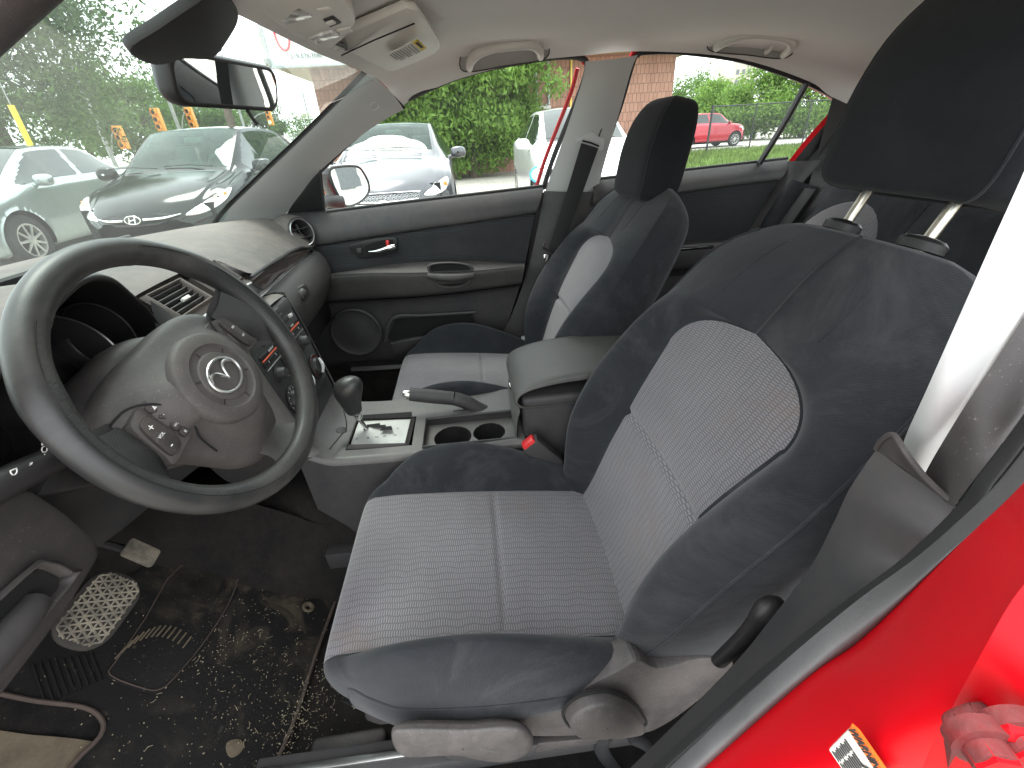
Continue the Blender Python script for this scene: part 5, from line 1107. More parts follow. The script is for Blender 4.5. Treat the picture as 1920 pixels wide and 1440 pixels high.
# belt buckle beside the driver's seat
BK = empty('belt_buckle', CAR)
bkd = V(-0.1350, -0.1429, 0.5322)-V(-0.1350, -0.0944, 0.5899); bkn = bkd/np.linalg.norm(bkd)
M().box(V(-0.1350, -0.1158, 0.5642), (.030, .095, .044), ax=((1, 0, 0), -bkn, np.cross((1, 0, 0), -bkn)), bev=.005).ob('buckle_body', m_dark, BK)
M().box(V(-0.1370, -0.0905, 0.5935), (.022, .034, .032), ax=((1, 0, 0), -bkn, np.cross((1, 0, 0), -bkn)), bev=.003).ob('release_button', m_redlamp, BK)
# passenger belt
SB = empty('seat_belt', CAR)
m_web = simple('belt_webbing', (.012, .012, .013), .75, grain=600)
M().box(V(0.6180, -0.4218, 1.2401), (.014, .030, .125), ax=((1, 0, .4), (0, 1, .15), (-.4, -.15, 1)), bev=.006).ob('height_slider', m_pillar, SB)
M().tube([V(0.6000, -0.3993, 1.2664), V(0.6000, -0.4184, 1.2749), V(0.6000, -0.4386, 1.2618), V(0.6040, -0.4369, 1.2250), V(0.6100, -0.4224, 1.1789)], .0022, 6, sub=4).ob('slider_shade_line', m_black, SB)  # dark outline stands in for the shading around the slider
M().tube([V(0.5900, -0.3670, 1.1732), V(0.5880, -0.3935, 1.1661), V(0.5900, -0.4196, 1.1560)], .003, 6).ob('guide_slot', m_black, SB)
gd = [V(0.6000, -0.3526, 1.1768), V(0.6000, -0.3692, 1.1817), V(0.6000, -0.3988, 1.1973), V(0.6000, -0.4230, 1.1788), V(0.6000, -0.4385, 1.1723), V(0.6000, -0.4381, 1.1489), V(0.6000, -0.4214, 1.1410), V(0.6000, -0.3596, 1.1649)]
M().poly(catpoly(gd, 4), .008, n=(-1, 0, -.3), bev=.002).ob('belt_guide', m_pillar, SB)
b0a, b0b = V(0.5920, -0.3643, 1.1676), V(0.5920, -0.4188, 1.1501)
b1a, b1b = V(0.5950, -0.2619, 0.8627), V(0.5950, -0.3027, 0.8453)
strip('belt_strap', [b0a, lerp(b0a, b1a, .5)+V(-.006, 0, 0), b1a], [b0b, lerp(b0b, b1b, .5)+V(-.006, 0, 0), b1b], m_web, SB, bulge=.002, bdir=(-1, 0, 0))
strip('belt_strap', [b1a, lerp(b1a, V(0.6400, -0.2026, 0.4937), .5), V(0.6400, -0.2026, 0.4937)], [b1b, lerp(b1b, V(0.6400, -0.2447, 0.4781), .5), V(0.6400, -0.2447, 0.4781)], m_web, SB)
M().tube([V(0.5900, -0.2466, 0.8773), V(0.5880, -0.2387, 0.8624), V(0.5880, -0.2569, 0.8503), V(0.5860, -0.2675, 0.8356)], .004, 8, sub=4).ob('belt_tongue', m_black, SB)
M().box(V(0.5880, -0.2492, 0.8256), (.003, .016, .026), bev=.001).ob('tongue_plate', m_chrome, SB)
M().box(V(0.6200, -0.1693, 0.5170), (.02, .03, .02), bev=.004).ob('belt_anchor', m_pillar, SB)
# seat trims on the driver's side
m_tr = m_dusttrim
tr = [V(-0.5900, 0.1836, 0.5089), V(-0.5950, 0.1836, 0.4977), V(-0.6000, 0.1706, 0.4793), V(-0.6050, 0.1302, 0.4699), V(-0.6050, 0.0568, 0.4362), V(-0.6050, -0.0216, 0.3984), V(-0.6050, -0.0680, 0.3840), V(-0.6050, -0.1287, 0.3707), V(-0.6050, -0.1977, 0.3531), V(-0.6050, -0.2346, 0.3744), V(-0.6050, -0.2705, 0.4236), V(-0.6000, -0.3140, 0.4841), V(-0.6000, -0.3152, 0.5297), V(-0.6000, -0.2614, 0.5495), V(-0.6000, -0.2086, 0.5350), V(-0.6000, -0.1727, 0.5641), V(-0.6000, -0.1478, 0.5459), V(-0.6000, -0.1096, 0.5191), V(-0.6000, -0.0816, 0.4987), V(-0.6000, -0.0127, 0.4734), V(-0.6000, 0.0740, 0.4825), V(-0.6000, 0.1326, 0.5055)]
DT = M().poly(catpoly(tr, 4), .05, n=(-1, 0, .25), bev=.006); DT.ob('side_trim', m_tr, drv)
kc = V(-0.6130, -0.1266, 0.4617)
kno = catpoly([V(-0.6130, -0.0705, 0.4777), V(-0.6130, -0.0778, 0.5059), V(-0.6130, -0.0985, 0.5222), V(-0.6130, -0.1288, 0.5198), V(-0.6130, -0.1619, 0.4873), V(-0.6130, -0.1843, 0.4338), V(-0.6130, -0.1813, 0.4131), V(-0.6130, -0.1265, 0.4176), V(-0.6130, -0.0853, 0.4349)], 4); kcc = sum(kno)/len(kno)
nk = V(-1, 0, .25)/np.linalg.norm((1, .25))
M().grid([[kcc+(p-kcc)*1.05-nk*.004 for p in kno], [kcc+(p-kcc)*1.0+nk*.010 for p in kno], [kcc+(p-kcc)*.93+nk*.018 for p in kno], [kcc+(p-kcc)*.6+nk*.023 for p in kno], [kcc+(p-kcc)*.02+nk*.024 for p in kno]], 4, 1, False, True).ob('recline_knob', m_tr, drv, sharp=None)
kr_ = [kcc+(p-kcc)*1.10+nk*.001 for p in kno]; M().tube(kr_, .0022, 6, closed=True).ob('knob_gap', m_void, drv)
lv = catpoly([V(-0.6250, 0.1635, 0.5355), V(-0.6250, 0.1462, 0.5391), V(-0.6250, 0.1194, 0.5327), V(-0.6250, 0.0649, 0.5151), V(-0.6250, 0.0220, 0.5099), V(-0.6250, -0.0081, 0.4935), V(-0.6250, -0.0203, 0.4517), V(-0.6250, -0.0098, 0.4163), V(-0.6250, 0.0209, 0.4035), V(-0.6250, 0.0587, 0.4229), V(-0.6250, 0.0867, 0.4490), V(-0.6250, 0.1142, 0.4579), V(-0.6250, 0.1581, 0.4703), V(-0.6250, 0.1683, 0.4944)], 4); lc_ = sum(lv)/len(lv)
M().grid([[lc_+(p-lc_)*.86-nk*.008 for p in lv], [lc_+(p-lc_)*.98-nk*.002 for p in lv], [lc_+(p-lc_)*1.0+nk*.003 for p in lv], [lc_+(p-lc_)*.96+nk*.009 for p in lv], [lc_+(p-lc_)*V(1, .8, .6)+nk*.013 for p in lv], [lc_+(p-lc_)*.02+nk*.014 for p in lv]], 4, 1, False, True).ob('height_lever', m_tr, drv, sharp=None)
M().tube([V(-0.6330, 0.0644, 0.4858), V(-0.6360, 0.0476, 0.4693), V(-0.6340, 0.0264, 0.4522)], .004, 8, sub=4).ob('lever_fold', m_tr, drv)
l2 = [V(-0.6120, 0.1193, 0.4246), V(-0.6120, 0.1131, 0.3870), V(-0.6120, 0.0989, 0.3711), V(-0.6120, 0.0556, 0.3602), V(-0.6120, -0.0192, 0.3504), V(-0.6120, -0.0285, 0.3879), V(-0.6120, 0.0598, 0.4055)]
M().poly(l2, .03, n=nk, bev=.004).ob('trim_foot', m_dark, drv)
M().poly([V(-0.6000, -0.0213, 0.3639), V(-0.6000, -0.1302, 0.3501), V(-0.6000, -0.1348, 0.3299), V(-0.6000, -0.0239, 0.3311)], .02, n=nk, bev=.002).ob('rail_cover', m_tr, drv)
# rails and foot cover on the floor
M().box((-.575, .12, .315), (.045, .62, .035), bev=.004).ob('seat_rail', m_dark, drv)
M().box((-.577, .12, .336), (.012, .62, .008), bev=.002).ob('rail_track', m_satin, drv)
M().box((-.555, .295, .275), (.075, .13, .055), ax=((1, 0, .1), (0, 1, -.05), (-.1, .05, 1)), bev=.010, seg=3).ob('rail_foot', m_tr, drv)
M().box((-.15, .12, .33), (.045, .60, .05), bev=.004).ob('seat_rail', m_dark, drv)
M().box((-.357, .02, .40), (.40, .46, .07), bev=.03).ob('seat_pan', m_black, drv)
M().box((.357, .02, .40), (.40, .46, .07), bev=.03).ob('seat_pan', m_black, pas)
M().box((.15, .1, .33), (.045, .56, .08), bev=.004).ob('seat_rail', m_black, pas)
M().tube([V(-0.6400, -0.2556, 0.6195), V(-0.6480, -0.2697, 0.6816), V(-0.6520, -0.2748, 0.7180), V(-0.6550, -0.2795, 0.7410), V(-0.6500, -0.2947, 0.7369)], [.008, .0085, .009, .012, .009], 12, sub=5, flat=1.3).ob('backrest_lever', m_black, drv)
# webbing loops under the seat
M().tube([V(-0.6000, -0.1423, 0.3538), V(-0.6000, -0.1340, 0.3089), V(-0.6000, -0.1591, 0.2284), V(-0.6000, -0.1945, 0.1474)], .006, 8, sub=5, flat=2).ob('belt_loop', m_web, drv)
M().tube([V(-0.6000, -0.1783, 0.3427), V(-0.6000, -0.2147, 0.2929), V(-0.6000, -0.2442, 0.1991)], .006, 8, sub=5, flat=2).ob('belt_loop', m_web, drv)
# ------------------------------------------------------------------ rear seat
RS = empty('rear_seat', CAR)
ru = V(0, -.42, .91); rn = V(0, .91, .42)
def rb(x, t, d=0): return V(x, -1.02, .52)+ru*t+rn*d
def rear_back(xa, xb):
    xs = np.linspace(xa, xb, 9); ts_ = [0, .1, .2, .32, .42, .50, .535, .545]; dd = [.07, .08, .075, .06, .05, .035, .01, -.04]
    rows = [[rb(x, t, d*(1-.35*abs((x-(xa+xb)/2)/((xb-xa)/2))**4)) for x in xs] for t, d in zip(ts_, dd)]
    M().grid(rows, 5, 4).ob('backrest', m_fab, RS, sharp=None)
for xa, xb in ((-.62, -.202), (-.200, .200), (.202, .60)): rear_back(xa, xb)
for cx_ in (-.41, .395):
    pts = [rb(cx_+.168*math.cos(a), .27+.20*math.sin(a), 0) for a in np.linspace(0, 2*math.pi, 36, endpoint=False)]
    cc_ = rb(cx_, .27, 0); dq_ = lambda p: float(np.interp((p-rb(0, 0)) @ ru, [0, .1, .2, .32, .42, .50], [.07, .08, .075, .06, .05, .035])); rg = [[(lambda q: q+rn*(dq_(q)*(1-.35*abs((q[0]-cx_)/.2)**4)+d_))(cc_+(p-cc_)*s_) for p in pts] for s_, d_ in ((1.03, -.004), (1., .004), (.8, .006), (.6, .006), (.4, .006), (.2, .006), (.02, .006))]
    G_ = gsurf(rg, 4, 1, False, True); sh = G_.shape
    mk('backrest_insert', G_.reshape(-1, 3), gfaces(sh[0], sh[1], False, True), m_ins, RS, uv=[(p[0], (p-rb(0, 0)) @ ru) for p in G_.reshape(-1, 3)])
M().grid([[V(x, y, z) for x in (-.64, -.5, -.2, 0, .2, .5, .62)] for y, z in ((-1.04, .50), (-.95, .52), (-.75, .53), (-.60, .535), (-.55, .50), (-.55, .36))], 4, 4).ob('cushion', m_fab, RS, sharp=None)
strip('side_bolster', [V(.60, -.98, .52), V(.605, -1.10, .78), V(.60, -1.2, .99)], [V(.685, -.94, .52), V(.68, -1.02, .78), V(.655, -1.12, 1.02)], m_fab, RS, bulge=.03, bdir=(-.3, 1, .2), across=8)
M().grid([[V(x, y, z) for x in (-.66, -.3, 0, .3, .66)] for y, z in ((-1.225, .945), (-1.24, .955), (-1.5, .98), (-1.75, .985))], 3, 3).ob('parcel_shelf', m_dark, RS, sharp=None)
# three-point belt lying over the rear bolster
strip('belt_strap', [V(.56, -1.155, .99), V(.575, -1.06, .78), V(.58, -.98, .56)], [V(.61, -1.15, .99), V(.62, -1.05, .78), V(.625, -.97, .56)], m_web, RS, bulge=.004, bdir=(-.2, 1, .2))
# ------------------------------------------------------------------ floor, shell
def FL(x, y): return .205 if y < .42 else .205+.65*(y-.42)
fx = [-.70, -.60, -.4, -.22, -.16, -.12]
rows = [[V(x, y, FL(x, y)+{-.70: .10, -.16: .09, -.12: .20}.get(x, 0)) for x in fx] for y in (-1.0, -.5, 0, .25, .42, .5, .7, .95, 1.15)]
M().grid(rows, 4, 5).ob('floor_carpet', m_carpet, CAR, sharp=None)
fx = [.12, .16, .22, .4, .6, .72]
rows = [[V(x, y, FL(x, y)+{.12: .20, .16: .09, .72: .16}.get(x, 0)) for x in fx] for y in (-1.0, -.5, 0, .25, .42, .5, .7, .95, 1.15)]
M().grid(rows, 4, 5).ob('floor_carpet', m_carpet, CAR, sharp=None)
M().grid([[V(x, y, z) for x, z in ((-.12, .40), (-.08, .46), (.08, .46), (.12, .40))] for y in (-1.0, -.4, 0, .5, 1.1)], 2, 2).ob('tunnel_carpet', m_carpet, CAR, sharp=None)
M().box((0, 1.08, .53), (1.46, .03, .84), bev=0).ob('bulkhead', m_black, CAR)
M().box((0, .25, .13), (1.56, 2.9, .03), bev=0).ob('floor_pan', m_black, CAR)
strip('sill_plate', [V(0.7350, 0.6144, 0.4290), V(0.7350, 0.4491, 0.4193), V(0.7350, 0.2872, 0.4125), V(0.7350, 0.1222, 0.4105)], [V(0.7000, 0.5979, 0.4087), V(0.7000, 0.4465, 0.4025), V(0.7000, 0.2862, 0.3980), V(0.7000, 0.1231, 0.3983)], m_console, CAR, bulge=.008, bdir=(-.5, 0, 1))
M().box((.74, .2, .27), (.06, 1.5, .24), bev=.02).ob('inner_sill', m_carpet, CAR)
# pedals
BP = empty('brake_pedal', CAR)
pc0 = V(-0.4140, 0.6550, 0.5700); px_ = V(-0.3427, 0.6650, 0.5338)-V(-0.4739, 0.6450, 0.5951); px_ /= np.linalg.norm(px_)
pn = V(-.10, -.78, .62); pn /= np.linalg.norm(pn); pax = V(1, 0, 0)-pn*pn[0]; pax /= np.linalg.norm(pax); pay = np.cross(pn, pax)
def pedal_mat():
    t = NT('worn_pedal_rubber'); o = t.obj(); c = t.mix(t.ramp(t.noise(o, 30, 5, .7), [(.35, 0.), (.7, 1.)]), (.10, .09, .075), (.34, .30, .23)); t.bsdf(c, .8); return t.m
m_ped = pedal_mat(); m_pedb = simple('black_pedal_rubber', (.03, .027, .023), .8)
M().poly(rpoly(pc0, pax, pay, .118, .080, .034), .012, n=pn, bev=.002).ob('pedal_pad', m_pedb, BP)
pd = M()
for k in range(-7, 8):
    for dr in (pax*.5+pay*.866, pax*.5-pay*.866, pax):
        o_ = pc0+(np.cross(pn, dr)/np.linalg.norm(np.cross(pn, dr)))*k*.0105
        # clip the rib to the pad
        ts_ = [t for t in np.linspace(-.07, .07, 57) if abs((o_+dr*t-pc0) @ pax) < .053 and abs((o_+dr*t-pc0) @ pay) < .035 and max(0, abs((o_+dr*t-pc0) @ pax)-.028)**2+max(0, abs((o_+dr*t-pc0) @ pay)-.008)**2 < .028**2]
        if len(ts_) > 2: pd.tube([o_+dr*ts_[0]+pn*.001, o_+dr*ts_[-1]+pn*.001], .0017, 4)
pd.ob('pedal_tread', m_ped, BP)
M().tube([pc0-pn*.01, pc0+V(0, .08, .08), pc0+V(0, .12, .28)], .009, 8, sub=3).ob('pedal_arm', m_black, BP)
AP = empty('accelerator_pedal', CAR)
pa = V(-0.2633, 0.7000, 0.5286)
M().poly(rpoly(pa, V(1, 0, .15), V(-.1, .5, .86), .036, .060, .006), .010, n=(-.1, -.86, .5), bev=.002).ob('pedal_pad', m_ped, AP)
M().tube([pa+V(0, .01, 0), pa+V(0, .12, .10), pa+V(0, .16, .3)], .008, 8, sub=3).ob('pedal_arm', m_black, AP)
# ------------------------------------------------------------------ driver B-pillar and body side nearest the camera
tl_ = [V(-0.6760, -0.2956, 0.9749), V(-0.6780, -0.2898, 0.9636), V(-0.6800, -0.2823, 0.9376), V(-0.6820, -0.2793, 0.9051), V(-0.6850, -0.2720, 0.8535), V(-0.6900, -0.2492, 0.7922), V(-0.7000, -0.2125, 0.7258), V(-0.7100, -0.1333, 0.5826), V(-0.7150, -0.0683, 0.4544)]
tr_ = [V(-0.7340, -0.3000, 0.9740), V(-0.7360, -0.2969, 0.9633), V(-0.7380, -0.2870, 0.9514), V(-0.7320, -0.2864, 0.9191), V(-0.7350, -0.2695, 0.9043), V(-0.7380, -0.2458, 0.8806), V(-0.7420, -0.1985, 0.8116), V(-0.7450, -0.1335, 0.6850), V(-0.7450, -0.0757, 0.5590)]
BPI = empty('pillar_lower_trim', CAR)
strip('trim_shell', tl_, tr_, m_dark, BPI, bulge=.004, bdir=(-.5, .8, .2), across=12)
back_ = [p+V(.05, -.10, -.02) for p in tl_]
strip('trim_return', tl_, back_, m_door, BPI, across=3)
# rim of its open top
rim = [V(-0.6760, -0.2956, 0.9749), V(-0.6820, -0.2898, 0.9894), V(-0.6900, -0.2868, 0.9995), V(-0.7040, -0.2831, 0.9965), V(-0.7160, -0.2886, 0.9860), V(-0.7260, -0.2954, 0.9779), V(-0.7340, -0.3000, 0.9740)]
M().tube(rim, .0022, 8, sub=5).ob('trim_rim', m_door, BPI)
strip('trim_cap', rim, [lerp(rim[0], rim[-1], k/6)+V(-.003, 0, -.004) for k in range(7)], m_dark, BPI, across=5)
# light upper trim rising out of it
ul = [V(-0.6720, -0.3330, 0.9345), V(-0.6720, -0.3215, 0.9721), V(-0.6880, -0.2979, 1.0373), V(-0.6780, -0.3088, 1.0842), V(-0.6680, -0.3199, 1.1266), V(-0.6550, -0.3351, 1.1680), V(-0.6400, -0.3505, 1.2110)]
ur = [V(-0.6900, -0.3333, 0.9423), V(-0.6920, -0.3279, 0.9731), V(-0.7020, -0.3141, 1.0293), V(-0.6940, -0.3300, 1.0591), V(-0.6840, -0.3485, 1.0900), V(-0.6720, -0.3695, 1.1254), V(-0.6550, -0.3972, 1.1674)]
strip('pillar_trim', ul, ur, m_pillar, CAR, bulge=.008, bdir=(-.6, .8, 0), across=10)
strip('pillar_trim', ul, [p+V(.04, -.10, 0) for p in ul], m_pillar, CAR, across=3)
# grey textured trim beside it and double weatherstrip
g0 = [V(-0.7000, -0.3147, 0.9622), V(-0.7000, -0.3145, 0.9849), V(-0.7040, -0.3111, 1.0309), V(-0.6960, -0.3270, 1.0604), V(-0.6860, -0.3455, 1.0910), V(-0.6740, -0.3664, 1.1260)]
g1_ = [V(-0.7380, -0.2934, 0.9766), V(-0.7350, -0.3015, 0.9977), V(-0.7280, -0.3168, 1.0177), V(-0.7200, -0.3333, 1.0403), V(-0.7100, -0.3545, 1.0644), V(-0.7000, -0.3752, 1.0965)]
strip('pillar_cover', g0, g1_, m_dash2, CAR, bulge=.003, bdir=(-.6, .8, 0), across=8)
ws0 = [V(-0.7150, -0.3486, 1.0846), V(-0.7220, -0.3304, 1.0411), V(-0.7300, -0.3139, 1.0188), V(-0.7370, -0.2986, 0.9990), V(-0.7400, -0.2917, 0.9779), V(-0.7400, -0.2739, 0.9314), V(-0.7440, -0.2375, 0.8915), V(-0.7470, -0.1928, 0.8228), V(-0.7500, -0.1296, 0.7001), V(-0.7500, -0.0735, 0.5778)]
ws1 = [V(-0.7300, -0.3360, 1.0825), V(-0.7380, -0.3195, 1.0404), V(-0.7450, -0.3046, 1.0225), V(-0.7500, -0.2932, 1.0081), V(-0.7540, -0.2822, 0.9979), V(-0.7580, -0.2567, 0.9605), V(-0.7600, -0.2257, 0.9210), V(-0.7620, -0.1875, 0.8535), V(-0.7640, -0.1327, 0.7338), V(-0.7640, -0.0838, 0.6169)]
ws2 = [V(-0.7550, -0.3104, 1.0819), V(-0.7600, -0.2973, 1.0462), V(-0.7650, -0.2846, 1.0366), V(-0.7680, -0.2774, 1.0271), V(-0.7720, -0.2661, 1.0170), V(-0.7760, -0.2482, 0.9921), V(-0.7760, -0.2233, 0.9109), V(-0.7780, -0.1950, 0.8731), V(-0.7800, -0.1425, 0.7561), V(-0.7800, -0.1010, 0.6549)]
strip('weatherstrip', ws0, ws1, m_rubber, CAR, bulge=.008, bdir=(-.6, .75, .2), across=8)
m_ws2 = simple('grey_weatherstrip', (.10, .10, .10), .55, grain=400)
strip('weatherstrip', ws1, ws2, m_ws2, CAR, bulge=.010, bdir=(-.6, .75, .2), across=10)
# painted jamb: from the weatherstrip outward and back to the crease, then to the rear door
cre = [V(-0.8300, -0.1891, 1.1171), V(-0.8350, -0.1821, 1.1023), V(-0.8380, -0.1753, 1.0933), V(-0.8400, -0.1691, 1.0851), V(-0.8420, -0.1649, 1.0732), V(-0.8450, -0.1587, 1.0633), V(-0.8500, -0.1524, 1.0462), V(-0.8500, -0.1596, 1.0112), V(-0.8500, -0.1711, 0.9599), V(-0.8500, -0.1971, 0.8783)]
strip('door_jamb', ws2, cre, m_red, CAR, bulge=.006, bdir=(-.9, .4, 0), across=12)
out = [p+V(-.03, -.030, 0) for p in cre]; out2 = [p+V(-.035, -.12, 0) for p in cre]
strip('door_jamb', cre, out, m_red, CAR, bulge=.006, bdir=(-.6, .7, 0), across=6)
strip('door_jamb', out, out2, m_red, CAR, across=4)

# ------------------------------------------------------------------ driver floor mat, dirt and chaff
def mat_rubber():
    t = NT('muddy_mat_rubber'); o = t.obj()
    a = t.ramp(t.noise(o, 9, 7, .72, .9), [(.46, 0.), (.66, 1.)]); b = t.ramp(t.noise(o, 3.2, 4, .6, .6), [(.45, 0.), (.6, 1.)])
    f = t.math('MULTIPLY', a, b)
    c = t.mix(t.math('MULTIPLY', f, .8), (.0085, .008, .0078), (.10, .082, .055))
    c = t.mix(t.math('MULTIPLY', t.ramp(t.noise(o, 60, 4, .7), [(.62, 0.), (.78, 1.)]), .45), c, (.16, .14, .10))
    t.bsdf(c, .8, normal=t.bump(t.noise(o, 260, 4, .6), .5, .002), Specular_IOR_Level=.25); return t.m
m_mat = mat_rubber(); m_bind = simple('mat_binding', (.075, .055, .045), .8, grain=400)
m_mud = plastic('dried_mud', (.10, .082, .058), .95, 200, 1., (.20, .165, .115), .8, 14, spec=.1)
FM = empty('floor_mat'); tag(FM, 'muddy black rubber floor mat below the pedals, strewn with chaff', 'floor mat')
mo_ = [V(-0.1989, 0.7590, 0.4329), V(-0.1665, 0.7604, 0.4337), V(-0.1384, 0.7582, 0.4323), V(-0.1212, 0.7169, 0.4055), V(-0.1256, 0.6576, 0.3669), V(-0.1465, 0.6022, 0.3309), V(-0.1515, 0.5481, 0.2957), V(-0.1334, 0.4925, 0.2596), V(-0.1106, 0.4325, 0.2206), V(-0.1687, 0.4228, 0.2143), V(-0.2187, 0.4256, 0.2162), V(-0.3290, 0.4325, 0.2206), V(-0.4421, 0.4359, 0.2228), V(-0.5289, 0.4466, 0.2298), V(-0.5940, 0.4578, 0.2371), V(-0.6032, 0.6829, 0.3834), V(-0.5547, 0.6920, 0.3893), V(-0.5132, 0.6810, 0.3822), V(-0.4905, 0.6908, 0.3885), V(-0.4771, 0.7196, 0.4072), V(-0.4773, 0.7726, 0.4417), V(-0.4740, 0.8157, 0.4697), V(-0.4697, 0.8634, 0.5007), V(-0.3798, 0.8617, 0.4996), V(-0.2931, 0.8153, 0.4695), V(-0.2352, 0.7701, 0.4401)]
FN = V(0, -.545, .838)
M().poly(mo_, .006, n=FN).ob('mat_sheet', m_mat, FM)
M().tube([p+FN*.002 for p in mo_[:14]], .0036, 8, sub=3).ob('mat_binding', m_bind, FM)
M().tube([p+FN*.002 for p in mo_[15:23]], .0036, 8, sub=3).ob('mat_binding', m_bind, FM)
hp = [V(-0.1967, 0.7143, 0.4078), V(-0.1711, 0.6280, 0.3517), V(-0.1928, 0.6115, 0.3410), V(-0.2644, 0.6059, 0.3373), V(-0.3510, 0.6146, 0.3430), V(-0.4167, 0.6292, 0.3525), V(-0.4393, 0.6392, 0.3590), V(-0.4429, 0.6590, 0.3718), V(-0.4295, 0.7127, 0.4068), V(-0.4040, 0.7166, 0.4093), V(-0.3226, 0.7153, 0.4084)]
M().poly(catpoly(hp, 3), .004, n=FN, bev=.0015).ob('heel_pad', m_mat, FM)
hq = sum(hp)/len(hp); M().tube([hq+(p-hq)*.97+FN*.001 for p in catpoly(hp, 3)], .0010, 5, closed=True).ob('pad_ridge', m_bind, FM)
gr = M()
for k in range(9):      # moulded grooves beside the heel pad
    a = V(-0.4268, 0.8077, 0.4660)+(V(-0.3967, 0.7526, 0.4302)-V(-0.4268, 0.8077, 0.4660))*(k/8); b = V(-0.4793, 0.7618, 0.4362)+(V(-0.4347, 0.7191, 0.4084)-V(-0.4793, 0.7618, 0.4362))*(k/8)
    gr.tube([a, b], .0022, 5)
gr.ob('mat_groove', m_mat, FM)
gr = M()
for k in range(13):
    t_ = k/12; c_ = V(-0.3905, 0.7157, 0.4102)*(1-t_)+V(-0.3522, 0.6382, 0.3598)*t_+FN*0
    c_ = c_+(V(-0.3438, 0.6894, 0.3931)-V(-0.3720, 0.6780, 0.3857))*(1-(2*t_-1)**2)
    d_ = V(-0.3701, 0.6698, 0.3803)-V(-0.3954, 0.6733, 0.3826); gr.tube([c_-d_*.4, c_+d_*.5], .0018, 5)
gr.ob('boot_print', m_mud, FM)
M().lathe(V(-0.2260, 0.4704, 0.2492), FN, [(-.004, .004), (.002, .007), (.003, .010), (.0005, .014)], 16, caps=False).ob('mat_eyelet', m_mud, FM)
M().poly(catpoly([V(-0.5010, 0.5224, 0.2816), V(-0.4938, 0.5099, 0.2734), V(-0.5003, 0.4977, 0.2655), V(-0.5122, 0.4981, 0.2658), V(-0.5210, 0.5070, 0.2715), V(-0.5159, 0.5162, 0.2776)], 3), .003, n=FN, bev=.001).ob('mud_lump', m_mud, FM)
rngm = np.random.default_rng(11)
def in_poly(pt, poly):
    x, y = pt; c = False; j = len(poly)-1
    for i in range(len(poly)):
        xi, yi = poly[i][0], poly[i][1]; xj, yj = poly[j][0], poly[j][1]
        if (yi > y) != (yj > y) and x < (xj-xi)*(y-yi)/(yj-yi)+xi: c = not c
        j = i
    return c
chv, chf, chm = [], [], []
cl = [(V(-0.3854, 0.5253, 0.2889), .11, 340), (V(-0.3191, 0.6091, 0.3434), .06, 130), (V(-0.4737, 0.4389, 0.2328), .04, 170), (V(-0.4695, 0.5285, 0.2910), .14, 190), (V(-0.4404, 0.6154, 0.3475), .12, 60), (V(-0.5232, 0.6330, 0.3590), .2, 30), (V(-0.4325, 0.4064, 0.2116), .035, 150)]
for c_, s_, n_ in cl:
    for k in range(n_):
        q = c_[:2]+rngm.normal(size=2)*s_*np.array([.9, .75])
        if q[1] < .30 or not -.64 < q[0] < -.13: continue
        z = (.65*q[1]-.0725 if q[1] > .44 else .214)+.015
        long_ = rngm.random() < .10; L_ = rngm.uniform(.005, .014) if long_ else rngm.uniform(.0005, .0020); W_ = .0004 if long_ else L_*rngm.uniform(.4, .8)
        an = rngm.uniform(0, math.pi); u_ = V(math.cos(an), math.sin(an)*.838, math.sin(an)*.545); v_ = np.cross(FN, u_)
        c3 = V(q[0], q[1], z); o_ = len(chv); bend = v_*L_*rngm.uniform(-.25, .25)*long_
        chv += [c3-u_*L_/2-v_*W_, c3-u_*L_/2+v_*W_, c3+bend+v_*W_+FN*.001, c3+bend-v_*W_+FN*.001, c3+u_*L_/2-v_*W_*.7, c3+u_*L_/2+v_*W_*.7]
        chf += [(o_, o_+3, o_+2, o_+1), (o_+3, o_+4, o_+5, o_+2)]
m_chaff = simple('straw_chaff', (.34, .30, .20), .8, var=.35, scale=90)
tag(mk('chaff', chv, chf, m_chaff, smooth=False), 'pale wood shavings and bits of straw scattered on the floor mat', 'debris', kind='stuff')
PM = empty('floor_mat'); tag(PM, 'small black floor mat with grey edge in the passenger footwell', 'floor mat')
pm = [V(0.7985, 0.5636, 0.2350), V(0.7883, 0.4850, 0.2350), V(0.7732, 0.4292, 0.2350), V(0.7410, 0.4016, 0.2350), V(0.6792, 0.3956, 0.2350), V(0.5276, 0.3791, 0.2350), V(0.5557, 0.5392, 0.2350)]
M().poly(pm, .008, n=(0, 0, 1)).ob('mat_sheet', m_carpet, PM); M().tube([p+V(0, 0, .002) for p in pm[:6]], .006, 8, sub=3).ob('mat_binding', m_bind, PM)
# ------------------------------------------------------------------ warning label, hinge and latch on the driver's door frame
WL = empty('airbag_label', CAR)
la = [V(-0.8320, -0.1522, 0.9287), V(-0.8340, -0.1517, 0.9544), V(-0.8500, -0.1666, 0.9308), V(-0.8480, -0.1705, 0.9000)]
nL = np.cross(la[1]-la[0], la[3]-la[0]); nL /= np.linalg.norm(nL); nL = nL if nL[0] < 0 else -nL
M().poly([p+nL*.001 for p in la], .0012, n=nL).ob('label_paper', m_label, WL)
lo_ = [V(-0.8340, -0.1517, 0.9544), V(-0.8340, -0.1514, 0.9596), V(-0.8360, -0.1541, 0.9576), V(-0.8520, -0.1680, 0.9366), V(-0.8500, -0.1666, 0.9308)]
m_orange = simple('orange_label', (.85, .16, .02), .5)
M().poly([p+nL*.0012 for p in lo_], .0012, n=nL).ob('label_band', m_orange, WL)
rd = la[2]-la[1]; rd /= np.linalg.norm(rd); upd = la[1]-la[0]; upd /= np.linalg.norm(upd)
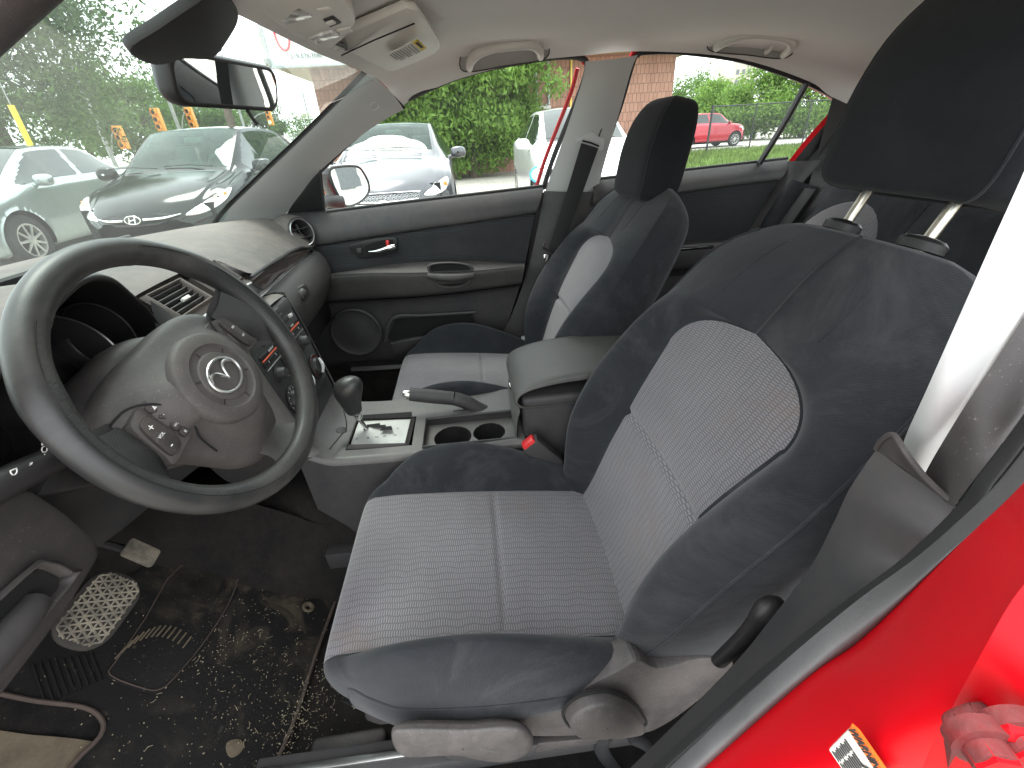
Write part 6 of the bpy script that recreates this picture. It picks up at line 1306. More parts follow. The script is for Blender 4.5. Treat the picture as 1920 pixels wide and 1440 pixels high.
lettering('lettering', 'WARNING', lerp(lo_[1], lo_[3], .34)+(lo_[0]-lo_[1])*.45+nL*.0022, rd, upd, .0052, m_ink, WL, font_align='CENTER')
lettering('lettering', 'AIRBAG', la[1]+rd*.024-upd*.0042+nL*.002, rd, upd, .0048, m_ink, WL)
for k in range(10):
    a = la[0]+(la[1]-la[0])*(.74-.072*k)+nL*.0015; b = a+(la[2]-la[1])
    for s0, s1 in ((.04, .22), (.25, .50), (.53, .70), (.73, .97)): M().tube([lerp(a, b, s0+.02*(k % 3)), lerp(a, b, s1-.015*(k % 2))], .00045, 4).ob('text_line', m_ink, WL)
HG = empty('door_hinge', CAR)
m_grime = plastic('grimy_red_metal', (.16, .01, .012), .6, 300, .8, (.05, .038, .034), .8, 26, spec=.4)
hx0 = -.858
hpoly = [V(-0.8560, -0.1707, 0.9695), V(-0.8560, -0.1622, 0.9912), V(-0.8560, -0.1588, 1.0041), V(-0.8560, -0.1604, 1.0132), V(-0.8560, -0.1668, 1.0200), V(-0.8560, -0.1761, 1.0247), V(-0.8560, -0.2013, 1.0198), V(-0.8560, -0.3293, 0.8278), V(-0.8560, -0.2148, 0.8780)]
M().poly(hpoly, .004, n=(-1, .25, 0)).ob('hinge_recess', m_grime, HG)
hb_ = [V(-0.8620, -0.1448, 1.0158), V(-0.8620, -0.1466, 1.0206), V(-0.8620, -0.1537, 1.0244), V(-0.8620, -0.1643, 1.0190), V(-0.8620, -0.1709, 1.0035), V(-0.8620, -0.1660, 0.9975), V(-0.8620, -0.1529, 1.0052)]
M().poly(catpoly(hb_, 3), .008, n=(-1, .25, 0), bev=.002).ob('hinge_leaf', m_grime, HG)
for q in (V(-0.8680, -0.1401, 1.0316), V(-0.8680, -0.1495, 1.0343)):
    M().lathe(q, (-1, .3, .1), [(-.004, .0085), (.001, .0085), (.0015, .0062), (.006, .0060), (.0065, .005), (.0065, 0)], 6 if False else 24).ob('bolt', m_grime, HG)
    M().lathe(q, (-1, .3, .1), [(.0015, .0062), (.0075, .0060), (.0078, 0)], 6).ob('bolt_head', m_red, HG)
M().tube([V(-0.8660, -0.1451, 1.0354), V(-0.8680, -0.1476, 1.0376), V(-0.8680, -0.1605, 1.0291)], .004, 8, sub=3).ob('hinge_edge', m_red, HG)

# ------------------------------------------------------------------ rest of the red body (nose, rear quarter, driver-side rear door)
M().grid([[V(x, y, z+(.02 if abs(x) < .6 else 0)) for x in (-.74, -.5, 0, .5, .74)] for y, z in ((1.04, .965), (1.3, .93), (1.6, .88), (1.85, .80), (1.95, .70))], 4, 3).ob('bonnet', m_red, CAR, sharp=None)
M().box((0, 1.045, .965), (1.30, .10, .02), bev=.004).ob('cowl', m_black, CAR)
M().tube([V(.52, 1.0, 1.0), V(.1, 1.045, .998), V(-.05, 1.05, 1.0)], .006, 8).ob('wiper', m_black, CAR)
for sg in (-1, 1):
    M().grid([[V(sg*.74, y, z) for y, z in ((.78, .93), (1.2, .92), (1.6, .86), (1.95, .72))], [V(sg*.86, y, z-.12) for y, z in ((.78, .90), (1.2, .90), (1.6, .84), (1.93, .70))], [V(sg*.84, y, .32) for y in (.80, 1.2, 1.6, 1.9)]], 3, 3).ob('front_wing', m_red, CAR, sharp=None)
M().grid([[V(x, 1.96, z) for x in (-.74, 0, .74)] for z in (.70, .45, .25)], 3, 3).ob('front_bumper', m_red, CAR)
LRD = empty('rear_door', CAR)
M().grid([[V(-.73, y, 1.0) for y in (-.42, -.8, -1.15)], [V(-.86, y, .86) for y in (-.45, -.8, -1.2)], [V(-.87, y, .6) for y in (-.44, -.8, -1.15)], [V(-.84, y, .30) for y in (-.40, -.8, -1.0)]], 3, 3).ob('door_skin', m_red, LRD, sharp=None)
M().grid([[V(-.60, y, z) for y, z in ((-.46, 1.37), (-.8, 1.35), (-1.15, 1.27))], [V(-.71, y, 1.02) for y in (-.44, -.8, -1.2)]], 3, 3).ob('side_window', m_glass, LRD)
M().box((-.70, -.8, .72), (.04, .72, .56), bev=.01).ob('door_trim', m_door, LRD)
RQ = [[V(sg*.62, -1.35, 1.22) for sg in (1,)]]
for sg in (-1, 1):
    M().grid([[V(sg*.60, y, z) for y, z in ((-1.32, 1.20), (-1.6, 1.08), (-1.9, 1.0))], [V(sg*.72, y, z) for y, z in ((-1.25, 1.03), (-1.6, 1.0), (-1.9, .96))], [V(sg*.87, y, .75) for y in (-1.22, -1.6, -1.95)], [V(sg*.84, y, .30) for y in (-1.1, -1.6, -1.95)]], 3, 3).ob('rear_quarter', m_red, CAR, sharp=None)
M().grid([[V(x, y, z) for x in (-.60, 0, .60)] for y, z in ((-1.88, .99), (-2.1, .98), (-2.25, .93), (-2.28, .5))], 3, 3).ob('boot_lid', m_red, CAR, sharp=None)
M().grid([[V(x, y, z) for x in (-.58, 0, .58)] for y, z in ((-1.40, 1.27), (-1.62, 1.14), (-1.86, 1.0))], 3, 3).ob('rear_window', m_glass, CAR, sharp=None)
M().box((0, -1.27, .56), (1.3, .03, .84), bev=0).ob('boot_wall', m_black, CAR)
# ------------------------------------------------------------------ ground
def ground_mat(name, c1, c2, sc, bump=.6, sc2=60):
    t = NT(name); o = t.obj()
    c = t.mix(t.ramp(t.noise(o, sc, 6, .7), [(.3, 0.), (.7, 1.)]), c1, c2)
    v = t.n('ShaderNodeTexVoronoi'); v.inputs['Scale'].default_value = sc2; t.l(o, v.inputs['Vector'])
    c = t.mix(t.math('MULTIPLY', t.ramp(v.outputs['Distance'], [(.2, 1.), (.55, 0.)]), .55), c, tuple(x*1.5 for x in c2))
    t.bsdf(c, .9, normal=t.bump(v.outputs['Distance'], bump, .02)); return t.m
m_gravel = ground_mat('gravel', (.26, .245, .215), (.42, .39, .34), .6, sc2=22)
m_conc = ground_mat('concrete', (.30, .29, .27), (.38, .37, .34), .5, .1, 8)
m_grassb = simple('grass_soil', (.06, .09, .025), .95, var=.3, scale=3)
def flat(name, pts, z, m, lab=None):
    o = mk(name, [(x, y, z) for x, y in pts], [tuple(range(len(pts)))], m, smooth=False); tag(o, kind='structure'); return o
flat('ground', [(-600, -600), (600, -600), (600, 600), (-600, 600)], 0, m_gravel)
flat('road', [(21.5, -200), (30, -200), (30, -9), (21.5, -9)], .004, m_conc)
flat('road', [(26, 13), (90, 60), (120, 30), (26, 10.5)], .004, simple('asphalt', (.055, .055, .055), .9))
flat('verge', [(12.2, -6.0), (12.6, -40), (22.5, -40), (22.2, -10.2), (16.8, -8.6), (14.2, -5.9)], .008, m_grassb)
# grass
def blades(n, region, hmin, hmax, seed, W_=.012):
    rg = np.random.default_rng(seed); vs, fs = [], []
    while len(fs) < n:
        x, y = region(rg)
        h = rg.uniform(hmin, hmax); a = rg.uniform(0, 6.283); dx, dy = math.cos(a)*W_*rg.uniform(.7, 1.6), math.sin(a)*W_; lx, ly = rg.normal(size=2)*h*.35
        o_ = len(vs); vs += [(x-dx, y-dy, .0), (x+dx, y+dy, .0), (x+lx, y+ly, h)]; fs.append((o_, o_+1, o_+2))
    return vs, fs
vp = [(12.2, -6.0), (12.6, -40), (22.5, -40), (22.2, -10.2), (16.8, -8.6), (14.2, -5.9)]
def vreg(rg):
    while True:
        x, y = rg.uniform(12, 22.6), rg.uniform(-22, -5.8)
        if in_poly((x, y), vp): return x, y
m_grass = simple('grass_blades', (.14, .22, .045), .7, var=.35, scale=1.5)
v_, f_ = blades(42000, vreg, .05, .22, 5, .016)
tag(mk('grass', v_, f_, m_grass, smooth=False), 'sunlit green grass verge in front of the chain link fence', 'grass', kind='stuff')
# ------------------------------------------------------------------ trees
def leaf_mat(name, c1, c2, tr=.35):
    t = NT(name); o = t.obj(); g = t.n('ShaderNodeNewGeometry')
    f = t.ramp(t.noise(o, 1.3, 5, .7), [(.35, 0.), (.65, 1.)])
    c = t.mix(f, c1, c2)
    c = t.mix(t.math('MULTIPLY', g.outputs['Random Per Island'], .5), c, tuple(min(1, x*1.7) for x in c2))
    b = t.n('ShaderNodeBsdfPrincipled'); t.l(c, b.inputs['Base Color']); b.inputs['Roughness'].default_value = .5; b.inputs['Specular IOR Level'].default_value = .3
    tl = t.n('ShaderNodeBsdfTranslucent'); t.l(c, tl.inputs[0]); m_ = t.n('ShaderNodeMixShader'); m_.inputs[0].default_value = tr
    t.l(b.outputs[0], m_.inputs[1]); t.l(tl.outputs[0], m_.inputs[2]); t.l(m_.outputs[0], t.out.inputs[0]); return t.m
m_leafA = leaf_mat('dark_green_leaves', (.035, .070, .018), (.070, .130, .030), .4)
m_leafB = leaf_mat('mid_green_leaves', (.055, .105, .022), (.11, .20, .04), .45)
m_leafC = leaf_mat('bright_green_leaves', (.065, .135, .02), (.16, .27, .05), .45)
m_bark = simple('bark', (.10, .075, .055), .9, var=.3, scale=20, grain=60)
def crown(centres, radii, n, leaf, seed, droop=0.):
    """leaf-sized quads round clump centres"""
    rg = np.random.default_rng(seed); centres = np.array(centres); radii = np.array(radii)
    k = rg.choice(len(centres), n, p=radii**2/np.sum(radii**2))
    d = rg.normal(size=(n, 3)); d /= np.linalg.norm(d, axis=1)[:, None]
    r = radii[k]*(rg.random(n)**.45)
    c = centres[k]+d*r[:, None]*np.array([1, 1, .8])
    a = rg.normal(size=(n, 3)); a[:, 2] -= droop; a /= np.linalg.norm(a, axis=1)[:, None]
    b = np.cross(a, rg.normal(size=(n, 3))); b /= np.linalg.norm(b, axis=1)[:, None]
    s = leaf*rg.uniform(.6, 1.4, n)[:, None]; w = s*rg.uniform(.25, .45, n)[:, None]
    vs = np.stack([c-a*s*.5, c+b*w*.5, c+a*s*.5, c-b*w*.5], 1).reshape(-1, 3)
    fs = np.arange(n*4).reshape(n, 4)
    return vs, fs.tolist()
def tree(name, label, x, y, h, r, n, leaf, m, seed, low=.25, trunk=.18, droop=0., group=None, squash=1., yr=None, nclump=90, cat='tree', gap=.36):
    t = tag(empty(name, None, (x, y, 0)), label, cat, group)
    rg = np.random.default_rng(seed); yr = yr or r
    cs, rs = [], []
    zc = h*(low+(1-low)/2); zr = h*(1-low)/2
    for k in range(nclump):
        d = rg.normal(size=3); d /= np.linalg.norm(d); q = rg.uniform(.45, .95)
        z = zc+d[2]*zr*q; f = 1-.35*max(0, (z-zc)/zr)
        cs.append((d[0]*r*q*f, d[1]*yr*q*f, z)); rs.append(rg.uniform(.6, 1.25)*min(r, zr)*gap)
    vs, fs = crown(cs, rs, n, leaf, seed+1, droop)
    mk('crown', vs, fs, m, t, smooth=False)
    T = M(); top = np.array([rg.normal()*.2, rg.normal()*.2, h*.72])
    T.tube([(0, 0, -.1), (rg.normal()*.06, rg.normal()*.06, h*.2), (top*.6+rg.normal(size=3)*.1), top], [trunk*1.3, trunk, trunk*.6, trunk*.15], 10, sub=4)
    for k in range(9):
        i = rg.integers(len(cs)); s_ = top*rg.uniform(.35, .9); e_ = np.array(cs[i])
        T.tube([s_, (s_+e_)/2+V(0, 0, .15*r*.3), e_], [trunk*.42, trunk*.25, trunk*.06], 6, sub=3)
    T.ob('trunk', m_bark, t); return t
tree('shade_tree', 'large dense dark green tree rising behind the parked silver car', 18.2, 16.0, 11.0, 5.0, 56000, .20, m_leafA, 21, .12, .3, gap=.34, nclump=150)
tree('shade_tree', 'tall tree whose lower branches hang above the rear-view mirror', 16.0, 7.3, 11, 1.9, 9000, .17, m_leafA, 33, .44, .12, .8, nclump=50, gap=.34)
for i, (x, y, h, r, lab, m_) in enumerate(((31, 19.5, 6.0, 3.4, 'rounded green tree right of the large dark tree, behind the first signal', m_leafB), (44, 21.8, 6.4, 4.6, 'broad tree behind the black hatchback roof', m_leafB), (56, 22.8, 6.2, 5, 'distant tree left of the white pole sign', m_leafA), (42, 12.6, 3.9, 1.6, 'small light green tree left of the brick building', m_leafB), (60, 33, 9, 6, 'distant tree seen under the crown of the large dark tree', m_leafB), (38, 27, 7, 4, 'bushy tree behind the yellow guy-wire guard', m_leafB))):
    tree('background_tree', lab, x, y, h, r, 9000 if i != 3 else 4000, .30 if i != 3 else .18, m_, 50+i, .15, .2, nclump=50, group='trees across the street')
tree('hedge_bush', 'big bright green willow-like bush against the brick building', 15.6, -.30, 5.6, 1.6, 50000, .17, m_leafC, 71, .0, .14, 1.1, yr=3.0, nclump=150, cat='bush', gap=.42)
tree('hedge_bush', 'lower bush filling the left end of the green hedge', 15.9, 2.3, 2.9, 1.1, 7000, .16, m_leafC, 72, .0, .1, 1., yr=1.0, nclump=50, cat='bush', gap=.5)
for i, (x, y, h, r, lab, m_) in enumerate(((46, -22, 5.6, 3.6, 'dark green tree between the brick wall and the far fence post', m_leafB), (36, -19.2, 3.9, 2.2, 'bushy tree above the bonnet of the red SUV', m_leafC), (33, -20.6, 4.4, 2.6, 'tall bright tree in front of the apartment tower', m_leafC), (31.5, -23.2, 4.6, 3.0, 'bright green tree behind the chain link fence beside the window divider', m_leafC), (30, -27, 4.2, 3.0, 'rightmost green tree behind the fence', m_leafC))):
    tree('fence_tree', lab, x, y, h, r, 13000, .24, m_, 90+i, .0, .14, nclump=70, group='trees behind the chain link fence', gap=.42)
# ------------------------------------------------------------------ brick building
def brick_mat():
    t = NT('brown_split_brick'); o = t.obj(); mp_ = t.n('ShaderNodeMapping'); mp_.inputs['Rotation'].default_value = (0, 0, 0)
    sp = t.n('ShaderNodeSeparateXYZ'); t.l(o, sp.inputs[0]); cb = t.n('ShaderNodeCombineXYZ')
    t.l(t.math('ADD', sp.outputs[1], sp.outputs[0]), cb.inputs[0]); t.l(sp.outputs[2], cb.inputs[1])
    b = t.n('ShaderNodeTexBrick'); b.offset = .5; b.inputs['Scale'].default_value = 1; b.inputs['Brick Width'].default_value = .155; b.inputs['Row Height'].default_value = .285
    b.inputs['Mortar Size'].default_value = .010; b.inputs['Mortar Smooth'].default_value = .3; b.inputs['Color1'].default_value = (.36, .185, .13, 1); b.inputs['Color2'].default_value = (.27, .13, .095, 1); b.inputs['Mortar'].default_value = (.07, .04, .035, 1)
    t.l(cb.outputs[0], b.inputs['Vector'])
    c = t.mix(t.math('MULTIPLY', t.noise(o, 5, 5, .7), .6), b.outputs['Color'], (.42, .26, .19))
    t.bsdf(c, .9, normal=t.bump(t.math('ADD', t.math('MULTIPLY', b.outputs['Fac'], -1), t.math('MULTIPLY', t.noise(o, 30, 3, .6), .5)), .6, .02)); return t.m
m_brick = brick_mat(); m_soffit = simple('cream_soffit', (.42, .38, .22), .8); m_fascia = simple('white_fascia', (.55, .55, .53), .6)
BB = tag(empty('brick_building', None, (17.5, -1.5, 0)), 'single storey brown split-brick building with wide white fascia behind the green bush', 'building')
def bbx(x0, x1, y0, y1, z0, z1): return M().box(((x0+x1)/2-17.5, (y0+y1)/2+1.5, (z0+z1)/2), (x1-x0, y1-y0, z1-z0), bev=0)
bbx(17.5, 27, -7.80, 4.84, 0, 3.48).ob('wall', m_brick, BB, smooth=False)
bbx(16.45, 28, -8.65, 5.85, 3.48, 3.52).ob('soffit', m_soffit, BB, smooth=False)
bbx(16.42, 28.03, -8.68, 5.88, 3.52, 4.3).ob('fascia', m_fascia, BB, smooth=False)
M().tube([V(-.08, -1.70, 3.47), V(-.08, -1.72, 2.1), V(-.08, -1.30, 2.0), V(-.08, -1.25, 3.47)], .04, 8).ob('downpipe', simple('grey_pipe', (.42, .48, .52), .5), BB)
M().tube([V(-.06, -2.52, 3.47), V(-.06, -2.50, .5)], .035, 8).ob('gas_pipe', simple('yellow_pipe', (.75, .58, .12), .5), BB)
M().box((-.1, -1.5, 2.0), (.12, .55, .1), bev=.01).ob('pipe_bracket', m_fascia, BB)
# sign on the fascia
SG = tag(empty('shop_sign', None, (16.35, 3.4, 4.1)), 'white seafood shop banner with red and blue lettering at the corner of the brick building', 'sign')
M().box((0, 0, 0), (.10, 4.5, 1.36), bev=.01).ob('sign_panel', simple('sign_white', (.62, .68, .66), .5), SG)
fr_m = M()
fr_m.box((-.02, 2.27, 0), (.16, .09, 1.42), bev=.01); fr_m.box((-.02, 0, -.70), (.16, 4.6, .07), bev=.01); fr_m.ob('sign_frame', simple('sign_grey', (.35, .38, .38), .5), SG)
m_sred = simple('sign_red', (.55, .03, .06), .5); m_sblu = simple('sign_blue', (.05, .10, .40), .5); m_sgrey = simple('sign_grey_ink', (.10, .11, .14), .5)
M().tube([V(-.07, 1.70-.20*math.sin(a), .10-.40*math.cos(a)) for a in np.linspace(R(-160), R(165), 30)], .028, 6).ob('red_loop', m_sred, SG)
lettering('lettering', '&', V(-.07, 1.68, .12), (0, -1, 0), (0, 0, 1), .25, m_sred, SG, .004)
M().tube([V(-.07, .98-.17*math.sin(a), -.02-.09*math.cos(a)) for a in np.linspace(R(-120), R(150), 24)]+[V(-.07, .75, .10), V(-.07, .60, .3)], .018, 6).ob('blue_script', m_sblu, SG)
M().tube([V(-.07, .36-.16*math.sin(a), -.13-.16*math.cos(a)) for a in np.linspace(R(-110), R(110), 20)]+[V(-.07, .2, .4)], .018, 6).ob('blue_script', m_sblu, SG)
lettering('lettering', '519-578-3080', V(-.07, 1.12, -.46), (0, -1, 0), (0, 0, 1), .17, m_sgrey, SG, .004)
lettering('lettering', 'tandjseafoods.com', V(-.07, -.18, -.46), (0, -1, 0), (0, 0, 1), .17, m_sgrey, SG, .004)
# ------------------------------------------------------------------ chain link fence
FE = tag(empty('chain_link_fence', None, (20, -11, 0)), 'grey chain link fence with round posts beyond the grass verge', 'fence')
m_fm = simple('fence_metal', (.05, .055, .06), .5, .3)
fp = [(0, .3), (.15, -1.75), (.1, -4.2), (.05, -6.8), (0, -9.4), (0, -12), (0, -16)]
for i, (x, y) in enumerate(fp): M().cyl((x, y, -.1), (x, y, 1.86), .045 if i == 0 else .028, n=10).ob('post', m_fm, FE)
M().tube([V(x, y, 1.80) for x, y in fp], .022, 8).ob('top_rail', m_fm, FE)
M().cyl((1.2, 2.55, -.1), (1.25, 2.5, 1.9), .045, n=10).ob('gate_post', m_fm, FE)
def mesh_mat():
    t = NT('chain_link_mesh'); o = t.obj(); sp = t.n('ShaderNodeSeparateXYZ'); t.l(o, sp.inputs[0])
    ms = []
    for sg in (1, -1):
        q = t.math('FRACT', t.math('DIVIDE', t.math('ADD', sp.outputs[1], t.math('MULTIPLY', sp.outputs[2], sg)), .09)); ms.append(t.math('LESS_THAN', q, .10))
    k = t.math('MAXIMUM', ms[0], ms[1])
    b = t.n('ShaderNodeBsdfPrincipled'); b.inputs['Base Color'].default_value = (.10, .105, .11, 1); b.inputs['Roughness'].default_value = .5
    tr = t.n('ShaderNodeBsdfTransparent'); m_ = t.n('ShaderNodeMixShader'); t.l(k, m_.inputs[0]); t.l(tr.outputs[0], m_.inputs[1]); t.l(b.outputs[0], m_.inputs[2]); t.l(m_.outputs[0], t.out.inputs[0]); return t.m
wv = M()
for i in range(len(fp)-1):
    (x0, y0), (x1, y1) = fp[i], fp[i+1]; wv.add([(x0, y0, .03), (x1, y1, .03), (x1, y1, 1.8), (x0, y0, 1.8)], [(0, 1, 2, 3)])
wv.ob('wire_mesh', mesh_mat(), FE, smooth=False)
# ------------------------------------------------------------------ far apartment tower, signals, poles
AT = tag(empty('apartment_tower', None, (155, -86, 0)), 'pale concrete apartment tower far behind the trees', 'building')
m_far = simple('pale_concrete', (.42, .38, .33), .8); m_farw = simple('far_window', (.12, .13, .14), .3)
M().box((0, 0, 8), (10, 7.4, 16), bev=0).ob('wall', m_far, AT, smooth=False); M().box((0, -1, 16.8), (5, 3, 1.6), bev=0).ob('roof_house', m_far, AT, smooth=False)
for k in range(5):
    for j in range(4): M().box((-5.03, -2.7+1.8*j, 3.5+2.6*k), (.1, .9, 1.2), bev=0).ob('window', m_farw, AT, smooth=False)
m_sig = simple('signal_orange', (.72, .30, .02), .5); m_lensd = simple('signal_lens_dark', (.03, .02, .02), .2); m_pole = simple('galvanised_pole', (.30, .32, .30), .6)
def lit():
    t = NT('lit_green_lamp'); e = t.n('ShaderNodeEmission'); e.inputs[0].default_value = (.25, 1, .6, 1); e.inputs[1].default_value = 1.3; t.l(e.outputs[0], t.out.inputs[0]); return t.m
m_lit = lit()
def signal(x, y, z, lab, face, side=1, arm=2.4, lean=0.):
    t = tag(empty('traffic_signal', None, (x, y, 0)), lab, 'traffic light', 'orange traffic signals at the junction')
    M().box((0, 0, z), (.28, .36, 1.05), bev=.02).ob('housing', m_sig, t)
    for k in range(3):
        M().lathe((-.14, 0, z+.33-.33*k), (-1, 0, 0), [(0, .13), (.16, .13), (.16, .12), (.02, .12)], 16, caps=False).ob('visor', m_sig, t)
        M().lathe((-.145, 0, z+.33-.33*k), (-1, 0, 0), [(0, .12), (.01, .0)], 16).ob('lens', m_lit if face and k == 2 else m_lensd, t)
    if arm:
        M().tube([(.05, side*.1, z+.35), (.05, side*arm*.5, z+.1), (.05, side*arm, z-.9)], .035, 8, sub=4).ob('mast_arm', m_pole, t)
        M().tube([(.05, side*arm, 0), (.05, side*(arm+lean), z+4)], [.11, .08], 8).ob('pole', m_pole, t)
signal(40, 14.55, 3.35, 'orange traffic signal showing green on a curved arm beside the white pole sign', True, 1, 2.1)
signal(30, 15.3, 3.0, 'orange traffic signal partly hidden just below the rear-view mirror', False, 1, .9, 0)
signal(28, 16.0, 2.9, 'orange traffic signal left of the mirror, in front of green leaves', False, 0, 0)
signal(27, 17.6, 2.15, 'lowest orange signal by the black car roof, left of the others', False, 1, .9)
UP = tag(empty('utility_pole', None, (70, 20.2, 0)), 'thin wooden utility pole with crossarm beside the brick building', 'pole')
M().cyl((0, 0, 0), (0, 0, 7.9), .14, .11, n=8).ob('post', m_pole, UP); M().box((0, 0, 7.3), (.12, 1.8, .12), bev=0).ob('crossarm', m_pole, UP); M().box((0, .3, 5.6), (.1, 2.6, .08), bev=0).ob('crossarm', m_pole, UP)
PSG = tag(empty('pole_sign', None, (60, 21.4, 0)), 'white tenants sign board beside the green traffic signal', 'sign')
M().box((0, 0, 3.4), (.3, 1.5, 2.6), bev=.02).ob('board', m_fascia, PSG)
for k in range(4): M().box((-.17, 0, 4.2-.5*k), (.02, .9, .12), bev=0).ob('text_line', m_sgrey, PSG)
M().cyl((0, 0, 0), (0, 0, 2.2), .1, n=8).ob('post', m_pole, PSG)
GW = tag(empty('guy_wire_guard', None, (12.4, 9.6, 0)), 'yellow plastic guard on a leaning guy wire behind the silver car', 'cable guard')
ga, gb_ = V(11.3000, 9.6709, 1.6770), V(11.3000, 9.6473, 2.3317); g0_ = ga+(ga-gb_)*1.1
M().tube([g0_-V(12.4, 9.6, 0), gb_-V(12.4, 9.6, 0)], .055, 10).ob('guard', simple('yellow_plastic', (.80, .55, .03), .5), GW)
M().tube([gb_-V(12.4, 9.6, 0), gb_+(gb_-ga)*5-V(12.4, 9.6, 0)], .012, 6).ob('wire', m_pole, GW)
OS = tag(empty('orange_sign', None, (22.5, -9.9, 0)), 'small orange and white sign at the corner of the brick building', 'sign')
M().box((0, .55, 1.45), (.05, .55, .28), bev=.01).ob('board', simple('orange_board', (.75, .22, .04), .5), OS); M().box((0, .55, 1.22), (.05, .5, .12), bev=.01).ob('board', m_fascia, OS); M().cyl((0, .55, 0), (0, .55, 1.2), .03, n=8).ob('post', m_pole, OS)
HR = tag(empty('far_house', None, (70, 16.5, 0)), 'grey house roof between the small tree and the brick building', 'house')
M().box((0, 0, 1.6), (6, 5, 3.2), bev=0).ob('wall', m_fascia, HR, smooth=False)
M().add([(-3.2, -2.8, 3.2), (3.2, -2.8, 3.2), (3.2, 2.8, 3.2), (-3.2, 2.8, 3.2), (-1.6, 0, 5.2), (1.6, 0, 5.2)], [(0, 1, 5, 4), (2, 3, 4, 5), (1, 2, 5), (3, 0, 4)]).ob('roof', m_pole, HR, smooth=False)

M().poly(catpoly([V(-0.5245, 0.8193, 0.4660), V(-0.5181, 0.7569, 0.4255), V(-0.5174, 0.6978, 0.3871), V(-0.5246, 0.6866, 0.3798), V(-0.5719, 0.6918, 0.3831), V(-0.5967, 0.7722, 0.4354)], 4), .004, n=FN).ob('dried_mud', m_mud, CAR)

# ------------------------------------------------------------------ parked cars
m_tyre = simple('tyre_rubber', (.018, .018, .018), .8); m_alloy = simple('alloy_wheel', (.50, .50, .48), .35, .7)
def darkglass():
    t = NT('car_window_glass'); tr = t.n('ShaderNodeBsdfTransparent'); tr.inputs[0].default_value = (.50, .64, .56, 1)
    gl = t.n('ShaderNodeBsdfGlossy'); gl.inputs['Roughness'].default_value = .02; gl.inputs[0].default_value = (.85, 1, .93, 1); m_ = t.n('ShaderNodeMixShader'); t.l(t.schlick(.05, .8), m_.inputs[0]); t.l(tr.outputs[0], m_.inputs[1]); t.l(gl.outputs[0], m_.inputs[2]); t.l(m_.outputs[0], t.out.inputs[0]); return t.m
m_cg = darkglass(); m_cgd = NT('dark_side_glass'); m_cgd.bsdf((.012, .020, .017), .04, Specular_IOR_Level=.9); m_cgd = m_cgd.m; m_carseat = simple('grey_car_interior', (.09, .095, .095), .8)
m_lamp = simple('headlamp_glass', (.62, .64, .64), .12, .35, .3, 25, grain=60); m_ambl = simple('amber_lamp', (.75, .20, .03), .2); m_redl = simple('tail_lamp', (.55, .015, .02), .15)
KIND = {
 # s: station fraction -> (half width, sill z, shoulder z, shoulder half width, top z edge, top half width, centre z)
 'hatch': [(0, .50, .30, .52, .48, .56, .40, .58), (.022, .70, .22, .60, .68, .66, .52, .69), (.07, .80, .20, .70, .76, .76, .56, .80), (.15, .85, .20, .80, .80, .86, .60, .90), (.24, .86, .20, .90, .80, .94, .63, .975),
           (.275, .86, .20, .935, .80, .99, .64, 1.02), (.35, .86, .20, .95, .80, 1.18, .615, 1.22), (.43, .86, .20, .96, .80, 1.36, .575, 1.40), (.47, .86, .20, .97, .80, 1.405, .565, 1.445), (.60, .86, .20, .98, .80, 1.42, .56, 1.465), (.75, .86, .20, 1.0, .80, 1.39, .555, 1.44), (.88, .85, .22, 1.02, .79, 1.30, .54, 1.35), (.94, .82, .25, 1.0, .76, 1.12, .56, 1.16), (.985, .76, .30, .86, .70, .92, .56, .94), (1., .62, .36, .70, .58, .74, .48, .76)],
 'sedan': [(0, .50, .30, .50, .48, .54, .40, .56), (.020, .72, .22, .58, .70, .64, .54, .67), (.06, .82, .20, .68, .78, .74, .58, .78), (.14, .88, .20, .80, .83, .86, .62, .90), (.22, .89, .20, .90, .83, .94, .65, .98),
           (.255, .89, .20, .935, .83, .99, .66, 1.02), (.32, .89, .20, .95, .83, 1.17, .63, 1.21), (.39, .89, .20, .96, .83, 1.34, .60, 1.385), (.43, .89, .20, .97, .83, 1.39, .585, 1.43), (.55, .89, .20, .98, .83, 1.41, .58, 1.455), (.67, .89, .20, 1.0, .83, 1.37, .57, 1.42), (.76, .88, .22, 1.02, .82, 1.20, .57, 1.24), (.82, .87, .22, 1.02, .81, 1.06, .60, 1.08), (.95, .84, .25, .98, .78, 1.03, .62, 1.06), (.985, .78, .30, .86, .72, .93, .60, .96), (1., .66, .36, .70, .60, .74, .5, .76)],
 'suv': [(0, .55, .40, .62, .52, .68, .44, .70), (.02, .78, .32, .80, .74, .88, .58, .90), (.06, .88, .30, .90, .84, .98, .64, 1.02), (.14, .93, .30, 1.0, .88, 1.07, .68, 1.10), (.22, .95, .30, 1.08, .89, 1.12, .70, 1.16),
         (.26, .95, .30, 1.10, .89, 1.17, .70, 1.20), (.32, .95, .30, 1.11, .89, 1.35, .68, 1.39), (.39, .95, .30, 1.12, .89, 1.57, .66, 1.61), (.43, .95, .30, 1.13, .89, 1.63, .65, 1.67), (.58, .95, .30, 1.14, .89, 1.66, .645, 1.70), (.78, .95, .30, 1.16, .89, 1.62, .64, 1.66), (.90, .94, .32, 1.18, .88, 1.50, .62, 1.54), (.95, .92, .35, 1.14, .86, 1.28, .62, 1.32), (.985, .86, .40, 1.0, .80, 1.06, .62, 1.08), (1., .72, .46, .80, .66, .84, .54, .86)]}
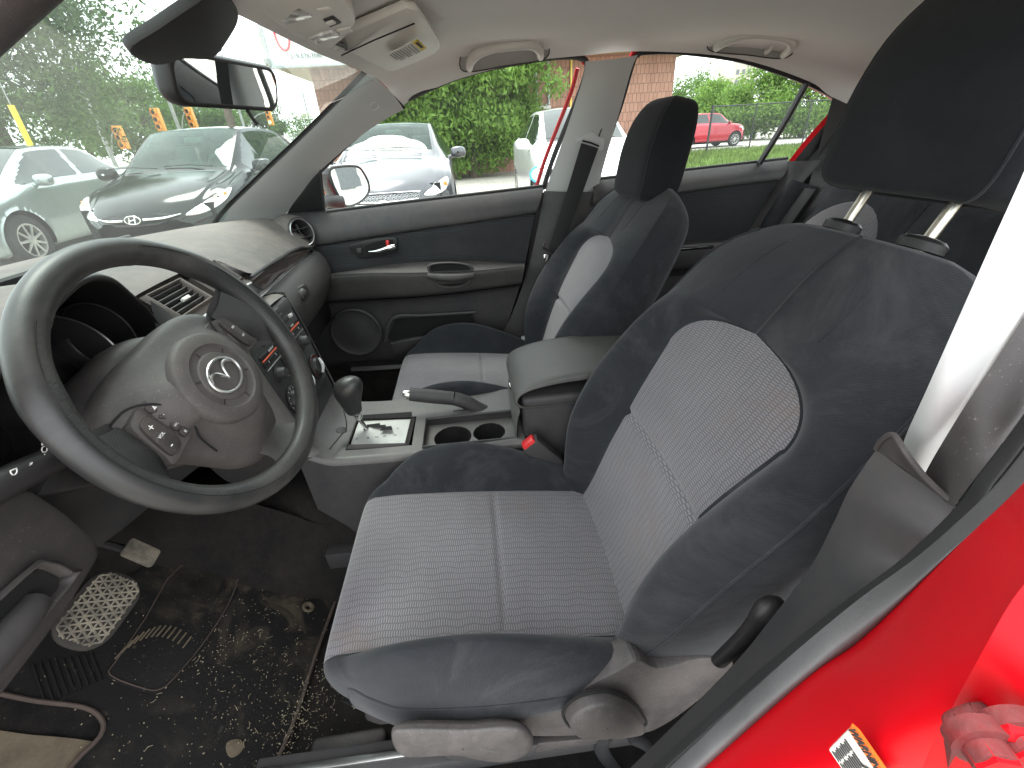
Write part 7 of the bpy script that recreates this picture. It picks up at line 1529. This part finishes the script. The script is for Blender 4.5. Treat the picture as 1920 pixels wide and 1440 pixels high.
def car(kind, label, x, y, hd, Lc, mpaint, wheelx, wr=.31, sc=1., cat='car', names='parked_car', zs=1., win=None, light=None, lamp_pts=None, seats=False):
    root = tag(empty(names, None, (x, y, 0)), label, cat, 'cars parked around the red sedan'); root.rotation_euler = (0, 0, R(hd))
    st = np.array(KIND[kind]); rows = []
    for s_, w_, zsill, zsh, wsh, zt, wt2, zc in st:
        half = [(w_*.80, zsill-.02), (w_*.97, zsill+.02), (w_, zsill+.22), (w_*1.0, (zsill+zsh)/2+.05), (w_*.99, zsh-.08), (wsh*1.03, zsh-.015), (wsh*.985, zsh+.012), (wsh*.72+wt2*.28, zsh*.72+zt*.28), (wsh*.35+wt2*.65, zsh*.35+zt*.65), (wt2*1.02, zt-.012), (wt2*.93, zt+.012), (wt2*.5, zc-.006), (0, zc)]
        xs = -s_*Lc; ring = [(xs, yy*sc, zz*zs) for yy, zz in half]+[(xs, -yy*sc, zz*zs) for yy, zz in half[-2::-1]]
        rows.append(ring)
    # round the nose and tail in plan
    rows = np.array(rows)
    for i in range(len(rows)):
        f = max(0, .12-st[i, 0])/.12; rows[i, :, 0] -= f*.42*(rows[i, :, 1]/.85)**2; f2 = max(0, st[i, 0]-.88)/.12; rows[i, :, 0] += f2*.22*(rows[i, :, 1]/.85)**2
    G = gsurf(rows, 20, 5); nu, nv = G.shape[:2]
    rowspan = (nv-1)//24
    # stations as fraction, column coordinate
    S_ = crs(st[:, :1], 20)[:, 0]
    colidx = np.arange(nv)/5.
    win = win or {}
    aF, aR = win.get('front', (.275, .455)), win.get('rear', (.885, .945))
    sideW = win.get('side', [(.315, .62), (.40, .94), (.44, .99), (.60, 1.0), (.80, .97), (.86, .80), (.885, .15), (.60, .05), (.33, .05)])
    pillars = win.get('pillars', [(.565, .585)])
    body, glassf, wsf, rwf, lampf, grf, amf = [], [], [], [], [], [], []
    fr_pts = lamp_pts or []
    pts = G.reshape(-1, 3)
    def cut(p): return any(math.hypot(p[0]+wx_, p[2]-wr) < wr*1.16 for wx_ in wheelx) and abs(p[1]) > .5
    V_ = pts.copy()
    for wx_ in wheelx:      # clean wheel arches
        d_ = np.hypot(V_[:, 0]+wx_, V_[:, 2]-wr); m_ = (np.abs(d_-wr*1.16) < .035) & (np.abs(V_[:, 1]) > .5)
        V_[m_, 0] = -wx_+(V_[m_, 0]+wx_)/d_[m_]*wr*1.16; V_[m_, 2] = wr+(V_[m_, 2]-wr)/d_[m_]*wr*1.16
    for f in gfaces(nu, nv):
        i, j = divmod(f[0], nv); c = V_[list(f)].mean(0); s_ = (S_[i]+S_[i+1])/2; cj = (j+.5)/5; h = cj if cj < 12 else 24-cj
        if any(math.hypot(c[0]+wx_, c[2]-wr) < wr*1.15 for wx_ in wheelx) and abs(c[1]) > .5: continue
        hfrac = (h-6.2)/(8.8-6.2)
        if 6.2 < h < 8.9 and in_poly((s_, hfrac), sideW) and not any(a < s_-(.02*(hfrac-.5) if a < .6 else 0) < b for a, b in pillars): glassf.append(f)
        elif h > 9.9 and aF[0] < s_ < aF[1]: wsf.append(f)
        elif h > 9.9 and aR[0] < s_ < aR[1]: rwf.append(f)
        elif any(in_poly((abs(c[1]), c[2]), q) for q in fr_pts) and c[0] > -Lc*.17 and h < 11.5: lampf.append(f)
        elif light and in_poly((abs(c[1]), c[2]), light) and c[0] < -Lc*.86: amf.append(f)
        else: body.append(f)
    def put(F, nm, mt, off=0.):
        if not F: return None
        use = sorted({k for f in F for k in f}); mp_ = {k: q for q, k in enumerate(use)}
        return mk(nm, V_[use], [tuple(mp_[k] for k in f) for f in F], mt, root)
    put(body, 'body', mpaint); put(wsf, 'windscreen', m_cg if seats else m_cgd); put(rwf, 'rear_window', m_cgd)
    L_ = [f for f in glassf if V_[f[0], 1] > 0]; R_ = [f for f in glassf if V_[f[0], 1] <= 0]
    put(L_, 'side_window', m_cgd); put(R_, 'side_window', m_cgd)
    put([f for f in lampf if V_[f[0], 1] > 0], 'headlight', m_lamp); put([f for f in lampf if V_[f[0], 1] <= 0], 'headlight', m_lamp)
    put([f for f in amf if V_[f[0], 1] > 0], 'tail_light', m_redl); put([f for f in amf if V_[f[0], 1] <= 0], 'tail_light', m_redl)
    w0 = st[:, 1].max()*sc
    M().box((-Lc*.5, 0, .45*zs), (Lc*.86, w0*1.6, .5*zs), bev=0).ob('underbody', m_void, root)
    for wx_ in wheelx:
        for sg in (-1, 1):
            c = V(-wx_, sg*(w0-.10), wr); n = V(0, sg, 0)
            W_ = M().lathe(c, n, [(-.10, wr*.66), (-.10, wr*.95), (-.07, wr), (.05, wr), (.085, wr*.94), (.09, wr*.72), (.08, wr*.66)], 40, caps=False).ob('wheel', m_tyre, root)
            rm = M(); rm.lathe(c, n, [(.06, wr*.67), (.085, wr*.66), (.08, wr*.60), (.02, wr*.57)], 40, caps=False)
            for k in range(9):
                a = 2*math.pi*k/9; q = V(math.cos(a), 0, math.sin(a)); rm.tube([c+n*.075+q*.03, c+n*.078+q*wr*.62], [.022, .014], 6, flat=.5)
            rm.lathe(c, n, [(.05, .05), (.085, .045), (.09, 0)], 16); rm.ob('rim', m_alloy, root).parent = W_
            M().lathe(c, n, [(.01, wr*.62), (.012, 0)], 24, caps=False).ob('brake', m_void, root).parent = W_
    zb = float(np.interp(.30, st[:, 0], st[:, 3]))*zs; wb_ = float(np.interp(.30, st[:, 0], st[:, 4]))*sc
    for sg in (-1, 1):      # door mirrors
        c = V(-Lc*.315, sg*(wb_+.14), zb+.06)
        mr = M(); mr.grid([[c+V(dx, sg*dy*r_, dz*r_) for dy, dz in ((-.11, -.03), (-.09, .055), (0, .075), (.09, .06), (.115, .0), (.09, -.06), (0, -.075), (-.08, -.06))] for dx, r_ in ((.07, .15), (.055, .7), (.02, .97), (-.03, 1.), (-.045, .96))], 4, 3, False, True)
        mr.tube([V(-Lc*.315, sg*(wb_-.03), zb-.01), c+V(0, -sg*.06, -.04)], .025, 8); mr.ob('door_mirror', mpaint, root, sharp=None)
    if seats:
        for sg in (-1, 1):
            sx_ = -Lc*.50
            M().box((sx_, sg*.36, .86*zs), (.16, .48, .50), ax=((1, 0, .25), (0, 1, 0), (-.25, 0, 1)), bev=.06, seg=4).ob('seat_back', m_carseat, root)
            M().box((sx_-.08, sg*.36, 1.17*zs), (.10, .26, .17), bev=.04, seg=4).ob('headrest', m_carseat, root)
            M().box((-Lc*.78, sg*.33, .98*zs), (.14, .52, .34), bev=.06, seg=4).ob('rear_seat', m_carseat, root)
        M().tube([V(-Lc*.375+.02*math.sin(a), .36+.18*math.cos(a), .98*zs+.17*math.sin(a)) for a in np.linspace(0, 2*math.pi, 32, endpoint=False)], .013, 8, closed=True).ob('steering_wheel', m_carseat, root)
        M().box((-Lc*.315, 0, .90*zs), (.36, 1.3, .10), bev=.04, seg=3).ob('dashboard', m_carseat, root)
        M().box((-Lc*.425, 0, 1.31*zs), (.03, .24, .06), bev=.015).ob('rearview_mirror', m_carseat, root)
    # wipers
    for yy in (.45, -.20):
        p = lambda s_, f: V(*[np.interp(s_, S_, G[:, 12*5+int(f*5*8), k]) for k in range(3)])+V(.01, 0, .018)
        a0 = V(-Lc*(aF[0]-.004), yy*sc, np.interp(aF[0], st[:, 0], st[:, 7])*zs+.012-.02*abs(yy)); M().tube([a0+V(.02, 0, .0), a0+V(-.03, -.30, .028), a0+V(-.035, -.60, .024)], .006, 6).ob('wiper', m_black, root)
    return root, G, S_, st
def local(root): return root
# black hatchback
m_blk = paint('black_car_paint', (.007, .010, .009), .0, .12, .0, .35)
Hh, G, S_, st = car('hatch', 'black hatchback facing the camera through the windscreen, chrome winged grille and oval badge', 4.30, 3.52, 180, 4.12, m_blk, (.80, 3.36), .31, 1.0, zs=1.04,
    seats=True)
def front_x(Lc, s_frac, yy):
    return -s_frac*Lc-max(0, .12-s_frac)/.12*.42*(yy/.85)**2
def fpt(yy, z, off=.012, lim=-1.2):
    """point on the nose surface at lateral yy and height z"""
    best = None; g = G.reshape(-1, 3); m_ = (g[:, 0] > lim)
    q = g[m_]; d = (q[:, 1]-yy)**2+(q[:, 2]-z)**2
    k = np.argsort(d)[:4]; wgt = 1/(d[k]+1e-5); p = (q[k]*wgt[:, None]).sum(0)/wgt.sum()
    return V(p[0]+off, yy, z)
def patch(nm, outline, mat, root, off=.008, th=.012):
    pts = [fpt(a, b, off, -.36) for a, b in outline]
    return M().poly(pts, th, n=(1, 0, .15)).ob(nm, mat, root)
gr_o = [(-.40, .652), (-.25, .675), (0, .685), (.25, .675), (.40, .652), (.36, .618), (.2, .57), (0, .565), (-.2, .57), (-.36, .618)]
patch('grille', gr_o, m_black, Hh)
for sg in (-1, 1): M().tube([fpt(sg*.10, .628, .03), fpt(sg*.28, .628, .03), fpt(sg*.43, .652, .025)], [.012, .011, .004], 8, sub=4).ob('grille_bar', m_chrome, Hh)
ec0 = fpt(0, .630, .035)
M().tube([ec0+V(0, .078*math.cos(a), .040*math.sin(a)) for a in np.linspace(0, 2*math.pi, 36, endpoint=False)], .0065, 6, closed=True).ob('badge_ring', m_chrome, Hh)
for sg in (-1, 1): M().tube([ec0+V(.002, sg*.028-.012, -.028), ec0+V(.004, sg*.028+.006, .028)], .007, 6).ob('badge_stroke', m_chrome, Hh)
M().tube([ec0+V(.004, -.024, -.004), ec0+V(.004, .024, .005)], .006, 6).ob('badge_stroke', m_chrome, Hh)
def lampshape(root, o_, nm='headlight'):
    for sg in (-1, 1):
        q = crs(np.array(o_), 5, True); c = q.mean(0)
        rg = [[fpt(sg*(c[0]+(p[0]-c[0])*s_), c[1]+(p[1]-c[1])*s_, d_)+V(0, sg*d_*.6, 0) for p in q] for s_, d_ in ((1.04, -.004), (1., .012), (.9, .016))]
        M().grid(rg, 2, 1, False, True).ob('lamp_surround', m_chrome, root, sharp=None)
        rg = [[fpt(sg*(c[0]+(p[0]-c[0])*s_), c[1]+(p[1]-c[1])*s_, d_)+V(0, sg*d_*.6, 0) for p in q] for s_, d_ in ((.9, .014), (.6, .013), (.3, .013), (.02, .013))]
        M().grid(rg, 2, 1, False, True).ob(nm, m_lamp, root, sharp=None)
lampshape(Hh, [(.46, .640), (.56, .625), (.68, .665), (.76, .715), (.80, .775), (.80, .835), (.755, .835), (.65, .765)])
patch('lower_grille', [(-.50, .40), (.50, .40), (.56, .26), (-.56, .26)], m_black, Hh)
M().box(fpt(0, .36, .02), (.012, .36, .16), bev=.003).ob('licence_plate', m_fascia, Hh)
for sg in (-1, 1):
    M().lathe(fpt(sg*.765, .79, .014)+V(0, sg*.010, 0), (1, sg*.8, .2), [(0, .026), (.006, .022), (.008, 0)], 16).ob('indicator', m_ambl, Hh)
    M().lathe(fpt(sg*.71, .745, .016), (1, sg*.3, .2), [(0, .052), (.01, .05), (.008, .042), (-.01, .02)], 24, caps=False).ob('projector_lamp', m_chrome, Hh)
    M().lathe(fpt(sg*.66, .33, .006), (1, 0, 0), [(0, .06), (.006, .05), (.0, 0)], 20).ob('fog_lamp', m_lamp, Hh)
# silver sedan at the far left
m_slv = paint('silver_green_paint', (.30, .34, .33), .5, .3)
car('sedan', 'silver sedan at the far left of the windscreen view, dark alloy wheel', 4.75, 6.62, 183, 4.5, m_slv, (.88, 3.55), .32, 1., lamp_pts=[[(.50, .58), (.78, .62), (.84, .76), (.62, .72)]],
    win={'front': (.225, .43), 'side': [(.275, .55), (.37, .94), (.42, .99), (.56, 1.0), (.70, .95), (.80, .30), (.79, .08), (.28, .05)], 'pillars': [(.535, .555)], 'rear': (.70, .815)})
# dark grey sedan
m_gry = paint('dark_grey_paint', (.055, .058, .066), .6, .25)
Cz, G, S_, st = car('sedan', 'dark grey sedan facing the passenger window, honeycomb grille and wide headlights', 5.05, 1.05, 180, 4.6, m_gry, (.92, 3.6), .33, 1.0, zs=1.02,
    seats=True)
patch('grille', [(-.46, .64), (.46, .64), (.42, .57), (-.42, .57)], m_black, Cz)
M().tube([fpt(a, b, .03) for a, b in ((-.46, .645), (-.2, .655), (.2, .655), (.46, .645), (.43, .565), (.2, .56), (-.2, .56), (-.43, .565))], .009, 6, closed=True).ob('grille_frame', m_chrome, Cz)
hcx = M()
for k in range(-9, 10):
    for r_ in (0, 1): hcx.tube([fpt(k*.045+r_*.022+.018*math.cos(a), .59+.030*r_+.014*math.sin(a), .022) for a in np.linspace(0, 2*math.pi, 6, endpoint=False)], .0030, 4, closed=True)
hcx.ob('honeycomb', m_satin, Cz)
patch('lower_grille', [(-.44, .53), (.44, .53), (.36, .36), (-.36, .36)], m_black, Cz)
M().tube([fpt(a, b, .03) for a, b in ((-.44, .53), (-.2, .535), (.2, .535), (.44, .53), (.37, .35), (.2, .345), (-.2, .345), (-.37, .35))], .009, 6, closed=True).ob('grille_frame', m_chrome, Cz)
lampshape(Cz, [(.50, .60), (.60, .575), (.72, .60), (.79, .65), (.81, .75), (.77, .76), (.64, .69)])
EMB = fpt(0, .545, .05); M().box(EMB, (.02, .20, .045), bev=.008).ob('badge', m_chrome, Cz); M().box(EMB, (.022, .075, .075), bev=.008).ob('badge', m_chrome, Cz)
for sg in (-1, 1): M().lathe(fpt(sg*.66, .66, .004), (1, sg*.3, .2), [(0, .06), (.01, .056), (.006, .046), (-.01, .02)], 24, caps=False).ob('projector_lamp', m_chrome, Cz); M().lathe(fpt(sg*.765, .69, .014)+V(0, sg*.010, 0), (1, sg*.8, .2), [(0, .034), (.006, .030), (.008, 0)], 16).ob('indicator', m_ambl, Cz)
# white hatch with round sticker on its bonnet
m_wht = paint('white_car_paint', (.78, .79, .78), 0., .3)
Wh, G, S_, st = car('hatch', 'white hatchback with a round blue sticker, partly behind the passenger pillar', 5.55, -1.90, 180, 4.2, m_wht, (.85, 3.4), .31, 1.02, zs=1.07, lamp_pts=[[(.50, .62), (.80, .66), (.86, .84), (.66, .80)]])
ry = V(5.5000, -0.9267, 0.7188); o3 = V(-.915, 0, 1.2); rdv = (ry-o3)/np.linalg.norm(ry-o3)
sq = G.reshape(-1, 3); wq = np.stack([5.55-sq[:, 0], -1.90-sq[:, 1], sq[:, 2]], 1); tq = (wq-o3) @ rdv; dq = np.linalg.norm(wq-o3-tq[:, None]*rdv, axis=1); kk = np.where(dq < .04)[0]; k_ = kk[np.argmin(tq[kk])]; stc = sq[k_]+V(.010, -.002, .006)
STN = V(1, -.15, .45); STN /= np.linalg.norm(STN)
M().lathe(stc, STN, [(0, .115), (.003, .115), (.0032, .085)], 36, caps=False).ob('sticker_ring', simple('teal_sticker', (.04, .30, .42), .4), Wh)
M().lathe(stc, STN, [(.0025, .088), (.003, 0)], 36, caps=False).ob('sticker_disc', simple('sticker_white', (.6, .66, .68), .4), Wh)
lettering('lettering', 'DRIVE', stc+STN*.006, (0, 1, 0), (-.3, 0, 1), .05, m_sblu, Wh)
# white car at the right, tail towards the lens
car('hatch', 'white car with red tail light at the right edge of the rear window', 6.05, -8.55, -90+178, 4.2, m_wht, (.85, 3.4), .32, 1.0, zs=1.04, light=[(.62, .80), (.80, .78), (.84, 1.02), (.70, 1.04)])
# red SUV beyond the fence
m_sred2 = paint('crimson_paint', (.42, .01, .03), .2, .25)
car('suv', 'red sport utility vehicle parked beyond the chain link fence', 26.6, -16.0, -86, 4.7, m_sred2, (.95, 3.75), .36, 1., lamp_pts=[[(.55, .78), (.90, .80), (.95, .98), (.70, .96)]],
    win={'front': (.24, .42), 'side': [(.285, .55), (.38, .94), (.42, .99), (.58, 1.0), (.80, .97), (.87, .75), (.885, .15), (.60, .05), (.29, .05)], 'pillars': [(.535, .555), (.72, .735)], 'rear': (.90, .95)})
# cars that only the mirrors see
car('sedan', 'dark sedan seen only in the mirrors behind the red car', -3.2, -7.4, 92, 4.6, m_gry, (.92, 3.6), .33, 1.0)
car('sedan', 'blue-grey sedan reflected in the passenger door mirror', 3.4, -9.2, 95, 4.6, m_gry, (.92, 3.6), .33, 1.0)
RB = tag(empty('terrace_building', None, (4.5, -42, 0)), 'pale building with tall windows reflected in the passenger door mirror', 'building')
M().box((0, 0, 4), (18, 8, 8), bev=0).ob('wall', m_fascia, RB, smooth=False)
for k in range(6):
    for j in range(2): M().box((-7.5+3*k, 4.02, 2.2+3.4*j), (1.6, .08, 2.2), bev=0).ob('window', m_farw, RB, smooth=False)
